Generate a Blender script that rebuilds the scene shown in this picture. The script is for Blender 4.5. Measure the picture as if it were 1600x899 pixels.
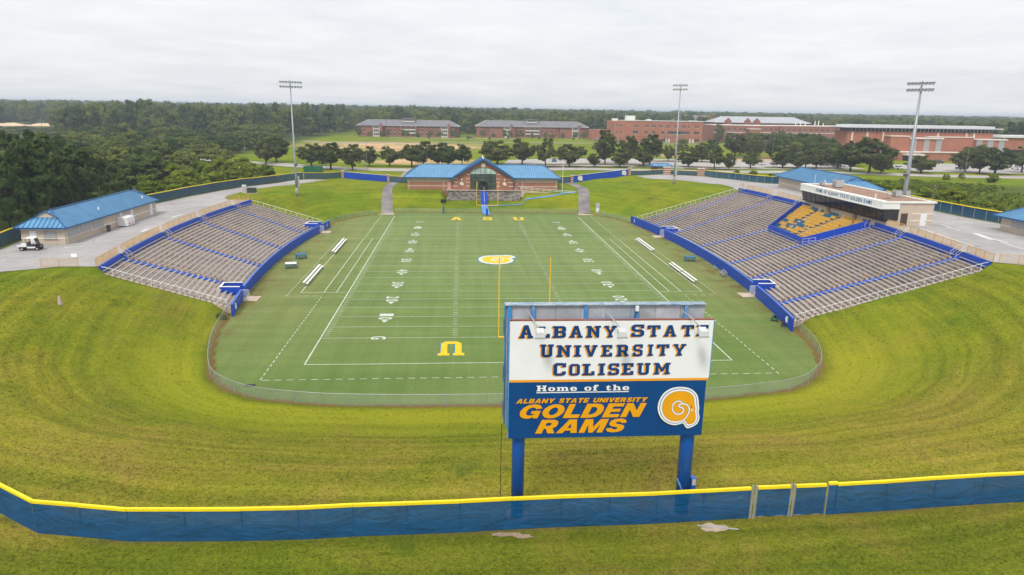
import bpy, bmesh, math, random
import numpy as np
from mathutils import Vector, Matrix
from mathutils.geometry import tessellate_polygon, delaunay_2d_cdt

random.seed(7)
rng = np.random.default_rng(7)
for o in list(bpy.data.objects):
    bpy.data.objects.remove(o)
scene = bpy.context.scene
COL = scene.collection
PI = math.pi
rad = math.radians

# ---------------------------------------------------------------- camera
cam_d = bpy.data.cameras.new('camera')
cam = bpy.data.objects.new('camera', cam_d)
COL.objects.link(cam)
scene.camera = cam
yaw, pitch, roll = rad(4.3258), rad(14.3908), rad(0.9262)
fw = Vector((math.sin(yaw)*math.cos(pitch), math.cos(yaw)*math.cos(pitch), -math.sin(pitch)))
rt = Vector((math.cos(yaw), -math.sin(yaw), 0))
up = rt.cross(fw)
r2 = math.cos(roll)*rt + math.sin(roll)*up
u2 = -math.sin(roll)*rt + math.cos(roll)*up
m3 = Matrix((r2, u2, -fw)).transposed()
cam.matrix_world = Matrix.Translation((-7.022, -74.327, 27.925)) @ m3.to_4x4()
cam_d.sensor_width = 36
cam_d.lens = 1089.22/1600*36
cam_d.clip_start = 0.5
cam_d.clip_end = 30000
scene.render.resolution_x = 1024
scene.render.resolution_y = 575

# ---------------------------------------------------------------- world, sun, exposure
SUN_EL, SUN_AZ = rad(52), rad(205)      # azimuth clockwise from +Y: behind the camera, a little left
W = bpy.data.worlds.new('World')
scene.world = W
W.use_nodes = True
nt = W.node_tree
nt.nodes.clear()
def N(nt, typ, **kw):
    n = nt.nodes.new(typ)
    for k, v in kw.items():
        if k.startswith('i_'):
            n.inputs[k[2:].replace('_', ' ')].default_value = v
        else:
            setattr(n, k, v)
    return n
def LK(nt, a, b):
    nt.links.new(a, b)
out = N(nt, 'ShaderNodeOutputWorld')
sky = N(nt, 'ShaderNodeTexSky', sky_type='NISHITA', sun_disc=False, sun_elevation=SUN_EL, sun_rotation=SUN_AZ, air_density=1.0, dust_density=2.0, ozone_density=1.0)
bg1 = N(nt, 'ShaderNodeBackground', i_Strength=0.1)
LK(nt, sky.outputs[0], bg1.inputs[0])
# cloud layer: an even overcast deck seen in perspective (direction projected on a plane overhead)
tc = N(nt, 'ShaderNodeTexCoord')
sep = N(nt, 'ShaderNodeSeparateXYZ'); LK(nt, tc.outputs['Generated'], sep.inputs[0])
zc = N(nt, 'ShaderNodeMath', operation='MAXIMUM'); LK(nt, sep.outputs[2], zc.inputs[0]); zc.inputs[1].default_value = 0.0
za = N(nt, 'ShaderNodeMath', operation='ADD'); LK(nt, zc.outputs[0], za.inputs[0]); za.inputs[1].default_value = 0.09
dx = N(nt, 'ShaderNodeMath', operation='DIVIDE'); LK(nt, sep.outputs[0], dx.inputs[0]); LK(nt, za.outputs[0], dx.inputs[1])
dy = N(nt, 'ShaderNodeMath', operation='DIVIDE'); LK(nt, sep.outputs[1], dy.inputs[0]); LK(nt, za.outputs[0], dy.inputs[1])
cv = N(nt, 'ShaderNodeCombineXYZ'); LK(nt, dx.outputs[0], cv.inputs[0]); LK(nt, dy.outputs[0], cv.inputs[1])
n1 = N(nt, 'ShaderNodeTexNoise', i_Scale=0.55, i_Detail=6.0, i_Roughness=0.62, i_Distortion=0.4); LK(nt, cv.outputs[0], n1.inputs['Vector'])
n2 = N(nt, 'ShaderNodeTexNoise', i_Scale=1.5, i_Detail=5.0, i_Roughness=0.55); LK(nt, cv.outputs[0], n2.inputs['Vector'])
mx = N(nt, 'ShaderNodeMath', operation='MULTIPLY_ADD'); LK(nt, n2.outputs[0], mx.inputs[0]); mx.inputs[1].default_value = 0.35
mxa = N(nt, 'ShaderNodeMath', operation='MULTIPLY'); LK(nt, n1.outputs[0], mxa.inputs[0]); mxa.inputs[1].default_value = 0.65
LK(nt, mxa.outputs[0], mx.inputs[2])
cr = N(nt, 'ShaderNodeValToRGB')
LK(nt, mx.outputs[0], cr.inputs[0])
cr.color_ramp.elements[0].position = 0.36; cr.color_ramp.elements[0].color = (0.79, 0.82, 0.865, 1)
cr.color_ramp.elements[1].position = 0.62; cr.color_ramp.elements[1].color = (0.97, 0.97, 0.975, 1)
e = cr.color_ramp.elements.new(0.48); e.color = (0.88, 0.895, 0.92, 1)
bg2 = N(nt, 'ShaderNodeBackground')
zg = N(nt, 'ShaderNodeMath', operation='MULTIPLY_ADD'); LK(nt, zc.outputs[0], zg.inputs[0]); zg.inputs[1].default_value = 0.42; zg.inputs[2].default_value = 0.625
LK(nt, zg.outputs[0], bg2.inputs['Strength'])   # overcast deck brightens steadily towards the zenith
LK(nt, cr.outputs[0], bg2.inputs[0])
mix = N(nt, 'ShaderNodeMixShader', i_Fac=0.93)
LK(nt, bg1.outputs[0], mix.inputs[1]); LK(nt, bg2.outputs[0], mix.inputs[2]); LK(nt, mix.outputs[0], out.inputs[0])

sd = bpy.data.lights.new('sun', 'SUN')
sd.energy = 1.5
sd.angle = rad(12)
sd.color = (1.0, 0.95, 0.87)
so = bpy.data.objects.new('sun', sd)
COL.objects.link(so)
sun_dir = Vector((math.sin(SUN_AZ)*math.cos(SUN_EL), math.cos(SUN_AZ)*math.cos(SUN_EL), math.sin(SUN_EL)))
so.rotation_euler = (-sun_dir).to_track_quat('-Z', 'Y').to_euler()
so.location = (0, -60, 90)
vs = scene.view_settings
vs.view_transform = 'Standard'; vs.look = 'None'; vs.exposure = 0.62; vs.gamma = 1.0; vs.use_curve_mapping = False
scene.render.engine = 'CYCLES'

# ---------------------------------------------------------------- helpers
class MB:
    def __init__(s): s.v = []; s.f = []; s.m = []
    def add(s, vs, fs, m=0):
        b = len(s.v); s.v += [tuple(p) for p in vs]
        for f in fs: s.f.append(tuple(i+b for i in f)); s.m.append(m)
        return s
    def quad(s, a, b, c, d, m=0): return s.add([a, b, c, d], [(0, 1, 2, 3)], m)
    def face(s, pts, m=0): return s.add(pts, [tuple(range(len(pts)))], m)
    def box(s, x0, x1, y0, y1, z0, z1, m=0):
        if x0 > x1: x0, x1 = x1, x0
        if y0 > y1: y0, y1 = y1, y0
        return s.add([(x0,y0,z0),(x1,y0,z0),(x1,y1,z0),(x0,y1,z0),(x0,y0,z1),(x1,y0,z1),(x1,y1,z1),(x0,y1,z1)],
                     [(0,3,2,1),(4,5,6,7),(0,1,5,4),(1,2,6,5),(2,3,7,6),(3,0,4,7)], m)
    def hexa(s, p, m=0):   # 8 points: bottom ring then top ring (counter-clockwise)
        return s.add(p, [(0,3,2,1),(4,5,6,7),(0,1,5,4),(1,2,6,5),(2,3,7,6),(3,0,4,7)], m)
    def beam(s, a, b, w, h, m=0):   # rectangular bar from a to b (a,b at its mid-height)
        a = Vector(a); b = Vector(b); d = (b-a)
        if d.length < 1e-6: return s
        d.normalize()
        side = d.cross(Vector((0, 0, 1)))
        if side.length < 1e-3: side = Vector((1, 0, 0))
        side.normalize(); u = side.cross(d)
        q = []
        for c in (a, b):
            q.append([c - side*w/2 - u*h/2, c + side*w/2 - u*h/2, c + side*w/2 + u*h/2, c - side*w/2 + u*h/2])
        return s.add(q[0]+q[1], [(0,1,2,3),(7,6,5,4),(0,4,5,1),(1,5,6,2),(2,6,7,3),(3,7,4,0)], m)
    def tube(s, pts, r, n=6, m=0, r1=None):
        pts = [Vector(p) for p in pts]; k = len(pts); vs = []; fs = []
        for i, p in enumerate(pts):
            d = (pts[min(i+1, k-1)] - pts[max(i-1, 0)]).normalized()
            a = d.cross(Vector((0, 0, 1)))
            if a.length < 1e-2: a = Vector((1, 0, 0))
            a.normalize(); b = a.cross(d)
            rr = r[i] if isinstance(r, (list, tuple)) else (r if r1 is None else r + (r1-r)*i/(k-1))
            vs += [p + a*rr*math.cos(2*PI*j/n) + b*rr*math.sin(2*PI*j/n) for j in range(n)]
        for i in range(k-1):
            for j in range(n):
                fs.append((i*n+j, (i+1)*n+j, (i+1)*n+(j+1) % n, i*n+(j+1) % n))
        fs.append(tuple(range(n))); fs.append(tuple(reversed(range((k-1)*n, k*n))))
        return s.add(vs, fs, m)
    def prism(s, pts, z0, z1, m=0):   # vertical prism, pts ccw
        n = len(pts); vs = [(x, y, z0) for x, y in pts] + [(x, y, z1) for x, y in pts]
        fs = [tuple(reversed(range(n))), tuple(range(n, 2*n))] + [(i, (i+1) % n, n+(i+1) % n, n+i) for i in range(n)]
        return s.add(vs, fs, m)
    def plate(s, loops, T, d, m=0, back=True):
        # loops: outer + holes in 2D (u,v); T(u,v,w)->3D, w from 0 to d
        tl = [[Vector((u, v, 0)) for u, v in lp] for lp in loops]
        tri = tessellate_polygon(tl); flat = [p for lp in loops for p in lp]
        vs = [T(u, v, d) for u, v in flat]
        ff = []
        for t in tri:
            a, b, c = (flat[i] for i in t)
            if (b[0]-a[0])*(c[1]-a[1]) - (b[1]-a[1])*(c[0]-a[0]) < 0: t = (t[0], t[2], t[1])
            ff.append(tuple(t))
        s.add(vs, ff, m)
        if back:
            for lp in loops:
                n = len(lp)
                s.add([T(u, v, 0) for u, v in lp] + [T(u, v, d) for u, v in lp], [(i, (i+1) % n, n+(i+1) % n, n+i) for i in range(n)], m)
        return s
    def build(s, name, mats, parent=None, smooth=False, world=True, kind=None):
        me = bpy.data.meshes.new(name)
        off = parent.location if (parent is not None and world) else Vector((0, 0, 0))
        if parent is not None and world and parent.parent is not None:
            off = off + parent.parent.location
            if parent.parent.parent is not None: off = off + parent.parent.parent.location
        if isinstance(mats, str): mats = [mats]
        me.from_pydata([(p[0]-off.x, p[1]-off.y, p[2]-off.z) for p in s.v], [], s.f)
        for k in mats: me.materials.append(M[k])
        if len(mats) > 1: me.polygons.foreach_set('material_index', s.m)
        if smooth: me.polygons.foreach_set('use_smooth', [True]*len(me.polygons))
        me.update()
        return link(name, me, parent, kind)
def link(name, me, parent=None, kind=None):
    o = bpy.data.objects.new(name, me); COL.objects.link(o)
    if parent is not None: o.parent = parent
    if kind: o['kind'] = kind
    return o
def thing(name, label, cat, loc=(0, 0, 0), rz=0, group=None):
    o = bpy.data.objects.new(name, None); COL.objects.link(o)
    o.empty_display_size = 0.2
    o.location = loc; o.rotation_euler = (0, 0, rz); o['label'] = label; o['category'] = cat
    if group: o['group'] = group
    return o
def tag(o, label, cat, group=None):
    o['label'] = label; o['category'] = cat
    if group: o['group'] = group
    return o
def copy_tree(o, parent=None, mat=None):
    c = o.copy(); COL.objects.link(c); c.parent = parent
    for ch in list(o.children): copy_tree(ch, c)
    return c

# ---------------------------------------------------------------- materials
M = {}
def base_mat(name):
    m = bpy.data.materials.new(name); m.use_nodes = True
    t = m.node_tree; b = t.nodes['Principled BSDF']; o = t.nodes['Material Output']
    M[name] = m
    return m, t, b, o
def rgba(c): return (c[0], c[1], c[2], 1)
def mixc(t, f, a, b, mode='MIX'):
    n = N(t, 'ShaderNodeMix', data_type='RGBA', blend_type=mode)
    for val, sock in ((f, n.inputs[0]), (a, n.inputs[6]), (b, n.inputs[7])):
        if isinstance(val, (int, float)): sock.default_value = val
        elif isinstance(val, tuple): sock.default_value = rgba(val)
        else: LK(t, val, sock)
    return n.outputs[2]
def noise(t, scale, detail=4, rough=0.6, vec=None, dist=0.0):
    n = N(t, 'ShaderNodeTexNoise', i_Scale=scale, i_Detail=float(detail), i_Roughness=rough, i_Distortion=dist)
    if vec is None:
        g = N(t, 'ShaderNodeNewGeometry'); vec = g.outputs['Position']
    LK(t, vec, n.inputs['Vector'])
    return n.outputs[0]
def ramp(t, fac, a, b, lo=0.0, hi=1.0):
    n = N(t, 'ShaderNodeMapRange'); n.clamp = True
    LK(t, fac, n.inputs[0]); n.inputs[1].default_value = lo; n.inputs[2].default_value = hi
    n.inputs[3].default_value = a; n.inputs[4].default_value = b
    return n.outputs[0]
def mth(t, op, a, b=None):
    n = N(t, 'ShaderNodeMath', operation=op)
    for i, v in enumerate((a, b)):
        if v is None: continue
        if isinstance(v, (int, float)): n.inputs[i].default_value = v
        else: LK(t, v, n.inputs[i])
    return n.outputs[0]
def P(name, col, rough=0.75, var=0.12, scale=1.5, metal=0.0, dirt=0.0, dirtcol=(0.12, 0.10, 0.07), bump=0.0, bscale=20, spec=0.3):
    """plain procedural paint / stone: colour with two scales of mottling and some dirt"""
    m, t, b, o = base_mat(name)
    v = noise(t, scale, 5)
    c = mixc(t, ramp(t, v, 0, 1, 0.3, 0.7), tuple(k*(1-var) for k in col), tuple(min(1, k*(1+var)) for k in col))
    if dirt:
        d = noise(t, scale*0.37+0.05, 6, 0.7)
        c = mixc(t, ramp(t, d, 0, dirt, 0.48, 0.72), c, dirtcol)
    LK(t, c, b.inputs['Base Color'])
    b.inputs['Roughness'].default_value = rough; b.inputs['Metallic'].default_value = metal
    b.inputs['Specular IOR Level'].default_value = spec
    if bump:
        bn = N(t, 'ShaderNodeBump', i_Strength=bump, i_Distance=0.05); LK(t, noise(t, bscale, 4), bn.inputs['Height']); LK(t, bn.outputs[0], b.inputs['Normal'])
    return m
P('white_paint', (0.80, 0.80, 0.80), 0.5, 0.04, 0.8, dirt=0.12, dirtcol=(0.5, 0.48, 0.45))
P('sign_white', (0.82, 0.835, 0.87), 0.45, 0.03, 0.9, dirt=0.10, dirtcol=(0.62, 0.61, 0.60), bump=0.15, bscale=1.2)
P('sign_blue', (0.001, 0.058, 0.215), 0.4, 0.10, 0.7, bump=0.12, bscale=1.5)
P('sign_orange', (0.85, 0.36, 0.02), 0.5, 0.05)
P('sign_gold', (0.80, 0.36, 0.005), 0.45, 0.05)
P('navy_letter', (0.002, 0.048, 0.19), 0.45, 0.06)
P('black', (0.008, 0.008, 0.01), 0.5, 0.1)
P('post_blue', (0.002, 0.095, 0.46), 0.35, 0.10, 1.0, dirt=0.12, dirtcol=(0.02, 0.08, 0.2), spec=0.5)
P('frame_blue', (0.05, 0.25, 0.55), 0.5, 0.2, 2.0, dirt=0.6, dirtcol=(0.45, 0.45, 0.45))
P('panel_grey', (0.40, 0.41, 0.43), 0.55, 0.15, 1.3, dirt=0.5, dirtcol=(0.30, 0.27, 0.24), metal=0.2)
P('wall_blue', (0.002, 0.055, 0.43), 0.5, 0.10, 0.5, dirt=0.15, dirtcol=(0.02, 0.05, 0.18))
P('step_blue', (0.010, 0.085, 0.48), 0.6, 0.25, 1.2, dirt=0.35, dirtcol=(0.10, 0.13, 0.25))
P('concrete', (0.50, 0.395, 0.315), 0.9, 0.18, 0.6, dirt=0.75, dirtcol=(0.19, 0.155, 0.135))
P('concrete_grey', (0.36, 0.34, 0.32), 0.9, 0.15, 0.5, dirt=0.5, dirtcol=(0.20, 0.18, 0.17))
P('aluminium', (0.335, 0.32, 0.32), 0.5, 0.12, 0.9, metal=0.25, dirt=0.45, dirtcol=(0.20, 0.19, 0.20))
P('bracket', (0.22, 0.20, 0.19), 0.6, 0.2)
P('rail_white', (0.76, 0.77, 0.75), 0.5, 0.05)
P('rail_yellow', (0.62, 0.37, 0.11), 0.6, 0.18, 2.0, dirt=0.4, dirtcol=(0.45, 0.32, 0.18))
P('cap_yellow', (0.86, 0.66, 0.01), 0.45, 0.06)
P('goal_yellow', (0.85, 0.50, 0.03), 0.4, 0.05)
P('goal_orange', (0.80, 0.13, 0.02), 0.6, 0.05)
P('steel', (0.30, 0.32, 0.35), 0.45, 0.10, 0.6, metal=0.4, dirt=0.3, dirtcol=(0.22, 0.22, 0.23))
P('galv', (0.36, 0.37, 0.38), 0.5, 0.12, 2.0, metal=0.3)
P('lamp_grey', (0.085, 0.09, 0.105), 0.4, 0.1, metal=0.3)
P('lens', (0.55, 0.58, 0.62), 0.15, 0.05, spec=0.6)
P('stucco', (0.52, 0.43, 0.34), 0.9, 0.06, 0.8, dirt=0.25, dirtcol=(0.36, 0.30, 0.24))
P('trim_cream', (0.68, 0.64, 0.57), 0.8, 0.05, dirt=0.2, dirtcol=(0.5, 0.46, 0.4))
P('fascia_white', (0.74, 0.75, 0.71), 0.6, 0.05, 0.7, dirt=0.25, dirtcol=(0.55, 0.55, 0.50))
P('gravel_roof', (0.28, 0.17, 0.115), 0.95, 0.25, 1.5, dirt=0.6, dirtcol=(0.36, 0.27, 0.21), bump=0.4, bscale=12)
P('shutter_grey', (0.36, 0.36, 0.38), 0.5, 0.08, metal=0.3)
P('door_white', (0.72, 0.72, 0.74), 0.5, 0.04)
P('door_pink', (0.55, 0.30, 0.27), 0.6, 0.05)
P('door_brown', (0.07, 0.05, 0.04), 0.5, 0.1)
P('roof_shingle', (0.17, 0.165, 0.185), 0.9, 0.14, 0.35, dirt=0.4, dirtcol=(0.23, 0.22, 0.23))
P('roof_white', (0.36, 0.37, 0.40), 0.6, 0.06, 0.1, dirt=0.3, dirtcol=(0.42, 0.42, 0.45))
P('roof_metal_white', (0.70, 0.71, 0.73), 0.4, 0.04, 0.3, metal=0.2)
P('trunk', (0.055, 0.045, 0.036), 0.95, 0.3, 2.0)
P('pole_wood', (0.16, 0.14, 0.12), 0.9, 0.2)
P('rubber', (0.012, 0.012, 0.013), 0.8, 0.1)
P('dumpster_green', (0.01, 0.13, 0.065), 0.6, 0.15, 0.8, dirt=0.3, dirtcol=(0.05, 0.08, 0.06))
P('plastic_blue', (0.015, 0.13, 0.24), 0.5, 0.12)
P('runway_blue', (0.015, 0.09, 0.50), 0.6, 0.1, 1.0)
P('runway_pale', (0.10, 0.26, 0.60), 0.6, 0.15, 1.0)
P('paint_line', (0.52, 0.56, 0.47), 0.9, 0.22, 1.2, dirt=0.45, dirtcol=(0.36, 0.42, 0.25))
P('paint_line_faint', (0.36, 0.42, 0.26), 0.9, 0.25, 1.0, dirt=0.6, dirtcol=(0.27, 0.34, 0.15))
P('paint_number', (0.52, 0.56, 0.50), 0.9, 0.15, 2.0, dirt=0.3, dirtcol=(0.40, 0.46, 0.34))
P('paint_gold', (0.66, 0.45, 0.01), 0.9, 0.15, 2.0)
P('paint_blue', (0.02, 0.16, 0.30), 0.9, 0.15, 2.0)
P('chair_gold', (0.54, 0.31, 0.04), 0.5, 0.12, 1.0)
P('chair_blue', (0.012, 0.11, 0.20), 0.5, 0.12)
P('mud', (0.34, 0.25, 0.17), 0.95, 0.25, 1.5)
P('concrete_wet', (0.22, 0.19, 0.17), 0.9, 0.3, 0.8)
P('ac_grey', (0.42, 0.42, 0.43), 0.5, 0.08, 2.0)
P('wood', (0.30, 0.19, 0.09), 0.8, 0.2)
for nm, c in (('car_white', (0.72, 0.72, 0.72)), ('car_dark', (0.03, 0.035, 0.05)), ('car_red', (0.28, 0.02, 0.02)), ('car_blue', (0.02, 0.16, 0.33)), ('car_silver', (0.40, 0.41, 0.43))):
    P(nm, c, 0.25, 0.02, spec=0.5)
def glassm(name, col, rough=0.12):
    m, t, b, o = base_mat(name)
    v = noise(t, 0.35, 3)
    LK(t, mixc(t, ramp(t, v, 0, 1, 0.35, 0.65), tuple(k*0.7 for k in col), tuple(k*1.4 for k in col)), b.inputs['Base Color'])
    b.inputs['Roughness'].default_value = rough; b.inputs['Specular IOR Level'].default_value = 0.6
glassm('glass_dark', (0.012, 0.014, 0.016))
glassm('glass_green', (0.060, 0.085, 0.068))
glassm('glass_pale', (0.42, 0.55, 0.52))
glassm('glass_window', (0.05, 0.055, 0.065))
def brick(name, a, b_, mortar):
    m, t, b, o = base_mat(name)
    g = N(t, 'ShaderNodeNewGeometry')
    sp = N(t, 'ShaderNodeSeparateXYZ'); LK(t, g.outputs['Position'], sp.inputs[0])
    s = mth(t, 'ADD', sp.outputs[0], sp.outputs[1])
    cvv = N(t, 'ShaderNodeCombineXYZ'); LK(t, s, cvv.inputs[0]); LK(t, sp.outputs[2], cvv.inputs[1])
    br = N(t, 'ShaderNodeTexBrick', i_Scale=1.0)
    br.inputs['Brick Width'].default_value = 0.40; br.inputs['Row Height'].default_value = 0.14; br.inputs['Mortar Size'].default_value = 0.012
    br.inputs['Color1'].default_value = rgba(a); br.inputs['Color2'].default_value = rgba(b_); br.inputs['Mortar'].default_value = rgba(mortar)
    LK(t, cvv.outputs[0], br.inputs['Vector'])
    v = noise(t, 0.25, 4)
    c = mixc(t, 1.0, br.outputs[0], mixc(t, ramp(t, v, 0, 1, 0.3, 0.7), (0.86, 0.86, 0.86), (1.1, 1.1, 1.1)), 'MULTIPLY')
    LK(t, c, b.inputs['Base Color']); b.inputs['Roughness'].default_value = 0.9
brick('brick', (0.30, 0.105, 0.062), (0.36, 0.135, 0.08), (0.34, 0.22, 0.16))
brick('brick_far', (0.27, 0.095, 0.065), (0.31, 0.115, 0.08), (0.29, 0.14, 0.10))
brick('brick_arena', (0.36, 0.125, 0.075), (0.40, 0.15, 0.09), (0.36, 0.17, 0.12))
brick('block_wall', (0.28, 0.245, 0.235), (0.38, 0.34, 0.325), (0.2, 0.175, 0.165))
def metal_roof(name, col):
    m, t, b, o = base_mat(name)
    v = noise(t, 0.5, 4)
    LK(t, mixc(t, ramp(t, v, 0, 1, 0.3, 0.7), tuple(k*0.86 for k in col), tuple(k*1.14 for k in col)), b.inputs['Base Color'])
    b.inputs['Roughness'].default_value = 0.38; b.inputs['Metallic'].default_value = 0.25; b.inputs['Specular IOR Level'].default_value = 0.5
metal_roof('roof_blue', (0.105, 0.285, 0.47))
metal_roof('roof_blue_trim', (0.015, 0.10, 0.27))
def sheer(name, col, alpha, wr=0.0, var=0.15):
    """knitted or woven screen that lets some of what is behind show through"""
    m, t, b, o = base_mat(name)
    v = noise(t, 0.8, 5)
    LK(t, mixc(t, ramp(t, v, 0, 1, 0.3, 0.7), tuple(k*(1-var) for k in col), tuple(k*(1+var) for k in col)), b.inputs['Base Color'])
    b.inputs['Roughness'].default_value = 0.75; b.inputs['Specular IOR Level'].default_value = 0.12
    if wr:
        g = N(t, 'ShaderNodeNewGeometry'); mp = N(t, 'ShaderNodeMapping'); LK(t, g.outputs['Position'], mp.inputs[0])
        mp.inputs['Rotation'].default_value = (0, 0.6, 0.2); mp.inputs['Scale'].default_value = (0.55, 0.55, 1.5)
        bn = N(t, 'ShaderNodeBump', i_Strength=wr, i_Distance=0.3); LK(t, noise(t, 0.9, 4, 0.55, mp.outputs[0], 1.2), bn.inputs['Height']); LK(t, bn.outputs[0], b.inputs['Normal'])
    tr = N(t, 'ShaderNodeBsdfTransparent'); ms = N(t, 'ShaderNodeMixShader')
    ms.inputs[0].default_value = alpha
    LK(t, tr.outputs[0], ms.inputs[1]); LK(t, b.outputs[0], ms.inputs[2]); LK(t, ms.outputs[0], o.inputs[0])
sheer('windscreen', (0.001, 0.074, 0.205), 0.88, 0.6)
sheer('windscreen_faded', (0.035, 0.075, 0.125), 0.90, 0.4)
sheer('windscreen_right', (0.012, 0.075, 0.165), 0.88, 0.5)
sheer('chain_mesh', (0.36, 0.38, 0.37), 0.24)
sheer('picket_mesh', (0.62, 0.38, 0.12), 0.42)
def leafm(name, a, b_, trans=0.35):
    m, t, b, o = base_mat(name)
    oi = N(t, 'ShaderNodeObjectInfo')
    c = mixc(t, oi.outputs['Random'], a, b_)
    g = N(t, 'ShaderNodeNewGeometry')
    v = noise(t, 0.35, 3)
    c = mixc(t, 1.0, c, mixc(t, ramp(t, v, 0, 1, 0.3, 0.7), (0.72, 0.74, 0.72), (1.28, 1.24, 1.15)), 'MULTIPLY')
    c = mixc(t, 1.0, c, mixc(t, g.outputs['Random Per Island'], (0.75, 0.75, 0.75), (1.25, 1.25, 1.2)), 'MULTIPLY')
    d = N(t, 'ShaderNodeBsdfDiffuse'); tr = N(t, 'ShaderNodeBsdfTranslucent'); ms = N(t, 'ShaderNodeMixShader', i_Fac=trans)
    LK(t, c, d.inputs[0]); LK(t, c, tr.inputs[0]); LK(t, d.outputs[0], ms.inputs[1]); LK(t, tr.outputs[0], ms.inputs[2]); LK(t, ms.outputs[0], o.inputs[0])
    t.nodes.remove(b)
leafm('leaf_oak', (0.078, 0.102, 0.036), (0.128, 0.150, 0.052), 0.42)
leafm('leaf_young', (0.11, 0.15, 0.036), (0.17, 0.20, 0.055))
leafm('leaf_wood', (0.054, 0.104, 0.036), (0.205, 0.235, 0.062), 0.45)
leafm('leaf_pine', (0.045, 0.082, 0.026), (0.078, 0.115, 0.034), 0.38)
leafm('leaf_bush', (0.125, 0.190, 0.020), (0.220, 0.265, 0.030), 0.42)

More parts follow.
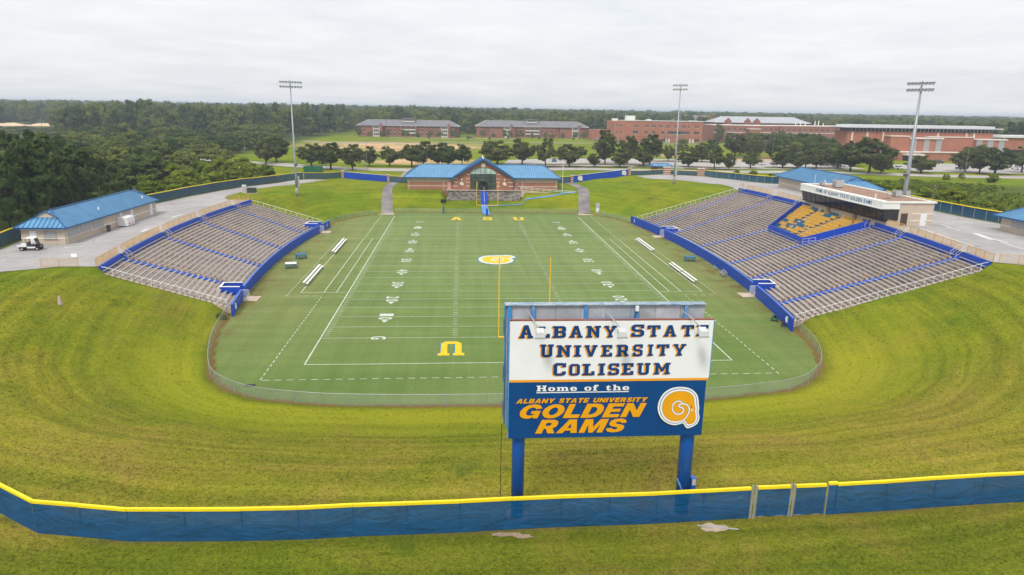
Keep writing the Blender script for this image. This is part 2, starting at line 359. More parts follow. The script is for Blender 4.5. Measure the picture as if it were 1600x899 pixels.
# ---------------------------------------------------------------- glyphs
GLY = {
 'A': (12, [(0,0),(4.9,0),(4.9,2.3),(4.2,2.3),(4.6,3.9),(7.4,3.9),(7.8,2.3),(7.1,2.3),(7.1,0),(12,0),(12,2.3),(10.9,2.3),(7.8,14),(4.2,14),(1.1,2.3),(0,2.3)], [(5.2,6.1),(6.8,6.1),(6,9.8)]),
 'B': (10, [(0,0),(8.2,0),(10,1.8),(10,6),(9,7.1),(10,8.2),(10,12.2),(8.2,14),(0,14),(0,11.6),(1.2,11.6),(1.2,2.4),(0,2.4)], [(4.2,2.6),(7,2.6),(7,5.8),(4.2,5.8)], [(4.2,8.4),(7,8.4),(7,11.4),(4.2,11.4)]),
 'L': (10, [(0,0),(10,0),(10,5),(7.4,5),(7.4,2.4),(5,2.4),(5,11.6),(6.4,11.6),(6.4,14),(0,14),(0,11.6),(1.6,11.6),(1.6,2.4),(0,2.4)]),
 'N': (12, [(0,0),(5.2,0),(5.2,2.3),(4.2,2.3),(4.2,8.6),(8.6,0),(10.8,0),(10.8,11.7),(12,11.7),(12,14),(6.8,14),(6.8,11.7),(7.9,11.7),(7.9,6.2),(3.9,14),(0,14),(0,11.7),(1.2,11.7),(1.2,2.3),(0,2.3)]),
 'Y': (12, [(3.4,0),(8.6,0),(8.6,2.3),(7.5,2.3),(7.5,5.6),(10.8,11.7),(12,11.7),(12,14),(7.3,14),(7.3,11.7),(7.9,11.7),(6,8),(4.1,11.7),(4.7,11.7),(4.7,14),(0,14),(0,11.7),(1.2,11.7),(4.5,5.6),(4.5,2.3),(3.4,2.3)]),
 'S': (10, [(0,0),(8,0),(10,2),(10,6.2),(8,8.2),(3,8.6),(3,11.5),(7,11.5),(7,9.6),(9.8,9.6),(9.8,14),(2,14),(0,12),(0,8),(2,6),(7,5.5),(7,2.5),(3,2.5),(3,4.4),(0,4.4)]),
 'T': (11, [(3,0),(8,0),(8,2.3),(7,2.3),(7,11.5),(8.4,11.5),(8.4,9.4),(11,9.4),(11,14),(0,14),(0,9.4),(2.6,9.4),(2.6,11.5),(4,11.5),(4,2.3),(3,2.3)]),
 'E': (10, [(0,0),(10,0),(10,4.6),(7.4,4.6),(7.4,2.4),(4.6,2.4),(4.6,5.9),(7.4,5.9),(7.4,8.1),(4.6,8.1),(4.6,11.6),(7.2,11.6),(7.2,9.6),(9.8,9.6),(9.8,14),(0,14),(0,11.6),(1.5,11.6),(1.5,2.4),(0,2.4)]),
 'U': (12, [(3.2,0),(8.8,0),(10.8,2),(10.8,11.7),(12,11.7),(12,14),(6.8,14),(6.8,11.7),(7.8,11.7),(7.8,2.6),(4.2,2.6),(4.2,11.7),(5.2,11.7),(5.2,14),(0,14),(0,11.7),(1.2,11.7),(1.2,2)]),
 'I': (6, [(0,0),(6,0),(6,2.3),(4.6,2.3),(4.6,11.7),(6,11.7),(6,14),(0,14),(0,11.7),(1.4,11.7),(1.4,2.3),(0,2.3)]),
 'V': (12, [(4.4,0),(7.6,0),(10.9,11.7),(12,11.7),(12,14),(7.2,14),(7.2,11.7),(7.9,11.7),(6,4.6),(4.1,11.7),(4.8,11.7),(4.8,14),(0,14),(0,11.7),(1.1,11.7)]),
 'R': (11, [(0,0),(5,0),(5,2.3),(4.3,2.3),(4.3,5),(5.8,5),(7.6,0),(11,0),(11,2.3),(10.2,2.3),(9,5.6),(10.2,7),(10.2,12),(8.2,14),(0,14),(0,11.7),(1.2,11.7),(1.2,2.3),(0,2.3)], [(4.3,7.4),(7.2,7.4),(7.2,11.5),(4.3,11.5)]),
 'C': (10, [(2,0),(8,0),(10,2),(10,4.8),(7,4.8),(7,2.6),(3,2.6),(3,11.4),(7,11.4),(7,9.2),(10,9.2),(10,14),(8.8,14),(8.2,13.2),(7.4,14),(2,14),(0,12),(0,2)]),
 'O': (10, [(2,0),(8,0),(10,2),(10,12),(8,14),(2,14),(0,12),(0,2)], [(3,2.6),(7,2.6),(7,11.4),(3,11.4)]),
 'M': (14, [(0,0),(5,0),(5,2.3),(4,2.3),(4,8.6),(6.1,3.4),(7.9,3.4),(10,8.6),(10,2.3),(9,2.3),(9,0),(14,0),(14,2.3),(12.8,2.3),(12.8,11.7),(14,11.7),(14,14),(10,14),(7,7.2),(4,14),(0,14),(0,11.7),(1.2,11.7),(1.2,2.3),(0,2.3)]),
 'H': (15, [(0,0),(6.4,0),(6.4,1.8),(5.2,1.8),(5.2,5.9),(9.8,5.9),(9.8,1.8),(8.6,1.8),(8.6,0),(15,0),(15,1.8),(13.6,1.8),(13.6,12.2),(15,12.2),(15,14),(8.6,14),(8.6,12.2),(9.8,12.2),(9.8,8.1),(5.2,8.1),(5.2,12.2),(6.4,12.2),(6.4,14),(0,14),(0,12.2),(1.4,12.2),(1.4,1.8),(0,1.8)]),
 'o': (10.5, [(3,0),(7.5,0),(9.6,1.4),(10.5,3.6),(10.5,6.2),(9.6,8.4),(7.5,9.8),(3,9.8),(0.9,8.4),(0,6.2),(0,3.6),(0.9,1.4)], [(4.4,1.6),(6.1,1.6),(6.9,3.4),(6.9,6.4),(6.1,8.2),(4.4,8.2),(3.6,6.4),(3.6,3.4)]),
 'm': (18, [(0,0),(5.6,0),(5.6,1.6),(4.6,1.6),(4.6,6.6),(5.6,7.6),(6.8,7.6),(7.4,6.8),(7.4,1.6),(6.6,1.6),(6.6,0),(11.6,0),(11.6,1.6),(10.7,1.6),(10.7,6.6),(11.7,7.6),(12.9,7.6),(13.5,6.8),(13.5,1.6),(12.7,1.6),(12.7,0),(18,0),(18,1.6),(16.8,1.6),(16.8,7.6),(15.2,9.8),(12.4,9.8),(10.6,8.5),(9.3,9.8),(6.4,9.8),(4.6,8.4),(4.4,9.7),(0,9.7),(0,8.1),(1.3,8.1),(1.3,1.6),(0,1.6)]),
 'e': (10, [(3,0),(7.4,0),(9.6,1.4),(10,3.2),(7.4,3.2),(6.6,1.7),(4.4,1.7),(3.5,3.2),(3.5,4.3),(10,4.3),(10,6.2),(9.1,8.4),(7.2,9.8),(3,9.8),(0.9,8.4),(0,6.2),(0,3.6),(0.9,1.4)], [(3.5,5.8),(6.9,5.8),(6.6,7.4),(5.9,8.2),(4.4,8.2),(3.7,7.3)]),
 'f': (8.5, [(0,0),(6.4,0),(6.4,1.6),(4.8,1.6),(4.8,8.0),(6.8,8.0),(6.8,9.6),(4.8,9.6),(4.8,11.6),(5.4,12.4),(6.0,12.4),(6.0,11.2),(8.5,11.2),(8.5,13.2),(7.2,14.2),(3.8,14.2),(1.6,12.6),(1.5,9.6),(0,9.6),(0,8.0),(1.5,8.0),(1.5,1.6),(0,1.6)]),
 't': (8, [(2.8,0),(6,0),(7.6,1),(8,3.2),(6.2,3.2),(5.9,1.8),(5.0,1.8),(4.6,2.6),(4.6,8.0),(7.2,8.0),(7.2,9.6),(4.6,9.6),(4.6,12.4),(3.2,12.4),(1.3,9.6),(0,9.6),(0,8.0),(1.3,8.0),(1.3,1.8)]),
 'h': (12.5, [(0,0),(5.8,0),(5.8,1.6),(4.7,1.6),(4.7,6.4),(5.8,7.6),(7.2,7.6),(7.9,6.8),(7.9,1.6),(6.9,1.6),(6.9,0),(12.5,0),(12.5,1.6),(11.2,1.6),(11.2,7.4),(9.6,9.8),(6.8,9.8),(4.7,8.4),(4.7,14),(0,14),(0,12.4),(1.4,12.4),(1.4,1.6),(0,1.6)]),
}
def _ell(cx, cy, rx, ry, n=20): return [(cx+rx*math.cos(2*PI*k/n), cy+ry*math.sin(2*PI*k/n)) for k in range(n)]
SAN = {
 'A': (13, [(0,0),(4,0),(4.7,2.6),(8.3,2.6),(9,0),(13,0),(8.9,14),(4.1,14)], [(5.3,5.2),(7.7,5.2),(6.5,10)]),
 'L': (10, [(0,0),(10,0),(10,3.4),(4,3.4),(4,14),(0,14)]),
 'B': (11.5, [(0,0),(8.5,0),(10.8,1.2),(11.5,3.6),(11,6),(9.4,7.3),(10.8,8.4),(11.2,10.6),(10.4,12.8),(8.2,14),(0,14)], [(4,2.8),(7,2.8),(7.6,4.3),(7,5.8),(4,5.8)], [(4,8.4),(6.8,8.4),(7.3,9.8),(6.8,11.2),(4,11.2)]),
 'N': (12.5, [(0,0),(3.9,0),(3.9,7.6),(8.4,0),(12.5,0),(12.5,14),(8.6,14),(8.6,6.6),(4.1,14),(0,14)]),
 'Y': (12.5, [(4.3,0),(8.2,0),(8.2,5),(12.5,14),(8.2,14),(6.25,9),(4.3,14),(0,14),(4.3,5)]),
 'S': (11.5, [(0.2,4.2),(1.2,1.4),(3.6,0.2),(6,-.1),(8.6,.3),(10.8,1.8),(11.5,4.2),(10.8,6.6),(8.6,7.9),(5,8.9),(4.4,9.8),(5,10.8),(6.2,11),(7.4,10.6),(7.7,9.6),(11.2,9.8),(10.4,12.4),(8.2,13.9),(5.8,14.2),(2.8,13.7),(.9,12),(.4,9.8),(1.2,7.5),(3.4,6.1),(6.8,5.1),(7.4,4.1),(6.8,3),(5.6,2.8),(4.3,3.2),(3.9,4.4)]),
 'T': (11.5, [(3.8,0),(7.7,0),(7.7,10.7),(11.5,10.7),(11.5,14),(0,14),(0,10.7),(3.8,10.7)]),
 'E': (10.5, [(0,0),(10.5,0),(10.5,3.1),(4,3.1),(4,5.6),(9.6,5.6),(9.6,8.5),(4,8.5),(4,10.9),(10.3,10.9),(10.3,14),(0,14)]),
 'U': (12, [(0,14),(0,4.6),(.9,1.8),(3.2,.2),(6,-.1),(8.8,.2),(11.1,1.8),(12,4.6),(12,14),(8.1,14),(8.1,4.4),(7.4,3.1),(6,2.8),(4.6,3.1),(3.9,4.4),(3.9,14)]),
 'I': (4, [(0,0),(4,0),(4,14),(0,14)]),
 'V': (12.5, [(4.2,0),(8.3,0),(12.5,14),(8.4,14),(6.25,5),(4.1,14),(0,14)]),
 'R': (12, [(0,0),(4,0),(4,4.9),(5.2,4.9),(7.6,0),(12,0),(9.3,5.4),(11,7),(11.5,9.6),(10.7,12.4),(8.4,14),(0,14)], [(4,7.7),(6.8,7.7),(7.5,9.3),(6.8,11),(4,11)]),
 'G': (13, [(7.2,7.6),(7.2,4.9),(9.4,4.9),(9.2,3.6),(7.2,2.9),(5.2,3.5),(4.2,5.4),(4.1,8),(4.8,10.2),(6.6,11.2),(8.4,10.7),(9.2,9.4),(12.9,10.1),(11.4,12.8),(8.8,14.1),(6.2,14.1),(3.2,13.2),(1,10.9),(0,7.6),(.4,4.3),(2.2,1.4),(4.8,.1),(7.2,0),(8.8,.7),(9.6,1.6),(10,.2),(12.9,.2),(12.9,7.6)]),
 'O': (13.5, _ell(6.75, 7, 6.75, 7.1), _ell(6.75, 7, 2.7, 3.9)),
 'D': (12.5, [(0,0),(6.6,0),(9.8,.9),(11.8,3.4),(12.5,7),(11.8,10.6),(9.8,13.1),(6.6,14),(0,14)], [(4,3.2),(6.2,3.2),(7.8,4.6),(8.4,7),(7.8,9.4),(6.2,10.8),(4,10.8)]),
 'M': (15, [(0,0),(3.7,0),(3.7,8.6),(6.1,0),(8.9,0),(11.3,8.6),(11.3,0),(15,0),(15,14),(9.9,14),(7.5,5.6),(5.1,14),(0,14)]),
}
def font_glyphs(chars, offset=0.0):
    """meshes of single characters in Blender's own built-in face, normalised to (aspect, verts, faces)"""
    tmp = []
    for ch in chars:
        c = bpy.data.curves.new('t', 'FONT'); c.body = ch; c.fill_mode = 'FRONT'; c.offset = offset; c.resolution_u = 3
        o = bpy.data.objects.new('t', c); COL.objects.link(o); tmp.append((ch, o, c))
    bpy.context.view_layer.update()
    dg = bpy.context.evaluated_depsgraph_get()
    res = {}
    for ch, o, c in tmp:
        me = bpy.data.meshes.new_from_object(o.evaluated_get(dg))
        v = np.array([p.co[:2] for p in me.vertices]); lo = v.min(0); hi = v.max(0)
        fs = [tuple(p.vertices) for p in me.polygons]
        res[ch] = ((hi[0]-lo[0])/(hi[1]-lo[1]), (v-lo)/(hi-lo), fs)
        bpy.data.meshes.remove(me)
    for ch, o, c in tmp:
        bpy.data.objects.remove(o); bpy.data.curves.remove(c)
    return res
FN = font_glyphs('0123456789G', 0.02)
FT = font_glyphs('HOMEFALBNYSTGDR', 0.01)
def font_mesh(mb, g, x0, x1, z0, z1, T, d, m=0, shear=0.0):
    """put a font character as a thin solid: front face + skirt"""
    a, v, fs = g
    H = z1-z0
    P2 = [(x0+(x1-x0)*p[0]+shear*H*p[1], z0+H*p[1]) for p in v]
    fr = []
    for f in fs:
        p = [P2[i] for i in f]
        ar = sum(p[i][0]*p[(i+1) % len(p)][1]-p[(i+1) % len(p)][0]*p[i][1] for i in range(len(p)))
        fr.append(tuple(f) if ar > 0 else tuple(reversed(f)))
    mb.add([T(x, z, d) for x, z in P2], fr, m)
    if d > 0.004:
        cnt = {}
        for f in fr:
            for i in range(len(f)):
                k = (f[i], f[(i+1) % len(f)]); cnt[k] = 1
        edges = [k for k in cnt if (k[1], k[0]) not in cnt]
        mb.add([T(x, z, d) for x, z in P2]+[T(x, z, 0) for x, z in P2], [(b, a_, a_+len(P2), b+len(P2)) for a_, b in edges], m)

# ram emblem: gold head outline and its white border (paired points), spiral of the horn
_RG = [(560,180),(650,190),(715,225),(755,275),(765,330),(775,390),(790,430),(785,470),(800,520),(805,580),(785,640),(720,660),(690,648),(660,605),(628,592),(560,608),(490,612),(420,590),(360,545),(320,480),(305,400),(325,310),(375,240),(450,195),(510,182)]
_RO = [(560,118),(660,132),(745,175),(805,240),(828,310),(838,375),(850,435),(845,470),(855,525),(865,575),(835,665),(715,725),(665,700),(635,655),(612,650),(540,672),(470,670),(390,640),(310,580),(260,500),(240,410),(255,310),(305,215),(380,155),(460,125)]
_RS = [(628,600),(675,545),(703,470),(695,415),(660,375),(610,362),(560,368),(545,390),(570,410),(605,425),(620,455),(600,495),(545,512),(485,488),(450,425),(465,360),(515,322),(560,325),(600,352)]
def cm(pts, closed=True, k=3):
    n = len(pts); o = []
    rngs = range(n) if closed else range(n-1)
    for i in rngs:
        g = lambda j: pts[j % n] if closed else pts[min(max(j, 0), n-1)]
        p0, p1, p2, p3 = g(i-1), g(i), g(i+1), g(i+2)
        for q in range(k):
            t = q/k
            o.append(tuple(0.5*((2*p1[c])+(-p0[c]+p2[c])*t+(2*p0[c]-5*p1[c]+4*p2[c]-p3[c])*t*t+(-p0[c]+3*p1[c]-3*p2[c]+p3[c])*t**3) for c in (0, 1)))
    if not closed: o.append(pts[-1])
    return o
def rn(p): return ((p[0]-552)/625.0, (421-p[1])/625.0)     # emblem about 1 unit wide, centred
def ram_loop(f):
    a = [(g[0]+(o[0]-g[0])*f, g[1]+(o[1]-g[1])*f) for g, o in zip(_RG, _RO)]
    l = [rn(p) for p in cm(a)]
    return l[::-1] if sum(l[i][0]*l[(i+1) % len(l)][1]-l[(i+1) % len(l)][0]*l[i][1] for i in range(len(l))) < 0 else l
def ram_spiral(w=20):
    c = [rn(p) for p in cm(_RS, False, 4)]; w = w/625.0; L = []; R_ = []
    for i, p in enumerate(c):
        a = c[max(i-1, 0)]; b = c[min(i+1, len(c)-1)]
        dx_, dy_ = b[0]-a[0], b[1]-a[1]; l = math.hypot(dx_, dy_) or 1
        L.append((p[0]-dy_/l*w/2, p[1]+dx_/l*w/2)); R_.append((p[0]+dy_/l*w/2, p[1]-dx_/l*w/2))
    return L, R_
# ================================================================ terrain
INNER = [(-38.6,20.0),(-37.4,11.0),(-35.5,3.5),(-33.0,-3.5),(-30.4,-6.8),(-27.0,-9.1),(-20.6,-10.8),(-12,-11.5),(0,-11.5),(17.4,-10.9),(27,-8.8),(30.6,-6.2),(33.4,-2.6),(36,4.0),(37.2,11.9),
         (39.0,25),(40.2,45),(40.4,56),(39.9,68),(38.4,82),(36.4,98.9),(34.6,104.5),(31.5,110.5),(28.5,114.5),(25.0,116.3),(0,116.2),(-24.8,116.0),(-28.2,113.6),(-33,108.6),(-36.4,103),(-38.3,96.5),(-38.2,90.4),
         (-39.8,80),(-40.7,65),(-40.8,55),(-40.4,44),(-39.5,30)]
_A = np.array(INNER); _B = np.roll(_A, -1, 0)
def seg_dist(px, py, A, B):
    d = np.full(px.shape, 1e9)
    for (ax, ay), (bx, by) in zip(A, B):
        ex, ey = bx-ax, by-ay; L = ex*ex+ey*ey+1e-12
        t = np.clip(((px-ax)*ex+(py-ay)*ey)/L, 0, 1)
        d = np.minimum(d, np.hypot(px-ax-t*ex, py-ay-t*ey))
    return d
def inside(px, py, poly):
    c = np.zeros(px.shape, bool); n = len(poly)
    for i in range(n):
        x0, y0 = poly[i]; x1, y1 = poly[(i+1) % n]
        if y0 == y1: continue
        k = ((y0 > py) != (y1 > py)) & (px < (x1-x0)*(py-y0)/(y1-y0)+x0)
        c ^= k
    return c
def d_in(px, py):
    d = seg_dist(px, py, _A, _B)
    return np.where(inside(px, py, INNER), 0.0, d)
# rim height (and width of the bank that climbs to it)
RIM = [(-60,-40,4.9,24),(-33,-38,5.0,22),(-15,-41,5.0,22),(0,-41,5.0,22),(15,-40,5.0,22),(30,-40,5.2,23),(60,-35,6.2,26),(80,-8,8.3,26),(66,4,9.4,26),(66,15,9.5,26),(70,30,9.5,26),(75,45,9.5,26),(75,60,9.5,26),(72,80,9.5,26),(76,95,9.2,26),(66,108,8.3,25),(62,131,7.7,26),(60,155,7.4,30),(50,156,7.1,32),(40,151,6.4,30),
       (28,146,5.5,24),(24,131,5.05,14),(14,131,5.0,14),(0,135,5.0,14),(-14,131,5.0,14),(-24,131,5.0,14),(-29,147,5.1,24),(-38,152,5.2,22),(-45,156,5.4,20),(-55,138,6.0,16),(-54,110,6.2,15),(-62,110,6.4,16),(-62,90,6.5,17),(-62,70,6.5,17.5),(-62,45,6.5,17.5),(-62,20,6.5,17.5),(-68,5,6.2,20),(-74,40,6.5,18),(-75,70,6.4,18),
       (90,50,9.2,26),(90,100,8.8,26),(92,0,8.6,26),(130,50,5.5,26),(125,100,5.8,26),(130,0,6,26),(110,150,6.3,26),(100,190,6,26),(60,185,6.3,26),(0,185,5.7,26),(-50,178,5.8,26),(-90,150,5.6,26),(-95,90,5.0,26),(-95,40,5.2,26),(-95,0,5,26),
       (-60,-80,4.5,26),(0,-80,4.5,26),(60,-80,4.6,26),(170,170,6,26),(200,250,6.3,26),(150,215,6,26),(0,300,5,26),(-150,300,5,26),(200,0,5,26),(-200,100,4.6,26),(0,500,5,26),(200,500,5,26),(-400,600,5,26),(500,500,5.5,26),(0,1500,5,26)]
_R = np.array(RIM, float)
STL = dict(s=-1, XF=40.8, SAG=2.6, Y0=55.2, HALF=34.9, rows=21, sh=0.0, tread=0.77, z0=0.95, rise=0.229, top=6.55)
STR = dict(s=1, XF=40.5, SAG=3.7, Y0=55.4, HALF=43.4, rows=33, sh=-0.104, tread=0.735, z0=0.95, rise=0.2365, top=9.55)
def stand_o(S, px, py):
    t = (py-S['Y0'])/S['HALF']
    o = S['s']*px-(S['XF']-S['SAG']*np.minimum(t*t, 1.3))
    return np.abs(py-S['Y0']-S['sh']*np.clip(o, 0, 25)), o
def hz(px, py, cut=True):
    px = np.asarray(px, float); py = np.asarray(py, float)
    shp = px.shape; px = px.ravel(); py = py.ravel()
    d = d_in(px, py)
    w = 1.0/((px[:, None]-_R[None, :, 0])**2+(py[:, None]-_R[None, :, 1])**2+36.0)**2
    sw = w.sum(1)
    G = (w*_R[None, :, 2]).sum(1)/sw; Wd = (w*_R[None, :, 3]).sum(1)/sw
    t = np.clip(d/Wd, 0, 1); S = 0.45*t+0.55*t*t*(3-2*t)
    z = G*S
    # hollow in front of the retaining wall of the field house
    k = np.clip((11.9-np.abs(px+0.4))/0.9, 0, 1)*np.clip((130.5-py)/0.8, 0, 1)*(py > 112)
    z = z*(1-k)+k*np.minimum(z, np.clip((py-116.2)/11.8, 0, 1)*2.15)
    # grass swells and gentle roughness
    z = z+np.where(d > 3, 1, d/3)*(0.05*np.sin(px*0.21+1.3)*np.sin(py*0.17)+0.03*np.sin(px*0.53+py*0.41))*np.clip(1-(np.hypot(px, py-50)-150)/100, 0, 1)
    # cut under the grandstands
    for T in (STL, STR):
        hy, o = stand_o(T, px, py)
        dep = T['rows']*T['tread']+0.9
        trd = T['z0']+T['rise']*(np.clip(o, 0.75, dep)-0.75)/T['tread']
        # the grass banks meet the ends of the stand at tread level
        ke = np.clip((T['HALF']+8-hy)/7, 0, 1)*np.clip((o-0.8)/2.0, 0, 1)*np.clip((dep-o)/0.8, 0, 1); ke = ke*ke*(3-2*ke)
        z = z*(1-ke)+ke*(trd-0.10)
        # paved strip at the top edge is level
        kb = np.clip((o-dep+0.6)/0.5, 0, 1)*np.clip((dep+9-o)/4, 0, 1)*np.clip((T['HALF']+1.5-hy)/1.5, 0, 1)
        z = z*(1-kb)+kb*T['top']
        if cut:
            ins = np.minimum(np.minimum(T['HALF']-0.5-hy, o+0.3), dep+1.3-o)
            kk = np.clip(ins/0.6, 0, 1)
            z = np.where(ins > 0, z*(1-kk)+kk*np.minimum(z, trd-1.15), z)
    # swale and low ground outside the right-hand fence
    z = z-2.2*np.clip((px-97)/10, 0, 1)*np.clip((150-px)/25, 0, 1)*np.clip((py+10)/30, 0, 1)*np.clip((150-py)/25, 0, 1)
    # far country: a few long low rises
    far = np.clip((np.hypot(px, py)-700)/900, 0, 1)
    z = z+far*(3.0*np.sin(px*0.0017+0.7)*np.sin(py*0.0013+0.4)+2.0)*(1-np.clip((np.hypot(px, py)-6000)/3000, 0, 1))
    return z.reshape(shp)
def H(x, y): return float(hz(np.array([x]), np.array([y]))[0])
def axis(lo, hi, step, far_lo, far_hi):
    c = list(np.arange(lo, hi+1e-6, step)); s = step; x = hi; b = []
    while x < far_hi: s *= 1.16; x += s; b.append(x)
    s = step; x = lo; a = []
    while x > far_lo: s *= 1.16; x -= s; a.append(x)
    return np.array(a[::-1]+c+b)
FENCE_NEAR = [(-75.5,30.5),(-73,14),(-62,-9),(-47,-26.5),(-33.4,-36.8),(-30.2,-38.9),(-24.8,-40.0),(-15.8,-40.3),(-4.2,-39.85),(9.6,-39.45),(11.9,-39.35),(14.9,-39.2),(27.4,-38.7),(45,-37.3),(66,-31),(84,-12),(90.5,10),(90,38),(88.4,61),(88.5,85),(86.5,105),(82.5,122),(78,138),(73.2,152.6)]
FENCE_LEFT = [(-75.5,30.5),(-76.7,38),(-77.0,60),(-74.9,84.8),(-71.7,99),(-68,112.5),(-63.7,125),(-59.6,136.5),(-55.4,146)]
def build_ground():
    xs = axis(-92, 104, 0.85, -9000, 11000); ys = axis(-62, 162, 0.85, -900, 16000)
    X, Y = np.meshgrid(xs, ys); Z = hz(X, Y)
    nx, ny = len(xs), len(ys)
    me = bpy.data.meshes.new('ground')
    co = np.stack([X.ravel(), Y.ravel(), Z.ravel()], 1)
    me.vertices.add(nx*ny); me.vertices.foreach_set('co', co.ravel())
    I = (np.arange(ny-1)[:, None]*nx+np.arange(nx-1)[None, :]).ravel()
    q = np.stack([I, I+1, I+nx+1, I+nx], 1)
    nf = len(q)
    me.loops.add(nf*4); me.loops.foreach_set('vertex_index', q.ravel().astype(np.int32))
    me.polygons.add(nf); me.polygons.foreach_set('loop_start', np.arange(0, nf*4, 4, dtype=np.int32)); me.polygons.foreach_set('loop_total', np.full(nf, 4, np.int32))
    me.polygons.foreach_set('use_smooth', np.ones(nf, bool))
    me.update(); me.validate()
    px, py = X.ravel(), Y.ravel()
    core = (np.abs(px) < 140) & (py > -80) & (py < 230)
    d = np.full(px.shape, 99.0); d[core] = d_in(px[core], py[core])
    f = np.full(px.shape, 99.0)
    fa = FENCE_NEAR; fb = FENCE_LEFT
    f[core] = np.minimum(seg_dist(px[core], py[core], fa[:-1], fa[1:]), seg_dist(px[core], py[core], fb[:-1], fb[1:]))
    def attr(n, v):
        a = me.attributes.new(n, 'FLOAT', 'POINT'); a.data.foreach_set('value', v.astype(np.float32))
    attr('d_field', d); attr('d_fence', f)
    lush = np.clip((py-70)/40, 0, 1)*np.clip((560-py)/30, 0, 1)
    attr('lush', lush)
    wild = np.clip((np.hypot(px-20, (py-200)*0.75)-330)/120, 0, 1)      # woodland floor
    wild = np.maximum(wild, np.clip((-78-px)/6, 0, 1)*np.clip((165-py)/20, 0, 1))
    wild = np.maximum(wild, np.clip((-105-px)/10, 0, 1)*np.clip((600-py)/40, 0, 1))
    wild = np.maximum(wild, 0.85*np.clip((px-91)/5, 0, 1)*np.clip((150-py)/15, 0, 1))
    attr('wild', wild)
    def blob(poly, soft):
        ins = inside(px, py, poly); A = poly; B = poly[1:]+poly[:1]
        dd = np.full(px.shape, 1e3); near = (px > -600) & (px < 400) & (py > 100) & (py < 900)
        dd[near] = seg_dist(px[near], py[near], A, B)
        return np.clip(0.5+np.where(ins, dd, -dd)/soft, 0, 1)
    sand = blob([(-104,360),(-75,312),(-40,300),(0,330),(2,372),(-18,392),(-70,398)], 26)
    sand = np.maximum(sand, blob([(-55,225),(-30,212),(-5,215),(0,235),(-30,246)], 16)*0.8)
    sand = np.maximum(sand, blob([(118,232),(150,228),(166,250),(150,270),(112,262)], 14))
    sand = np.maximum(sand, blob([(92,262),(110,258),(112,285),(90,290)], 12)*0.8)
    sand = np.maximum(sand, blob([(-436,606),(-384,628),(-380,668),(-430,662),(-470,640)], 12))
    attr('sand', sand)
    m, t, b, o = base_mat('grass')
    at = lambda n: N(t, 'ShaderNodeAttribute', attribute_name=n).outputs['Fac']
    dF, dW, lu, wi, sa = at('d_field'), at('d_fence'), at('lush'), at('wild'), at('sand')
    g = N(t, 'ShaderNodeNewGeometry'); sp = N(t, 'ShaderNodeSeparateXYZ'); LK(t, g.outputs['Position'], sp.inputs[0])
    # mowing passes follow the contour of the bowl
    cv_ = N(t, 'ShaderNodeCombineXYZ')
    LK(t, mth(t, 'MULTIPLY', dF, 0.95), cv_.inputs[0]); LK(t, mth(t, 'MULTIPLY', sp.outputs[0], 0.035), cv_.inputs[1]); LK(t, mth(t, 'MULTIPLY', sp.outputs[1], 0.035), cv_.inputs[2])
    mow = noise(t, 1.0, 3, 0.55, cv_.outputs[0], 0.5)
    n_big = noise(t, 0.045, 5, 0.65); n_mid = noise(t, 0.17, 5, 0.7); n_pat = noise(t, 0.085, 6, 0.72, None, 0.8); n_fin = noise(t, 2.6, 6, 0.75); n_tuft = noise(t, 9.0, 3, 0.7)
    near_c = mixc(t, ramp(t, n_big, 0, 1, 0.35, 0.65), (0.122, 0.170, 0.007), (0.205, 0.200, 0.014))
    lush_c = mixc(t, ramp(t, n_big, 0, 1, 0.4, 0.62), (0.130, 0.190, 0.006), (0.195, 0.215, 0.008))
    c = mixc(t, lu, near_c, lush_c)
    c = mixc(t, ramp(t, n_mid, 0.0, 0.8, 0.46, 0.70), c, (0.078, 0.130, 0.006))
    flat = mth(t, 'MULTIPLY', mth(t, 'MULTIPLY', ramp(t, dF, 0, 1, 9, 15), ramp(t, sp.outputs[1], 1, 0, -20, -8)), ramp(t, n_pat, 0.25, 0.85, 0.36, 0.6))
    c = mixc(t, flat, c, (0.235, 0.200, 0.028))
    outer = mth(t, 'MULTIPLY', ramp(t, sp.outputs[1], 1, 0, -40.6, -38.8), 0.7)
    c = mixc(t, outer, c, mixc(t, ramp(t, n_pat, 0, 1, 0.4, 0.6), (0.072, 0.112, 0.006), (0.105, 0.135, 0.008)))
    dry = mth(t, 'MULTIPLY', ramp(t, n_pat, 0, 0.6, 0.53, 0.72), ramp(t, lu, 1, 0.35))
    c = mixc(t, dry, c, (0.215, 0.150, 0.040))
    c = mixc(t, 1.0, c, mixc(t, ramp(t, mow, 0, 1, 0.33, 0.67), (0.80, 0.83, 0.80), (1.22, 1.18, 1.20)), 'MULTIPLY')
    c = mixc(t, 1.0, c, mixc(t, ramp(t, n_fin, 0, 1, 0.3, 0.7), (0.74, 0.76, 0.72), (1.26, 1.24, 1.26)), 'MULTIPLY')
    c = mixc(t, 1.0, c, mixc(t, ramp(t, n_tuft, 0, 1, 0.3, 0.7), (0.58, 0.60, 0.55), (1.42, 1.40, 1.45)), 'MULTIPLY')
    c = mixc(t, mth(t, 'MULTIPLY', ramp(t, noise(t, 0.26, 4, 0.6), 0, 0.5, 0.63, 0.72), ramp(t, lu, 1, 0)), c, (0.062, 0.105, 0.012))
    # bright regrowth at the foot of the bank, bare soil along the chain-link fence
    foot = mth(t, 'MULTIPLY', ramp(t, dF, 1, 0, 4.0, 12.0), ramp(t, dF, 0, 1, 0.8, 2.2))
    foot = mth(t, 'MULTIPLY', foot, ramp(t, sp.outputs[1], 1, 0, -2, 12))
    c = mixc(t, mth(t, 'MULTIPLY', foot, 0.75), c, (0.280, 0.285, 0.016))
    edge = mth(t, 'ADD', dF, mth(t, 'MULTIPLY', n_mid, 1.6))
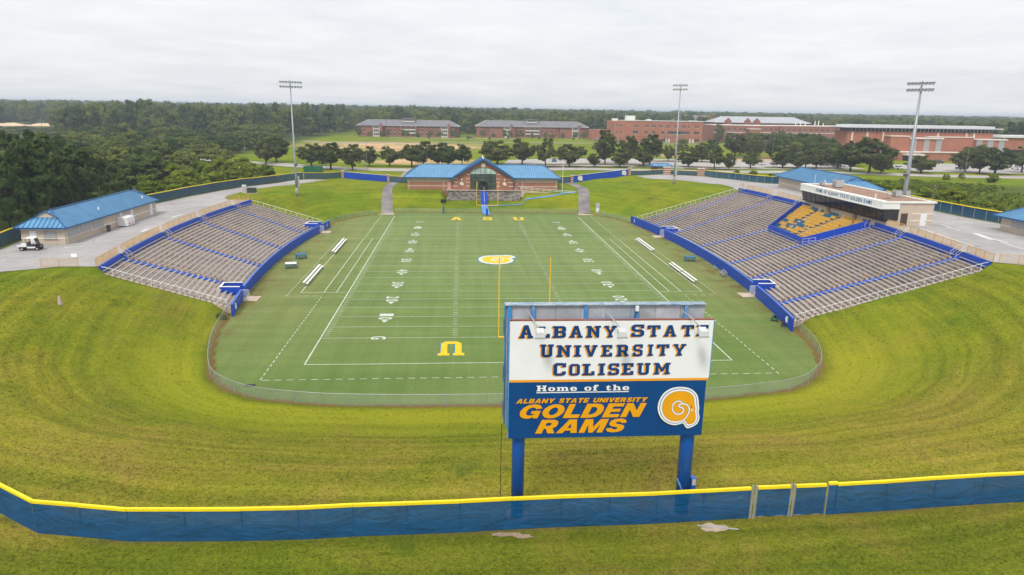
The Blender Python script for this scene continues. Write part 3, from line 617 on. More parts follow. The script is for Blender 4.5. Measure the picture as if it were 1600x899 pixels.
    soil = mixc(t, n_fin, (0.10, 0.055, 0.022), (0.24, 0.13, 0.06))
    c = mixc(t, mth(t, 'MULTIPLY', ramp(t, edge, 0.95, 0, 1.1, 1.9), ramp(t, n_fin, 0.55, 1.0, 0.35, 0.6)), c, soil)
    edge2 = mth(t, 'ADD', dW, mth(t, 'MULTIPLY', n_mid, 0.9))
    c = mixc(t, ramp(t, edge2, 0.75, 0, 0.45, 0.95), c, mixc(t, n_fin, (0.07, 0.06, 0.02), (0.20, 0.14, 0.06)))
    # rough ground: weeds, scrub and woodland floor
    wc = mixc(t, ramp(t, n_pat, 0, 1, 0.35, 0.65), (0.040, 0.065, 0.014), (0.105, 0.125, 0.028))
    wc = mixc(t, ramp(t, noise(t, 0.5, 5, 0.7), 0, 0.7, 0.4, 0.7), wc, (0.050, 0.090, 0.014))
    c = mixc(t, wi, c, wc)
    sf = mth(t, 'MULTIPLY', sa, ramp(t, noise(t, 0.045, 5, 0.7), 0.25, 1.25, 0.35, 0.6))
    c = mixc(t, sf, c, mixc(t, noise(t, 0.09, 4), (0.50, 0.27, 0.145), (0.60, 0.43, 0.27)))
    LK(t, c, b.inputs['Base Color']); b.inputs['Roughness'].default_value = 1.0; b.inputs['Specular IOR Level'].default_value = 0.05
    bn = N(t, 'ShaderNodeBump', i_Strength=0.55, i_Distance=0.12); LK(t, mth(t, 'ADD', n_tuft, mth(t, 'MULTIPLY', n_fin, 1.5)), bn.inputs['Height']); LK(t, bn.outputs[0], b.inputs['Normal'])
    me.materials.append(m)
    link('ground', me, None, 'structure')
build_ground()

def drape(name, poly, matn, lift=0.06, step=3.0, kind='structure', parent=None, zfun=None):
    """a paved sheet that follows the ground"""
    dens = []
    n = len(poly)
    for i in range(n):
        a = Vector(poly[i]); b = Vector(poly[(i+1) % n]); k = max(1, int((b-a).length/step))
        dens += [tuple(a.lerp(b, j/k)) for j in range(k)]
    A = np.array(dens); lo = A.min(0); hi = A.max(0)
    gx, gy = np.meshgrid(np.arange(lo[0]+step/2, hi[0], step), np.arange(lo[1]+step/2, hi[1], step))
    gx, gy = gx.ravel(), gy.ravel()
    k = inside(gx, gy, dens)
    gx, gy = gx[k], gy[k]
    if len(gx):
        k = seg_dist(gx, gy, dens, dens[1:]+dens[:1]) > step*0.35; gx, gy = gx[k], gy[k]
    pts = [Vector(p) for p in dens]+[Vector((x, y)) for x, y in zip(gx, gy)]
    m = len(dens)
    r = delaunay_2d_cdt(pts, [(i, (i+1) % m) for i in range(m)], [], 1, 1e-4)
    V = np.array([(v.x, v.y) for v in r[0]])
    Z = hz(V[:, 0], V[:, 1], False)+lift if zfun is None else zfun(V[:, 0], V[:, 1])
    mb = MB()
    fs = []
    for f in r[2]:
        a, b, c = V[f[0]], V[f[1]], V[f[2]]
        fs.append(tuple(f) if (b[0]-a[0])*(c[1]-a[1])-(b[1]-a[1])*(c[0]-a[0]) > 0 else tuple(reversed(f)))
    mb.add([(x, y, z) for (x, y), z in zip(V, Z)], fs)
    return mb.build(name, matn, parent, True, kind=kind)

# paved surfaces
def pavem(name, a, b_, crack=True, stain=(0.20, 0.19, 0.18)):
    m, t, b, o = base_mat(name)
    c = mixc(t, ramp(t, noise(t, 0.12, 5, 0.65), 0, 1, 0.35, 0.65), a, b_)
    c = mixc(t, ramp(t, noise(t, 0.35, 6, 0.7, None, 0.5), 0, 0.55, 0.52, 0.75), c, stain)
    c = mixc(t, 1.0, c, mixc(t, noise(t, 6, 4, 0.7), (0.86, 0.86, 0.86), (1.14, 1.14, 1.14)), 'MULTIPLY')
    if crack:
        v = N(t, 'ShaderNodeTexVoronoi', feature='DISTANCE_TO_EDGE', i_Scale=0.11)
        g = N(t, 'ShaderNodeNewGeometry'); n_ = N(t, 'ShaderNodeTexNoise', i_Scale=0.6, i_Detail=4.0); LK(t, g.outputs['Position'], n_.inputs['Vector'])
        vm = N(t, 'ShaderNodeVectorMath', operation='ADD'); LK(t, g.outputs['Position'], vm.inputs[0]); LK(t, n_.outputs[1], vm.inputs[1]); LK(t, vm.outputs[0], v.inputs['Vector'])
        c = mixc(t, ramp(t, v.outputs[0], 0.45, 0, 0.0, 0.012), c, (0.16, 0.15, 0.14))
    LK(t, c, b.inputs['Base Color']); b.inputs['Roughness'].default_value = 0.9; b.inputs['Specular IOR Level'].default_value = 0.2
pavem('asphalt_pale', (0.30, 0.285, 0.28), (0.39, 0.37, 0.36))
pavem('road_far', (0.33, 0.31, 0.29), (0.42, 0.39, 0.36), False)
pavem('path_stained', (0.16, 0.145, 0.14), (0.32, 0.295, 0.28), False, (0.09, 0.08, 0.075))
P('kerb_yellow', (0.62, 0.38, 0.07), 0.8, 0.2, 0.6)
P('road_mark', (0.62, 0.62, 0.60), 0.8, 0.2, 1.0, dirt=0.4, dirtcol=(0.4, 0.39, 0.38))

def stand_back(S, y, extra=0.0):
    t = (y-S['Y0'])/S['HALF']
    return S['s']*(S['XF']-S['SAG']*t*t+S['rows']*S['tread']+0.85+extra)
bl = [(stand_back(STL, y), y) for y in np.linspace(90, 20.4, 12)]
drape('left_plaza_pavement', [(-47.5,147.2),(-53.2,145.2),(-57.0,140.8),(-58.8,136.2),(-62.9,124.6),(-67.2,112.0),(-70.9,98.6),(-74.0,84.4),(-76.2,60),(-76.0,38.5),(-74.8,30.6),(-72.2,15.0),(-66.3,17.7),(-60.5,20.3)]+bl[::-1]+[(-60.5,90.5),(-62.6,94.5),(-63.2,101),(-61.9,110.5),(-58.5,119.5),(-55.0,128),(-50.5,137)], 'asphalt_pale')
br = [(stand_back(STR, y), y) for y in np.linspace(9.6, 95.8, 14)]
drape('right_plaza_pavement', [(65.4,8.0),(76,6.6),(89.9,4),(89.6,12),(89.3,38),(87.7,61),(87.8,85),(85.8,104.6),(81.8,121.5),(77.3,137.3),(72.6,152.0),(62,155.3),(50.5,154.0),(52,146.5),(56,139.5),(62,130.5),(65.4,120),(66,109.3),(64.2,101.5)]+br[::-1], 'asphalt_pale')
drape('left_ramp_path', [(-28.3,114.3),(-25.2,114.9),(-25.9,121),(-26.6,128),(-26.8,136),(-26.5,143),(-26.2,149.5),(-25.0,160),(-23.5,176),(-19,180),(-27,180),(-27.4,166),(-28.2,149.5),(-29.2,142),(-29.5,134),(-29.2,126),(-28.9,120)], 'path_stained', 0.07, 1.6)
drape('right_ramp_path', [(25.5,116.0),(28.8,115.6),(29.5,121),(30.4,127),(30.6,132),(29.9,138),(28.9,143),(27.6,149),(26.5,160),(25.4,178),(29,182),(20,182),(22.6,166),(24.4,149.5),(26.1,143),(27.1,138),(27.6,132),(27.1,126),(26.1,120)], 'path_stained', 0.07, 1.6)
for nm, x0, x1, y0, y1 in (('path_apron', -29.0, -24.9, 112.6, 114.9), ('path_apron', 25.2, 29.6, 113.6, 116.1), ('path_apron', 31.0, 34.6, 112.4, 113.3)):
    MB().box(x0, x1, y0, y1, 0.0, 0.07).build(nm, 'concrete', None, kind='structure')
drape('access_road', [(-150,243),(-118,222),(-86,203.5),(-68,190.5),(-52,180.5),(-36,178.5),(-10,182),(20,184.5),(50,180.5),(80,178),(110,181),(140,180.5),(165,172),(190,168),(260,162),(330,160),(330,172),(262,174),(192,178.5),(168,183),(142,191),(110,192),(80,189),(50,191.5),(20,196),(-10,192.5),(-34,188.5),(-48,190.5),(-64,200),(-82,212),(-116,231),(-150,253)], 'road_far', 0.09, 5)
drape('parking_lot', [(8,201),(30,203.5),(52,199),(80,196),(112,200),(142,199),(160,205),(160,246),(120,246),(76,250),(34,248),(14,238)], 'road_far', 0.09, 6)
drape('arena_parking_lot', [(176,196),(205,188),(330,184),(330,228),(240,240),(205,236),(180,226)], 'road_far', 0.09, 8)
drape('campus_road', [(-110,392),(-84,372),(-58,386),(-20,402),(40,408),(110,410),(190,418),(260,430),(260,436),(190,424),(108,416),(38,414),(-22,408),(-60,392),(-84,379),(-108,398)], 'road_far', 0.15, 8)
drape('dormitory_forecourt', [(-60,462),(-8,468),(40,470),(40,476),(-8,474),(-60,468)], 'concrete', 0.2, 8)
# kerbed, planted islands of the car park and the yellow kerb lines of the road
def island(pts, w=0.35, grass=True):
    c = np.array(pts)
    drape('parking_island_kerb', [tuple(p) for p in pts], 'kerb_yellow', 0.22, 4)
    ce = c.mean(0); q = [tuple(ce+(p-ce)*(1-w/np.linalg.norm(p-ce))) for p in c]
    drape('parking_island_bed', q, 'island_bed', 0.26, 4)
P('island_bed', (0.14, 0.13, 0.05), 1.0, 0.3, 0.8, dirt=0.6, dirtcol=(0.24, 0.14, 0.06))
for x0, x1, y0, y1 in ((24,60,208.5,213.5),(62,76,207.5,212.5),(82,106,203,207),(78,112,231.5,236),(24,58,196.8,199.6),(118,150,204.5,209),(62,75,198.2,201.2),(81,98,194.6,197.2),(120,152,262,267)):
    island([(x0,y0),(x1,y0),(x1+1.2,(y0+y1)/2),(x1,y1),(x0,y1),(x0-1.2,(y0+y1)/2)])
drape('yellow_road_edge', [(-46,190.9),(-34,189.0),(-10,193),(18,196.6),(18,197.3),(-10,193.7),(-34,189.7),(-46,191.6)], 'kerb_yellow', 0.16, 4)
drape('yellow_road_edge', [(150,188.3),(168,183.3),(192,178.8),(262,174.2),(262,175.2),(192,179.9),(168,184.4),(150,189.4)], 'kerb_yellow', 0.16, 4)
# worn white stripes on the plazas
for pts in ([(-67.2,41.5),(-65.9,46.5)],[(-66.4,60.5),(-65.6,66)],[(-64.6,37.0),(-63.6,42.5)]):
    pass
def stripe(x0, y0, x1, y1, w, name='worn_road_marking'):
    d = Vector((x1-x0, y1-y0)); n = Vector((-d.y, d.x)).normalized()*w/2
    drape(name, [(x0+n.x, y0+n.y), (x0-n.x, y0-n.y), (x1-n.x, y1-n.y), (x1+n.x, y1+n.y)], 'road_mark', 0.085, 3)
for a in ((-61.5,26.3,-63.0,29.0,0.7),(-61.2,47.0,-61.4,50.0,0.55),(-62.4,63.0,-62.0,67.5,0.4),(-66.8,33.8,-64.4,34.6,0.4),(76.5,40.5,75.0,33.5,0.32),(75.6,31.0,74.4,25.5,1.0),(74.4,24.0,72.6,12,0.3),(69.4,35.6,67.2,20.0,0.28),(74.6,27.5,75.2,23.5,0.5)):
    stripe(*a)

# ================================================================ playing field
YD = 0.9144; HW = 24.384
m, t, b, o = base_mat('turf')
g = N(t, 'ShaderNodeNewGeometry'); sp = N(t, 'ShaderNodeSeparateXYZ'); LK(t, g.outputs['Position'], sp.inputs[0])
nb = noise(t, 0.045, 4, 0.6); nm_ = noise(t, 0.22, 5, 0.65); nf = noise(t, 3.2, 5, 0.7)
mp = N(t, 'ShaderNodeMapping'); LK(t, g.outputs['Position'], mp.inputs[0]); mp.inputs['Scale'].default_value = (0.02, 0.32, 1)
ns = noise(t, 1.0, 4, 0.6, mp.outputs[0])
mp2 = N(t, 'ShaderNodeMapping'); LK(t, g.outputs['Position'], mp2.inputs[0]); mp2.inputs['Scale'].default_value = (0.6, 0.03, 1)
ns2 = noise(t, 1.0, 4, 0.6, mp2.outputs[0])
c = mixc(t, ramp(t, nb, 0, 1, 0.35, 0.65), (0.100, 0.166, 0.040), (0.130, 0.186, 0.050))
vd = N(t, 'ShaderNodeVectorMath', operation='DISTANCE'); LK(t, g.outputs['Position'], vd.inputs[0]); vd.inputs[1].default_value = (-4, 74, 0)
pale_r = mth(t, 'ADD', vd.outputs['Value'], mth(t, 'MULTIPLY', noise(t, 0.05, 4, 0.6), 40.0))   # turf colour mixes paler round a point past midfield, with a noisy edge
c = mixc(t, ramp(t, pale_r, 0.85, 0.0, 42, 98), c, (0.166, 0.220, 0.078))
c = mixc(t, ramp(t, noise(t, 0.02, 3), 0.0, 0.5, 0.42, 0.6), c, (0.150, 0.195, 0.068))
ax = mth(t, 'ABSOLUTE', sp.outputs[0])
worn = mth(t, 'MULTIPLY', ramp(t, ax, 0, 1, 23, 34), ramp(t, nm_, 0.25, 1.0, 0.38, 0.62))
worn = mth(t, 'MULTIPLY', worn, ramp(t, sp.outputs[1], 0.3, 1.0, 0, 30))
c = mixc(t, mth(t, 'MULTIPLY', worn, 0.75), c, (0.195, 0.190, 0.062))
edg = mth(t, 'MULTIPLY', ramp(t, ax, 0, 1, 34.5, 37.5), ramp(t, noise(t, 0.3, 5, 0.7), 0, 1, 0.46, 0.62))
c = mixc(t, edg, c, mixc(t, nf, (0.05, 0.08, 0.014), (0.24, 0.15, 0.06)))
c = mixc(t, 1.0, c, mixc(t, ramp(t, ns, 0, 1, 0.35, 0.65), (0.90, 0.91, 0.9), (1.1, 1.09, 1.1)), 'MULTIPLY')
c = mixc(t, 1.0, c, mixc(t, ramp(t, ns2, 0, 1, 0.35, 0.65), (0.92, 0.93, 0.92), (1.08, 1.07, 1.08)), 'MULTIPLY')
c = mixc(t, 1.0, c, mixc(t, ramp(t, nf, 0, 1, 0.3, 0.7), (0.86, 0.87, 0.85), (1.14, 1.13, 1.15)), 'MULTIPLY')
c = mixc(t, 1.0, c, mixc(t, ramp(t, noise(t, 11, 3, 0.7), 0, 1, 0.3, 0.7), (0.86, 0.87, 0.85), (1.14, 1.13, 1.15)), 'MULTIPLY')
LK(t, c, b.inputs['Base Color']); b.inputs['Roughness'].default_value = 1.0; b.inputs['Specular IOR Level'].default_value = 0.05
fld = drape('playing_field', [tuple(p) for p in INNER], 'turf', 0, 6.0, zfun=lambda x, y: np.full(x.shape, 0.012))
ZL = 0.018
def line(x0, y0, x1, y1, w, name='painted_line', mt='paint_line', z=ZL, wob=0.0):
    a = Vector((x0, y0)); b_ = Vector((x1, y1)); d = (b_-a); L = d.length; d.normalize(); n = Vector((-d.y, d.x))*w/2
    k = max(1, int(L/4)) if wob else 1
    mb = MB(); ph = random.random()*6; am = wob*random.uniform(0.5, 1)
    P_ = []
    for i in range(k+1):
        p = a+d*L*i/k + n.normalized()*am*(math.sin(ph+i*0.9)+0.5*math.sin(ph*2+i*2.1))
        P_.append(((p.x+n.x, p.y+n.y, z), (p.x-n.x, p.y-n.y, z)))
    for i in range(k): mb.quad(P_[i][1], P_[i+1][1], P_[i+1][0], P_[i][0])
    return mb.build(name, mt, fld)
for s in (-1, 1): line(s*HW, -0.08, s*HW, 120*YD+0.08, 0.14, 'sideline')
line(-HW, 0, HW, 0, 0.13, 'end_line', wob=0.03); line(-HW, 120*YD, HW, 120*YD, 0.16, 'end_line', 'paint_line_faint', wob=0.03)
for i in range(21):
    y = (10+5*i)*YD
    line(-HW+0.15, y, HW-0.15, y, 0.085, 'yard_line', 'paint_line_faint' if i > 9 else 'paint_line', ZL-0.003, 0.05)
for s in (-1, 1):                      # one-yard ticks
    for x0, x1 in ((HW-0.9, HW-0.25), (8.13-0.66, 8.13+0.0)):
        mb = MB()
        for k in range(1, 100):
            if k % 5 == 0: continue
            y = (10+k)*YD
            mb.quad((s*x0 if s > 0 else s*x1, y-0.05, ZL), (s*x1 if s > 0 else s*x0, y-0.05, ZL), (s*x1 if s > 0 else s*x0, y+0.05, ZL), (s*x0 if s > 0 else s*x1, y+0.05, ZL))
        mb.build('hash_marks', 'paint_line', fld)
def number(ch, cx, cy, rot, w, h):
    c_, s_ = math.cos(rot), math.sin(rot)
    T = lambda u, v, d: (cx+c_*u-s_*v, cy+s_*u+c_*v, ZL+0.004)
    mb = MB(); font_mesh(mb, FN[ch], -w/2, w/2, -h/2, h/2, T, 0.0)
    return mb.build('yard_number', 'paint_number', fld)
for s in (-1, 1):
    rot = -PI/2 if s < 0 else PI/2
    for i in range(11):
        y = (10+10*i)*YD; x = s*17.27; v = str(min(i*10, 100-i*10))
        if i in (0, 10):
            number('G', x, y, rot, 1.2, 1.9); continue
        # the two digits straddle the line
        r = Vector((0, -1)) if s < 0 else Vector((0, 1))
        number(v[0], x, y-r.y*0.85, rot, 1.1, 1.9); number(v[1], x, y+r.y*0.85, rot, 1.1, 1.9)
        if i != 5:
            dy_ = -1 if i < 5 else 1; z = ZL+0.004
            a = (x-0.45, y+dy_*1.7, z); b_ = (x+0.45, y+dy_*1.7, z); c_ = (x, y+dy_*2.75, z)
            mb = MB(); mb.face([b_, a, c_] if dy_ < 0 else [a, b_, c_]); mb.build('arrow_mark', 'paint_number', fld)
for s in (-1, 1):                      # team areas
    X = lambda v: s*v
    line(X(26.2), 31.4, X(26.2), 77.3, 0.11, 'team_area_line'); line(X(28.1), 31.4, X(28.1), 77.3, 0.11, 'team_area_line'); line(X(31.6), 31.4, X(31.6), 77.3, 0.12, 'team_area_line')
    line(X(24.5), 31.4, X(31.7), 31.4, 0.12, 'team_area_line'); line(X(24.5), 77.3, X(33.3), 77.3, 0.10, 'team_area_line', 'paint_line_faint')
    line(X(28.0), 78.4, X(28.0), 112.8, 0.12, 'limit_line', 'paint_line_faint')
    def dashes(x0, y0, x1, y1, name):
        a = Vector((x0, y0)); b_ = Vector((x1, y1)); L = (b_-a).length; d = (b_-a).normalized(); n = Vector((-d.y, d.x))*0.05; k = int(L/1.25); mb = MB()
        for i in range(k):
            p = a+d*(i*L/k); q = p+d*0.72
            mb.quad((p.x-n.x, p.y-n.y, ZL), (q.x-n.x, q.y-n.y, ZL), (q.x+n.x, q.y+n.y, ZL), (p.x+n.x, p.y+n.y, ZL))
        mb.build(name, 'paint_line', fld)
    dashes(X(33.3), 29.3, X(33.3), 77.3, 'dashed_limit_line') if s < 0 else dashes(33.3, 77.3, 33.3, 29.3, 'dashed_limit_line')
    dashes(-33.3, 29.3, -28.0, 29.3, 'dashed_limit_line') if s < 0 else dashes(28.0, 29.3, 33.3, 29.3, 'dashed_limit_line')
    dashes(X(28.0), -4.4, X(28.0), 29.3, 'dashed_limit_line')
dashes(-27.8, -4.5, 27.8, -4.2, 'dashed_limit_line')
def flat_glyph(ch, x0, x1, y0, y1, flip=False):
    w, loops = GLY[ch][0], GLY[ch][1:]
    for k, (mt, z, ox, oy) in enumerate((('paint_blue', ZL+0.002, -0.14, 0.06), ('paint_gold', ZL+0.006, 0, 0))):
        T = lambda u, v, d: ((x0+(x1-x0)*u/w+ox, y0+(y1-y0)*v/14.0+oy, z) if not flip else (x1-(x1-x0)*u/w+ox, y1-(y1-y0)*v/14.0+oy, z))
        mb = MB(); mb.plate(list(loops), T, 0.0, 0, back=False); mb.build('end_zone_letter' if k else 'end_zone_letter_outline', mt, fld)
for ch, x0, x1 in (('A', -9.7, -6.6), ('S', -1.3, 1.2), ('U', 6.5, 9.7)): flat_glyph(ch, x0, x1, 103.9, 108.9)
for ch, x0, x1 in (('U', -9.75, -6.65), ('S', -1.3, 1.2), ('A', 6.5, 9.7)): flat_glyph(ch, x0, x1, 2.5, 7.5, True)
def ground_ram(cx, cy, size):
    T = lambda z: (lambda u, v, d: (cx-v*size, cy+u*size*1.12, z))     # read from the right-hand stand
    for f, mt, z in ((1.25, 'paint_blue', 0.001), (0.95, 'paint_number', 0.005), (0.0, 'paint_gold', 0.009)):
        MB().plate([ram_loop(f)], T(ZL+z), 0, 0, back=False).build('midfield_emblem_layer', mt, fld)
    L, R_ = ram_spiral(26); mb = MB(); Tz = T(ZL+0.013)
    for i in range(len(L)-1):
        mb.quad(Tz(*L[i], 0), Tz(*R_[i], 0), Tz(*R_[i+1], 0), Tz(*L[i+1], 0))
    mb.build('midfield_emblem_horn', 'paint_number', fld)
ground_ram(-0.05, 55.6, 7.6)
# ================================================================ grandstands
def make_stand(S, name, label, cat, aisles, pits, wall_h, wall_gap, prem=None):
    s, XF, SAG, Y0, HF, ROWS, TR, Z0, RI, TOP = (S[k] for k in ('s', 'XF', 'SAG', 'Y0', 'HALF', 'rows', 'tread', 'z0', 'rise', 'top'))
    F0 = 0.75                                    # narrow walk behind the front wall
    def X(o, y): q = (y-Y0)/HF; return s*(XF-SAG*q*q+o)
    def off(i): return F0+i*TR
    def zt(i): return Z0+i*RI
    def cbox(mb, o0, o1, ya, yb, z0, z1, n=None, m=0, skip=()):
        n = n or max(1, int((yb-ya)/6)); rings = []
        for k in range(n+1):
            y = ya+(yb-ya)*k/n
            a, b = (X(o0, y), X(o1, y)); a, b = (a, b) if a < b else (b, a)
            rings.append([(a, y, z0), (b, y, z0), (b, y, z1), (a, y, z1)])
        v = [p for r in rings for p in r]; f = []
        for k in range(n):
            for j in range(4): f.append((4*k+j, 4*k+(j+1) % 4, 4*k+4+(j+1) % 4, 4*k+4+j))
        f.append((3, 2, 1, 0)); f.append((4*n, 4*n+1, 4*n+2, 4*n+3))
        f = [tuple(reversed(q)) for q in f]
        return mb.add(v, f, m)
    root = thing(name, label, cat, (X(0, Y0), Y0, 0))
    ya_, yb_ = Y0-HF, Y0+HF
    def sh(i): return S['sh']*off(i)
    def ay(a, i):
        if len(a) == 2: return a[0]+(a[1]-a[0])*i/(ROWS-1)
        r_, m_ = a[2], a[3]
        return a[0]+(m_-a[0])*i/r_ if i < r_ else m_+(a[1]-m_)*(i-r_)/(ROWS-1-r_)
    def spans(i):                                # y spans of a row that are not inside an entry pit
        cuts = [(p-1.4, p+1.4) for p in pits] if i < 3 else []
        sp_ = [(ya_+sh(i), yb_+sh(i))]
        for c0, c1 in cuts:
            sp_ = [q for a, b in sp_ for q in ((a, min(b, c0)), (max(a, c1), b)) if q[1]-q[0] > 0.3]
        return sp_
    # front walk and treads, one object each
    for sa, sb in spans(0):
        cbox(MB(), 0.2, F0-0.004, sa, sb, -0.1, Z0-0.12).build('front_walk', 'concrete', root)
    for i in range(ROWS):
        for sa, sb in spans(i):
            cbox(MB(), off(i), off(i)+TR-0.004, sa, sb, max(zt(i)-1.2, -0.05), zt(i)).build('tread', 'concrete', root)
    # benches: one plank per row and section, on brackets
    for i in range(ROWS):
        edges = [ya_+sh(i)+0.15]+[v for a in aisles for v in (ay(a, i)-0.68, ay(a, i)+0.68)]+[yb_+sh(i)-0.15]
        for k in range(0, len(edges), 2):
            segs = [(edges[k], edges[k+1])]
            if i < 4:
                for p in pits: segs = [q for a, b in segs for q in ((a, min(b, p-1.55)), (max(a, p+1.55), b)) if q[1]-q[0] > 0.8]
            if prem and i >= prem[0]:
                if k == 2*prem[1]: continue
            for a, b in segs:
                if b-a < 0.8: continue
                mb = MB(); z = zt(i)
                cbox(mb, off(i)+0.34, off(i)+0.66, a, b, z+0.40, z+0.45, None, 0)
                nb = max(2, int((b-a)/2.3)+1)
                for j in range(nb):
                    y = a+0.2+(b-a-0.4)*j/(nb-1)
                    x0, x1 = X(off(i)+0.47, y), X(off(i)+0.55, y)
                    mb.box(x0, x1, y-0.022, y+0.022, z+0.001, z+0.398, 1)
                mb.build('bench', ['aluminium', 'bracket'], root)
    # aisle steps and the low yellow hand loops beside them
    smesh = MB().box(0, s*0.52, -0.62, 0.62, 0.002, RI/2+0.012)
    step = smesh.build('aisle_step', 'step_blue', root, world=False); step.location = Vector((0, 0, 0)); first = True
    loop = MB()
    loop.tube([(0, 0, 0), (0, 0, 0.78), (s*0.55, 0, 0.92), (s*0.55, 0, 0.14)], 0.03, 5)
    lo = loop.build('hand_loop', 'rail_yellow', root, world=False); lf = True
    for a in aisles:
        for i in range(ROWS):
            if i < 3 and any(abs(ay(a, i)-p) < 1.9 for p in pits): continue
            if prem and i >= prem[0] and a in prem[2]: pass
            o = step if first else link('aisle_step', step.data, root); first = False
            y = ay(a, i); px = X(off(i)+TR-0.54, y)
            o.location = Vector((px, y, zt(i)))-root.location
            if i % 3 == 1:
                h = lo if lf else link('hand_loop', lo.data, root); lf = False
                h.location = Vector((X(off(i)+0.1, y+0.72), y+0.72, zt(i)))-root.location
        # blue painted aisle floor
    for a in aisles:
        mb = MB()
        for i in range(ROWS):
            if i < 3 and any(abs(ay(a, i)-p) < 1.9 for p in pits): continue
            y = ay(a, i); x0, x1 = sorted((X(off(i)+0.10, y), X(off(i)+TR-0.55, y)))
            mb.quad((x0, y-0.5, zt(i)+0.004), (x1, y-0.5, zt(i)+0.004), (x1, y+0.5, zt(i)+0.004), (x0, y+0.5, zt(i)+0.004))
        mb.build('aisle_paint', 'step_blue', root)
    # front wall in bays, open at the gates
    g = sorted(pits); cuts = [ya_-1.6]+[v for p in g for v in (p-wall_gap, p+wall_gap)]+[yb_+1.6]
    for k in range(0, len(cuts), 2):
        a, b = cuts[k], cuts[k+1]; n = max(1, round((b-a)/6.1))
        for j in range(n):
            y0, y1 = a+(b-a)*j/n, a+(b-a)*(j+1)/n
            w = cbox(MB(), -0.12, 0.10, y0+0.012, y1-0.012, -0.1, wall_h, 2).build('front_wall_panel', 'wall_blue', root)
            cbox(MB(), -0.16, 0.14, y0+0.004, y1-0.004, wall_h+0.002, wall_h+0.07, 2).build('wall_coping', 'coping_blue', w)
    # round emblems on the two end bays
    for y in (ya_+0.6, yb_-0.6):
        xx = X(-0.12, y)-s*0.012
        T = lambda u, v, d: (xx-s*d, y+s*(-u)*1.0, wall_h*0.53+v*1.0)
        if s > 0: T = lambda u, v, d: (xx-d, y-u*1.0, wall_h*0.53+v*1.0)
        else: T = lambda u, v, d: (xx+d, y+u*1.0, wall_h*0.53+v*1.0)
        MB().plate([ram_loop(1.0)], T, 0.02).build('wall_emblem', 'rail_white', root)
    # entry pits: return walls with white caps, steps down, white gates
    for p in pits:
        zt_ = zt(2)+0.75; o1 = off(3)-0.1
        for y0, y1 in ((p-1.38, p-1.2), (p+1.2, p+1.38)):
            w = cbox(MB(), 0.12, o1, y0, y1, -0.05, zt_, 1).build('pit_wall', 'wall_blue', root)
            cbox(MB(), 0.10, o1+0.02, y0-0.04, y1+0.04, zt_+0.002, zt_+0.08, 1).build('pit_cap', 'rail_white', w)
        w = cbox(MB(), o1-0.2, o1, p-1.19, p+1.19, -0.05, zt_, 1).build('pit_wall', 'wall_blue', root)
        cbox(MB(), o1-0.24, o1+0.03, p-1.15, p+1.15, zt_+0.002, zt_+0.08, 1).build('pit_cap', 'rail_white', w)
        for k in range(4):
            cbox(MB(), 0.3+k*0.45, 0.745+k*0.45, p-1.18, p+1.18, -0.05, 0.22+0.22*k, 1).build('pit_step', 'concrete', root)
        mb = MB(); gy = p-wall_gap+0.05
        for q in range(7):
            xx = X(-0.22-1.3*q/6*0.75, gy); mb.box(xx-0.02, xx+0.02, gy-0.35*q/6-0.02, gy-0.35*q/6+0.02, 0.1, wall_h)
        for z in (0.12, wall_h): mb.beam((X(-0.22, gy), gy, z), (X(-1.2, gy), gy-0.35, z), 0.05, 0.05)
        mb.build('gate_leaf', 'rail_white', root)
        MB().box(min(X(-2.3, p), X(-0.3, p)), max(X(-2.3, p), X(-0.3, p)), p-1.3, p+1.3, 0.014, 0.05).build('gate_slab', 'concrete', root)
    # white end railings
    for ye, sg in ((ya_+0.06, -1), (yb_-0.06, 1)):
        pts = [(X(off(i)+0.1, ye+sh(i)), ye+sh(i), zt(i)) for i in range(ROWS)]; mb = MB()
        pts.append((X(off(ROWS)-0.1, ye+sh(ROWS)), ye+sh(ROWS), zt(ROWS-1)+0.1))
        mb.tube([(x, y, z+0.95) for x, y, z in pts], 0.036, 5); mb.tube([(x, y, z+0.06) for x, y, z in pts], 0.022, 4)
        k = 0.0
        while k <= ROWS-1:
            i = int(k); p = Vector(pts[i]).lerp(Vector(pts[min(i+1, ROWS)]), k-i)
            mb.tube([p-Vector((0, 0, 0.15)), p+Vector((0, 0, 0.95))], 0.034, 5); k += 1.58
        mb.build('end_handrail', 'rail_white', root)
        # closing side wall below the treads
        mb = MB()
        for i in range(0, ROWS, 3):
            j = min(i+3, ROWS); ys = ye-sg*0.04+sh(j if sg < 0 else i)-(sg*0.26 if S['sh'] else 0)
            x0, x1 = sorted((X(off(i), ys), X(off(j), ys)))
            mb.box(x0, x1, ys-0.04, ys+0.04, zt(i)-2.4, zt(i)-0.02)
        mb.build('side_wall', 'concrete', root)
    # back wall up to the plaza, cut by the aisles
    zb = zt(ROWS-1)
    ends = [ya_+sh(ROWS)]+[v for a in aisles for v in (a[1]-0.8, a[1]+0.8)]+[yb_+sh(ROWS)]
    for k in range(0, len(ends), 2):
        a, b = ends[k], ends[k+1]
        cbox(MB(), off(ROWS), off(ROWS)+0.24, a, b, zb-0.9, TOP+0.12).build('back_wall', 'wall_blue', root)
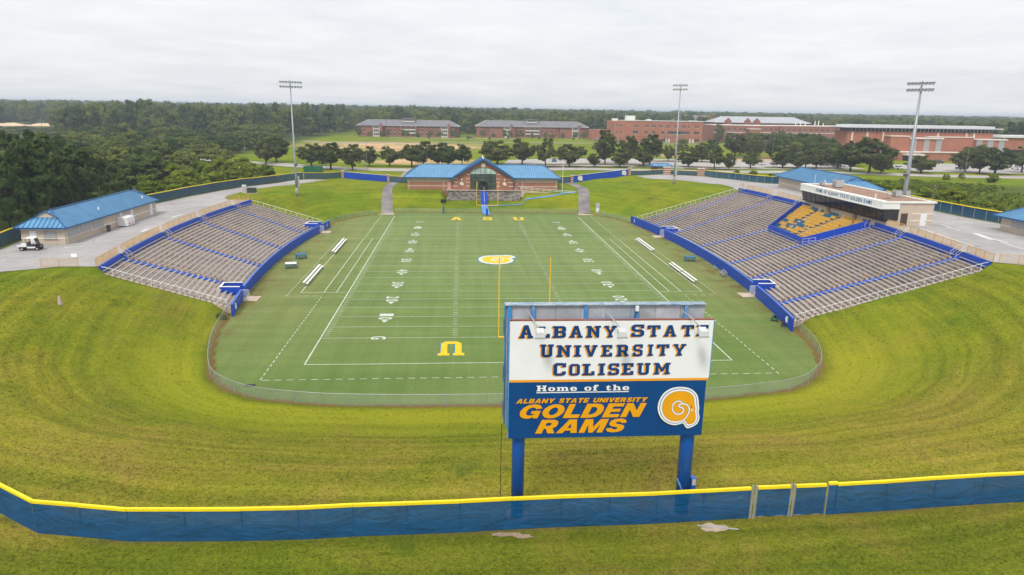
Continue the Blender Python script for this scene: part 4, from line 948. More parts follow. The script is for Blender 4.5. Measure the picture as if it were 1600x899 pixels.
    for a in aisles:
        n = 4; dz = (TOP-zb)/n
        for j in range(n):
            cbox(MB(), off(ROWS)-0.3+j*0.3, off(ROWS)+0.5, a[1]-0.79, a[1]+0.79, zb-0.3, zb+dz*(j+1)-0.003*j, 1).build('top_step', 'step_blue', root)
        for q in (-0.72, 0.72):
            mb = MB(); y = a[1]+q
            mb.tube([(X(off(ROWS)-0.9, y), y, zb), (X(off(ROWS)-0.9, y), y, zb+0.95), (X(off(ROWS)+0.4, y), y, TOP+0.98), (X(off(ROWS)+0.4, y), y, TOP+0.02)], 0.03, 5)
            mb.tube([(X(off(ROWS)-0.9, y), y, zb+0.5), (X(off(ROWS)+0.4, y), y, TOP+0.5)], 0.022, 4)
            mb.build('step_handrail', 'rail_pale', root)
    return root, X, off, zt, cbox, ay
P('coping_blue', (0.05, 0.14, 0.50), 0.5, 0.1)
P('rail_pale', (0.66, 0.58, 0.46), 0.5, 0.1)
A_L = [(31, 29.6), (46, 47.4), (61.6, 64.4), (78, 81.6)]
A_R = [(20.3, 16.6), (35, 32.4), (46.9, 42.4), (63.1, 69.4, 18, 60.2), (78.4, 80.8), (89.8, 94.0)]
standL, XL, offL, ztL, cboxL, ayL = make_stand(STL, 'grandstand', 'smaller concrete grandstand with blue walls and grey benches on the left of the field', 'grandstand', A_L, [27.9, 85.2], 1.65, 0.95)
PREM = (18, 3, A_R[2:4])
standR, XR, offR, ztR, cboxR, ayR = make_stand(STR, 'grandstand', 'larger concrete grandstand with blue walls below the press box on the right', 'grandstand', A_R, [29.0, 80.6], 1.8, 0.95, PREM)
# reserved block of gold chairs in front of the press box, on raised blue-walled deck
def premium():
    i0 = PREM[0]; rows = 33-i0
    root = standR
    def yl(i): return ayR(A_R[2], i)+0.72
    def yh(i): return ayR(A_R[3], i)-0.72
    base = 0.38
    # blue parapet: front and both sides
    o0 = offR(i0)
    cboxR(MB(), o0-0.22, o0-0.02, yl(i0), yh(i0), ztR(i0)-0.6, ztR(i0)+base+0.75, 6).build('reserved_block_wall', 'wall_blue', root)
    for fn in (yl, yh):
        mb = MB(); sgn = 1 if fn is yl else -1
        for i in range(i0, 33):
            y = fn(i); y2 = fn(i+1) if i < 32 else y
            a = (XR(offR(i)-0.02, y), y); b = (XR(offR(i+1)-0.02, y2), y2)
            z = ztR(i); z2 = ztR(i+1)
            p = [(a[0], a[1], z-0.4), (b[0], b[1], z-0.4), (b[0], b[1]+sgn*0.18, z-0.4), (a[0], a[1]+sgn*0.18, z-0.4)]
            q = [(a[0], a[1], z+base+0.72), (b[0], b[1], z2+base+0.72), (b[0], b[1]+sgn*0.18, z2+base+0.72), (a[0], a[1]+sgn*0.18, z+base+0.72)]
            if sgn < 0: p = [p[3], p[2], p[1], p[0]]; q = [q[3], q[2], q[1], q[0]]
            mb.hexa(p+q)
        mb.build('reserved_block_wall', 'wall_blue', root)
    dr = 1.10                                   # deeper treads here
    nr = int((33-i0)*STR['tread']/dr)
    cm_ = MB()
    cm_.box(-0.02, 0.40, -0.24, 0.24, 0.36, 0.43, 0)
    cm_.hexa([(0.36,-0.24,0.40),(0.44,-0.24,0.40),(0.44,0.24,0.40),(0.36,0.24,0.40),(0.50,-0.24,0.86),(0.56,-0.24,0.86),(0.56,0.24,0.86),(0.50,0.24,0.86)], 0)
    cm_.box(0.10, 0.30, -0.05, 0.05, 0.0, 0.36, 1)
    chairs = {}
    for key, mt in (('g', 'chair_gold'), ('b', 'chair_blue')):
        me = bpy.data.meshes.new('chair'); me.from_pydata(cm_.v, [], cm_.f); me.materials.append(M[mt]); me.materials.append(M['bracket']); me.polygons.foreach_set('material_index', cm_.m); chairs[key] = me
    rr = random.Random(5); cnt = 0
    for k in range(nr):
        o = offR(i0)+0.1+k*dr; io = (o-0.75)/STR['tread']; z = ztR(io)+base-0.3
        ya, yb = yl(io)+0.4, yh(io)-0.4
        cboxR(MB(), o, o+dr-0.004, ya-0.22, yb+0.22, z-0.8, z, 6).build('reserved_tread', 'concrete', root)
        n = int((yb-ya)/0.86); y = ya+0.4; prev = 'g'; run = 0
        gap1, gap2 = ya+(yb-ya)*0.36, ya+(yb-ya)*0.72
        while y < yb:
            if abs(y-gap1) < 0.75 or abs(y-gap2) < 0.75: y += 0.3; continue
            if run <= 0:
                prev = 'b' if (rr.random() < 0.22 and abs(y-(ya+yb)/2) < 8) else 'g'; run = rr.randint(4, 9) if prev == 'g' else rr.randint(4, 6)
            run -= 1
            if rr.random() < 0.985:
                c = link('reserved_chair', chairs[prev], root)
                c.location = Vector((XR(o+0.28, y), y, z))-root.location; cnt += 1
            y += 0.56
    for yy in (yl(i0)-0.35, yl(i0)+0.0):
        pass
    mb = MB(); y = yl(i0)-0.75; zz = ztR(i0)
    for dz in (0.45, 0.95): mb.tube([(XR(offR(i0)-0.4, y), y, zz+dz), (XR(offR(i0)+1.8, y-0.4), y-0.4, zz+dz+0.4)], 0.03, 5)
    for f in (0, 0.5, 1): mb.tube([(XR(offR(i0)-0.4+2.2*f, y-0.4*f), y-0.4*f, zz+0.4*f), (XR(offR(i0)-0.4+2.2*f, y-0.4*f), y-0.4*f, zz+0.95+0.4*f)], 0.03, 5)
    mb.build('step_handrail', 'rail_pale', root)
premium()
# yellow picket railings along the top of the stands, one stretch between each pair of stairs
def railing(pts, label, group=None, name='picket_railing'):
    x0, y0, z0 = pts[0]
    r = thing(name, label, 'railing', (x0, y0, z0), 0, group)
    L = []
    for a, b in zip(pts[:-1], pts[1:]):
        a = Vector(a); b = Vector(b); n = max(1, round((b-a).length/2.4))
        for k in range(n): L.append((a.lerp(b, k/n), a.lerp(b, (k+1)/n)))
    pm = MB().box(-0.035, 0.035, -0.035, 0.035, 0, 1.12)
    pst = None
    for a in [q[0] for q in L]+[L[-1][1]]:
        o = pm.build('post', 'rail_yellow', r, world=False) if pst is None else link('post', pst.data, r)
        if pst is None: pst = o
        o.location = a-r.location
    mb = MB()
    for a, b in L:
        for z in (0.12, 1.07): mb.beam(a+Vector((0, 0, z)), b+Vector((0, 0, z)), 0.045, 0.05)
    mb.build('rail', 'rail_yellow', r)
    mb = MB()
    for a, b in L:
        n = max(2, int((b-a).length/0.14)); u = Vector((0, 0, 1))
        for k in range(1, n):
            p = a.lerp(b, k/n); mb.beam(p+u*0.13, p+u*1.06, 0.022, 0.022)
    mb.build('picket', 'rail_yellow', r, kind='stuff')
    return r
def stand_rails(S, X, off, aisles, side, skip=None):
    ya_, yb_ = S['Y0']-S['HALF'], S['Y0']+S['HALF']; R_ = S['rows']
    q_ = S['sh']*off(R_)
    e = [ya_+q_+0.1]+[v for a in aisles for v in (a[1]-0.9, a[1]+0.9)]+[yb_+q_-0.1]
    nth = ['nearest', 'second-nearest', 'third-nearest', 'fourth-nearest', 'fifth-nearest', 'sixth-nearest', 'farthest']
    k = 0; tot = len(e)//2
    for j in range(0, len(e), 2):
        if skip and skip(j//2): continue
        a, b = e[j], e[j+1]; n = max(1, int((b-a)/5)); k = j//2
        pts = [(X(off(R_)+0.55, a+(b-a)*q/n), a+(b-a)*q/n, S['top']+0.05) for q in range(n+1)]
        nm = 'farthest' if k == tot-1 else nth[k]
        railing(pts, f'{nm} stretch of yellow picket railing along the top of the {side} grandstand', f'yellow railings above the {side} stand')
stand_rails(STL, XL, offL, A_L, 'left')
stand_rails(STR, XR, offR, A_R, 'right', skip=lambda k: k == 3)
railing([(-57.9,20.3,H(-57.9,20.3)+.1),(-62.5,20.0,H(-62.5,20)+.1)], 'short yellow picket railing closing the near end of the left plaza at the grass edge')
railing([(-57.6,89.9,H(-57.6,89.9)+.1),(-60.6,90.4,H(-60.6,90.4)+.1)], 'short yellow picket railing at the far end of the left grandstand by the grass')
railing([(62.6,9.3,9.6),(66.9,8.2,9.55)], 'short yellow picket railing at the near end of the right plaza beside the grass')
railing([(63.6,96.6,9.5),(66.4,103,9.2)], 'short yellow picket railing at the far end of the right grandstand')
P('block_dark', (0.15, 0.13, 0.125), 0.95, 0.2, 2.0)
P('post_blue_dull', (0.06, 0.15, 0.30), 0.5, 0.1)
# ================================================================ buildings
def hip_roof(root, ex0, ex1, ey0, ey1, ze, zr, axis='y', inset=None, seams=True, name='roof', mats=('roof_blue', 'roof_blue_trim'), pitch=0.66, gablet=True):
    """hip roof over a rectangle; ridge along axis; fascia, ridge caps and standing seams"""
    if axis == 'y':
        hw = (ex1-ex0)/2; cx = (ex0+ex1)/2; ins = hw if inset is None else inset
        A = [(ex0, ey0), (ex1, ey0), (ex1, ey1), (ex0, ey1)]; R0, R1 = (cx, ey0+ins), (cx, ey1-ins)
        fs = [((ex1, ey0), (ex1, ey1), R1, R0), ((ex0, ey1), (ex0, ey0), R0, R1), ((ex0, ey0), (ex1, ey0), R0), ((ex1, ey1), (ex0, ey1), R1)]
    else:
        hw = (ey1-ey0)/2; cy = (ey0+ey1)/2; ins = hw if inset is None else inset
        A = [(ex0, ey0), (ex1, ey0), (ex1, ey1), (ex0, ey1)]; R0, R1 = (ex0+ins, cy), (ex1-ins, cy)
        fs = [((ex0, ey0), (ex1, ey0), R1, R0), ((ex1, ey1), (ex0, ey1), R0, R1), ((ex0, ey1), (ex0, ey0), R0), ((ex1, ey0), (ex1, ey1), R1)]
    rid = {R0, R1}
    z3 = lambda p: (p[0], p[1], zr if p in rid else ze)
    mb = MB()
    for f in fs: mb.face([z3(p) for p in f])
    mb.face([(p[0], p[1], ze-0.02) for p in reversed(A)])
    rf = mb.build(name, mats[0], root)
    tr = MB()
    for i in range(4):
        a, b = A[i], A[(i+1) % 4]; tr.beam((a[0], a[1], ze-0.08), (b[0], b[1], ze-0.08), 0.10, 0.24)
    for c, r in ((A[0], R0), (A[1], R0 if axis == 'y' else R1), (A[2], R1), (A[3], R1 if axis == 'y' else R0)):
        tr.beam((c[0], c[1], ze+0.05), (r[0], r[1], zr+0.05), 0.22, 0.09)
    tr.beam((R0[0], R0[1], zr+0.06), (R1[0], R1[1], zr+0.06), 0.26, 0.10)
    tr.build('roof_trim', mats[1], rf)
    if seams:
        sm = MB()
        def lerp(a, b, t): return tuple(a[i]+(b[i]-a[i])*t for i in range(3))
        for f in fs:
            P3 = [Vector(z3(p)) for p in f]; e0, e1 = P3[0], P3[1]; L = (e1-e0).length; u = (e1-e0)/L
            nrm = (P3[1]-P3[0]).cross(P3[-1]-P3[0]).normalized(); v = nrm.cross(u)
            n = int(L/pitch)
            for k in range(1, n):
                s0 = L*k/n
                # climb from the eave until the ridge or a hip
                hmax = (P3[2]-e0).dot(v)
                sa = (P3[-1]-e0).dot(u); sb = (P3[2]-e0).dot(u)
                hh = hmax
                if s0 < sa: hh = hmax*s0/sa
                elif s0 > sb: hh = hmax*(L-s0)/max(L-sb, 1e-6)
                if hh < 0.2: continue
                a = e0+u*s0+nrm*0.03; sm.beam(a, a+v*(hh-0.05), 0.12, 0.07)
        sm.build('standing_seams', mats[1] if False else 'roof_seam', rf)
    return rf, R0, R1
metal_roof('roof_seam', (0.045, 0.155, 0.31))
def wallbox(root, x0, x1, y0, y1, z0, z1, mt, name='wall', open_top=False):
    """four separate walls"""
    t = 0.2
    MB().box(x0, x1, y0, y0+t, z0, z1).build(name, mt, root); MB().box(x0, x1, y1-t, y1, z0, z1).build(name, mt, root)
    MB().box(x0, x0+t, y0+t+.002, y1-t-.002, z0, z1).build(name, mt, root); MB().box(x1-t, x1, y0+t+.002, y1-t-.002, z0, z1).build(name, mt, root)
def on_wall(root, face, c, a0, a1, z0, z1, mt, name, d=0.05):
    """flat fitting on a wall: face x+/x-/y+/y- at coordinate c, spanning a0..a1"""
    s = 1 if face[1] == '+' else -1
    if face[0] == 'x': mb = MB().box(c+s*0.003, c+s*d, a0, a1, z0, z1)
    else: mb = MB().box(a0, a1, c+s*0.003, c+s*d, z0, z1)
    return mb.build(name, mt, root)
def shutter(root, face, c, a0, a1, z0, z1):
    w = on_wall(root, face, c, a0, a1, z0, z1, 'shutter_grey', 'shutter', 0.05)
    n = max(3, int((z1-z0)/0.18)); mb = MB(); s = 1 if face[1] == '+' else -1
    for k in range(n):
        z = z0+(z1-z0)*(k+0.5)/n
        if face[0] == 'x': mb.box(c+s*0.052, c+s*0.075, a0+0.04, a1-0.04, z-0.03, z+0.03)
        else: mb.box(a0+0.04, a1-0.04, c+s*0.052, c+s*0.075, z-0.03, z+0.03)
    mb.build('slat', 'ac_grey', w)
    if face[0] == 'x': MB().box(c+s*0.004, c+s*0.22, a0-0.1, a1+0.1, z0-0.08, z0-0.012).build('sill', 'trim_cream', w)
    else: MB().box(a0-0.1, a1+0.1, c+s*0.004, c+s*0.22, z0-0.08, z0-0.012).build('sill', 'trim_cream', w)
def door(root, face, c, a0, a1, z0, z1, mt='door_white'):
    d = on_wall(root, face, c, a0, a1, z0, z1, mt, 'door', 0.07); s = 1 if face[1] == '+' else -1
    am = a0+(a1-a0)*0.85
    if face[0] == 'x': MB().box(c+s*0.072, c+s*0.13, am-0.06, am+0.06, z0+0.95, z0+1.08).build('handle', 'steel', d)
    else: MB().box(am-0.06, am+0.06, c+s*0.072, c+s*0.13, z0+0.95, z0+1.08).build('handle', 'steel', d)
def bands(root, x0, x1, y0, y1, zs, d=0.04):
    for z, h in zs:
        mb = MB(); mb.box(x0-d, x1+d, y0-d, y0-0.003, z, z+h); mb.box(x0-d, x1+d, y1+0.003, y1+d, z, z+h); mb.box(x0-d, x0-0.003, y0-.0, y1, z, z+h); mb.box(x1+0.003, x1+d, y0, y1, z, z+h)
        mb.build('trim_band', 'trim_cream', root)

# ---- left concession building
z = 6.45
cb = thing('concession_building', 'long tan concession building with blue metal hip roof on the left plaza', 'building', (-71, 52.6, z))
wallbox(cb, -74.2, -67.8, 36.2, 69.1, z-0.3, z+2.75, 'stucco'); bands(cb, -74.2, -67.8, 36.2, 69.1, [(z+0.95, 0.2), (z+2.3, 0.2)])
rf, R0, R1 = hip_roof(cb, -74.85, -67.15, 35.55, 69.75, z+2.75, z+5.0, 'y', 3.4)
for yy, sg in ((R0[1], -1), (R1[1], 1)):                  # small gablet below each end of the ridge
    mb = MB(); xx = R0[0]; zr = z+5.0
    mb.add([(xx-1.5, yy+sg*1.45, zr-0.92), (xx+1.5, yy+sg*1.45, zr-0.92), (xx, yy+sg*1.3, zr-0.06), (xx-1.35, yy+sg*0.3, zr-0.74), (xx+1.35, yy+sg*0.3, zr-0.74), (xx, yy-sg*0.3, zr+0.0)], [(0, 1, 2) if sg < 0 else (2, 1, 0)], 0)
    mb.build('gablet', 'stucco', cb)
    mb = MB()
    for s_ in (-1, 1): mb.beam((xx, yy+sg*1.45, zr+0.08), (xx+s_*2.0, yy+sg*1.55, zr-1.02), 0.3, 0.1)
    mb.build('gablet_trim', 'roof_blue_trim', cb)
door(cb, 'y-', 36.2, -72.9, -71.9, z, z+2.2); shutter(cb, 'y-', 36.2, -70.9, -69.0, z+1.05, z+2.2)
for a, b in ((37.0, 40.4), (40.9, 44.3), (44.8, 48.2)): shutter(cb, 'x+', -67.8, a, b, z+1.05, z+2.2)
for a in (54.6, 58.8, 67.0): door(cb, 'x+', -67.8, a-0.55, a+0.55, z, z+2.3)
for a in (37.4, 41.2, 45.3): MB().box(-67.78, -67.45, a-0.2, a+0.2, z+2.35, z+2.6).build('wall_light', 'rail_white', cb)
for a in (36.5, 52.8, 68.9): MB().tube([(-67.68, a, z+0.05), (-67.68, a, z+2.6)], 0.05, 6).build('downspout', 'trim_cream', cb)
for x, y in ((-68.6, 48.8), (-68.4, 65.2)):
    zz = z+5.0-(abs(x+71.05)/4.35)*2.25; MB().tube([(x, y, zz-0.1), (x, y, zz+0.45)], 0.13, 8).build('roof_vent', 'rail_white', cb)
# ---- right concession building behind the press box
z = 9.15
cb2 = thing('concession_building', 'tan concession building with blue metal hip roof behind the press box', 'building', (80.8, 89, z))
wallbox(cb2, 76.6, 85.0, 74.0, 105.0, z-0.4, z+2.8, 'stucco'); bands(cb2, 76.6, 85.0, 74.0, 105.0, [(z+0.95, 0.2), (z+2.3, 0.2)])
rf, R0, R1 = hip_roof(cb2, 75.5, 86.1, 72.8, 106.2, z+2.8, z+5.3, 'y', 4.4)
mb = MB(); xx = R0[0]; zr = z+5.3
for s_ in (-1, 1): mb.beam((xx, R0[1]-1.45, zr+0.08), (xx+s_*2.2, R0[1]-1.6, zr-1.05), 0.3, 0.1)
mb.build('gablet_trim', 'roof_blue_trim', cb2)
mb = MB(); mb.face([(xx-1.8, R0[1]-1.45, zr-0.95), (xx+1.8, R0[1]-1.45, zr-0.95), (xx, R0[1]-1.3, zr-0.03)]); mb.build('gablet', 'roof_blue', cb2)
for a, b in ((76, 80), (82, 86)): shutter(cb2, 'x-', 76.6, a, b, z+1.05, z+2.2)
door(cb2, 'x-', 76.6, 90, 91.1, z, z+2.2)
# ---- kiosk at the right edge
z = H(86.5, 30)+0.05
ks = thing('kiosk', 'small tan kiosk with blue metal roof at the right edge of the plaza', 'kiosk', (85.6, 31, z))
wallbox(ks, 82.8, 88.2, 26.2, 34.8, z-0.3, z+2.6, 'stucco'); bands(ks, 82.8, 88.2, 26.2, 34.8, [(z+0.95, 0.2), (z+2.2, 0.2)])
hip_roof(ks, 81.8, 89.2, 25.2, 35.8, z+2.6, z+4.5, 'y', 3.4)
shutter(ks, 'y+', 34.8, 84, 86.5, z+1.05, z+2.1); shutter(ks, 'x-', 82.8, 29, 32.5, z+1.05, z+2.1)

# ---- press box
pz = 9.5
pb = thing('press_box', 'flat-roofed cream press box with dark window band on top of the right grandstand', 'press box', (68.5, 53, pz))
px0, px1, py0, py1 = 65.3, 73.4, 38.6, 67.6
MB().box(px0, px0+0.25, py0, py1, pz-1.6, pz+1.0).build('front_wall', 'stucco', pb)
MB().box(px0, px0+0.25, py0, py1, pz+2.85, pz+4.1).build('front_wall', 'stucco', pb)
MB().box(px0+0.252, px1, py0, py0+0.25, pz-0.4, pz+4.1).build('side_wall', 'stucco', pb)
MB().box(px0+0.252, px1, py1-0.25, py1, pz-0.4, pz+4.1).build('side_wall', 'stucco', pb)
MB().box(px1-0.25, px1, py0+0.252, py1-0.252, pz-0.4, pz+4.1).build('back_wall', 'stucco', pb)
MB().box(px0+0.26, px1-0.26, py0+0.26, py1-0.26, pz+3.75, pz+4.0).build('roof', 'gravel_roof', pb)
mb = MB()                                                   # white parapet cap
for a in ((px0-1.3, px1+0.25, py0-0.25, py0+0.15), (px0-1.3, px1+0.25, py1-0.15, py1+0.25), (px1-0.15, px1+0.25, py0+0.152, py1-0.152)): mb.box(*a, pz+3.95, pz+4.25)
mb.build('parapet_cap', 'fascia_white', pb)
# leaning bay of windows with a white fascia above
fx = px0-1.25
mb = MB(); mb.box(fx, px0-0.003, py0-0.1, py1+0.1, pz+3.02, pz+4.22); fas = mb.build('fascia', 'fascia_white', pb)
MB().box(fx-0.06, px0+1.9, py0-0.16, py0-0.104, pz+2.92, pz+4.24).build('fascia_return', 'fascia_white', pb)
MB().box(fx-0.12, fx-0.004, py0-0.16, py1+0.16, pz+2.90, pz+3.02).build('drip_edge', 'fascia_white', pb)
nb = 15
for k in range(nb):
    a, b = py0+0.02+(py1-py0-0.04)*k/nb, py0+0.02+(py1-py0-0.04)*(k+1)/nb
    dk = k in (4, 9)
    w = MB().hexa([(px0-0.62, a+0.07, pz+0.95), (px0-0.50, a+0.07, pz+0.95), (px0-0.50, b-0.07, pz+0.95), (px0-0.62, b-0.07, pz+0.95), (px0-1.05, a+0.07, pz+2.90), (px0-0.93, a+0.07, pz+2.90), (px0-0.93, b-0.07, pz+2.90), (px0-1.05, b-0.07, pz+2.90)]).build('window', 'glass_dark', pb)
    MB().hexa([(px0-0.66, a-0.05, pz+0.94), (px0-0.45, a-0.05, pz+0.94), (px0-0.45, a+0.05, pz+0.94), (px0-0.66, a+0.05, pz+0.94), (px0-1.09, a-0.05, pz+2.89), (px0-0.88, a-0.05, pz+2.89), (px0-0.88, a+0.05, pz+2.89), (px0-1.09, a+0.05, pz+2.89)]).build('mullion', 'black', w)
MB().box(px0-0.72, px0-0.004, py0-0.1, py1+0.1, pz+0.80, pz+0.93).build('window_shelf', 'black', pb)
MB().hexa([(px0-0.55, py0+0.0, pz+0.94), (px0+1.9, py0-0.09, pz+0.94), (px0+1.9, py0-0.01, pz+0.94), (px0-0.55, py0+0.06, pz+0.94), (px0-1.0, py0+0.0, pz+2.90), (px0+1.9, py0-0.09, pz+2.90), (px0+1.9, py0-0.01, pz+2.90), (px0-1.0, py0+0.06, pz+2.90)]).build('side_window', 'glass_dark', pb)
MB().box(px0-0.35, px0-0.003, py0+9.1, py0+10.0, pz-1.2, pz+0.79).build('door_niche', 'wood', pb)
MB().box(px0-0.35, px0-0.003, py0+18.6, py0+19.5, pz-1.2, pz+0.79).build('door_niche', 'wood', pb)
for zz in (pz+0.85, pz+2.05): MB().box(px0+4.2, px1+0.04, py0-0.05, py0-0.003, zz, zz+0.22).build('trim_band', 'trim_cream', pb)
on_wall(pb, 'y-', py0, px0+2.4, px0+3.6, pz-0.1, pz+2.2, 'door_brown', 'open_doorway', 0.03); door(pb, 'y-', py0, px1-2.2, px1-1.1, pz-0.1, pz+2.1)
text = 'HOME OF ALBANY STATE GOLDEN RAMS'; y = py0+22.6; adv = 0.62
for ch in text:
    if ch == ' ': y -= 0.42; continue
    mb = MB(); w = 0.46*min(1.3, max(0.35, FT[ch][0]/0.72)); T = lambda u, v, d: (fx-0.001-d, u, v)
    g_ = FT[ch]; T2 = lambda u, v, d: (fx-0.001-d, y-u, v)
    font_mesh(mb, g_, 0, w, pz+3.30, pz+3.95, T2, 0.03); mb.build('letter', 'post_blue_dull', fas); y -= w+0.14
# roof plant
def ac_unit(x, y, sx, sy, sz, label, z=pz+4.0):
    t_ = thing('air_conditioner', label, 'air conditioner', (x, y, z), 0, 'air conditioners on the press box roof')
    MB().box(x-sx/2, x+sx/2, y-sy/2, y+sy/2, z+0.12, z+sz).build('casing', 'ac_grey', t_)
    mb = MB()
    for k in range(5): mb.box(x-sx/2-0.02, x-sx/2-0.003, y-sy/2+0.08, y+sy/2-0.08, z+0.25+(sz-0.4)*k/5, z+0.25+(sz-0.4)*k/5+0.05)
    mb.build('louvre', 'lamp_grey', t_)
    for dx_ in (-1, 1): MB().box(x+dx_*sx*0.4-0.05, x+dx_*sx*0.4+0.05, y-sy/2, y+sy/2, z, z+0.118).build('skid', 'lamp_grey', t_)
    MB().tube([(x, y, z+sz), (x, y, z+sz+0.06)], min(sx, sy)*0.36, 10).build('fan_cover', 'lamp_grey', t_)
ac_unit(69.2, 62.5, 1.6, 1.6, 1.5, 'big pale boxy air conditioner on the far half of the press box roof')
ac_unit(72.0, 47.2, 1.1, 1.3, 1.15, 'grey air conditioner on the press box roof beside the light tower')
ac_unit(67.4, 65.4, 0.7, 0.7, 0.75, 'small grey roof unit at the far end of the press box roof')
for (x, y, lb) in ((67.0, 63.8, 'small satellite dish at the far end of the press box roof'), (68.6, 44.6, 'satellite dish on a mast near the middle of the press box roof')):
    z = pz+4.0; t_ = thing('satellite_dish', lb, 'satellite dish', (x, y, z)); MB().tube([(x, y, z), (x, y, z+0.9)], 0.04, 6).build('mast', 'galv', t_)
    mb = MB(); c = Vector((x, y, z+1.0)); ax = Vector((0.5, -0.7, 0.5)).normalized(); u = ax.orthogonal().normalized(); v = ax.cross(u); ring = []
    for rr_, dd in ((0.0, 0.0), (0.25, 0.03), (0.45, 0.12)): ring.append([c+ax*dd+(u*math.cos(q*PI/5)+v*math.sin(q*PI/5))*rr_ for q in range(10)])
    for i in range(2):
        for q in range(10): mb.quad(ring[i][q], ring[i][(q+1) % 10], ring[i+1][(q+1) % 10], ring[i+1][q])
    mb.build('dish', 'ac_grey', t_); MB().tube([c, c+ax*0.45], 0.02, 5).build('feed_arm', 'galv', t_)
    MB().box(x-0.5, x+0.5, y-0.5, y+0.5, z-0.0+0.004, z+0.06).build('base_plate', 'lamp_grey', t_)
t_ = thing('antenna_mast', 'thin antenna mast at the far corner of the press box roof', 'antenna', (66.2, 66.2, pz+4.0)); z = pz+4.0
MB().tube([(66.2, 66.2, z), (66.2, 66.2, z+2.2)], 0.035, 6).build('mast', 'rail_white', t_); MB().beam((65.7, 66.2, z+1.7), (66.7, 66.2, z+1.7), 0.03, 0.03).build('crossbar', 'galv', t_)
MB().tube([(66.8, 45.2, z), (66.8, 45.2, z+0.7)], 0.12, 8).build('roof_vent', 'rail_white', pb)

# ---- field house at the far end
fz = 5.0; FX = -0.55
fh = thing('field_house', 'brick field house with blue metal roofs and arched glass gable behind the far end zone', 'field house', (FX, 135, fz))
def wing(x0, x1):
    MB().box(x0, x1, 129.6, 129.85, fz-2.0, fz+2.35).build('wing_wall', 'brick', fh)
    MB().box(x0, x1, 129.62, 129.86, fz+2.352, fz+3.42).build('wing_band', 'stucco', fh)
wing(-22.4, -9.0); wing(7.9, 21.3)
for xx in (-22.4, 21.05): MB().box(xx, xx+0.25, 129.87, 144.4, fz-1.0, fz+3.42).build('end_wall', 'brick', fh)
MB().box(-22.4, 21.3, 144.41, 144.65, fz-0.5, fz+3.42).build('rear_wall', 'brick', fh)
for x0, x1 in ((-22.4, -9.0), (7.9, 21.3)):
    for zz in (fz+0.85, fz+2.1): MB().box(x0-0.04, x1, 129.55, 129.597, zz, zz+0.14).build('trim_band', 'trim_cream', fh)
rf, R0, R1 = hip_roof(fh, -23.4, 22.3, 128.7, 145.5, fz+3.42, fz+6.55, 'x', 4.6, pitch=0.66)
# centre gable: brick front with an arched window wall
gx0, gx1, gy = -9.2, 8.1, 128.3; ga = fz+8.4; ge = fz+3.5; gc = (gx0+gx1)/2
ax0, ax1 = -4.25, 3.2; ac_ = (ax0+ax1)/2; sp_ = fz+4.5; top = fz+6.35
arch = [(ax1, fz+0.0)]+[(ac_+(ax1-ac_)*math.cos(q*PI/14), sp_+(top-sp_)*math.sin(q*PI/14)) for q in range(15)]+[(ax0, fz+0.0)]
outer = [(gx0, fz-0.01)]+[(ax0, fz-0.01)]+arch[::-1][0:]+[(ax1, fz-0.01), (gx1, fz-0.01), (gx1, ge), (gc, ga), (gx0, ge)]
oo = []
for p in outer:
    if not oo or (abs(oo[-1][0]-p[0])+abs(oo[-1][1]-p[1])) > 1e-4: oo.append(p)
MB().plate([oo], lambda u, v, d: (u, gy+0.3-d, v), 0.3).build('gable_wall', 'brick', fh)
for xx in (gx0, gx1-0.25): MB().box(xx, xx+0.25, gy+0.302, 129.9, fz, ge).build('gable_return', 'brick', fh)
rb, rt_ = gy-0.9, 139.5                                     # gable roof, two slopes
for s_ in (-1, 1):
    ex = gc+s_*((gx1-gx0)/2+0.9); ez = ge-0.42; rz_ = ga+0.45
    a, b, c, d = (gc, rb, rz_), (ex, rb, ez), (ex, 136.5, ez), (gc, rt_, rz_)
    mb = MB(); mb.face([a, b, c, d] if s_ < 0 else [d, c, b, a]); mb.face([(p[0], p[1], p[2]-0.16) for p in ([d, c, b, a] if s_ < 0 else [a, b, c, d])]); g_ = mb.build('gable_roof', 'roof_blue', fh)
    MB().beam((gc, rb-0.02, rz_-0.1), (ex, rb-0.02, ez-0.1), 0.12, 0.42).build('bargeboard', 'roof_blue_trim', g_)
    MB().beam((ex, rb, ez-0.05), (ex, 136.5, ez-0.05), 0.12, 0.2).build('eave_trim', 'roof_blue_trim', g_)
    mb = MB()
    for k in range(1, 18):
        yy = rb+k*0.66
        if yy > rt_: break
        e2 = min(1.0, 1.0 if yy < 136.5 else (rt_-yy)/(rt_-136.5))
        mb.beam((gc, yy, rz_+0.03), (gc+(ex-gc)*e2, yy, rz_+(ez-rz_)*e2+0.03), 0.09, 0.07)
    mb.build('standing_seams', 'roof_seam', g_)
MB().beam((gc, rb, ga+0.50), (gc, rt_, ga+0.50), 0.3, 0.1).build('ridge_cap', 'roof_metal_white', fh)
MB().tube([(gc, gy-0.004, ga-1.35), (gc, gy-0.06, ga-1.35)], 0.62, 20).build('round_medallion', 'trim_cream', fh)
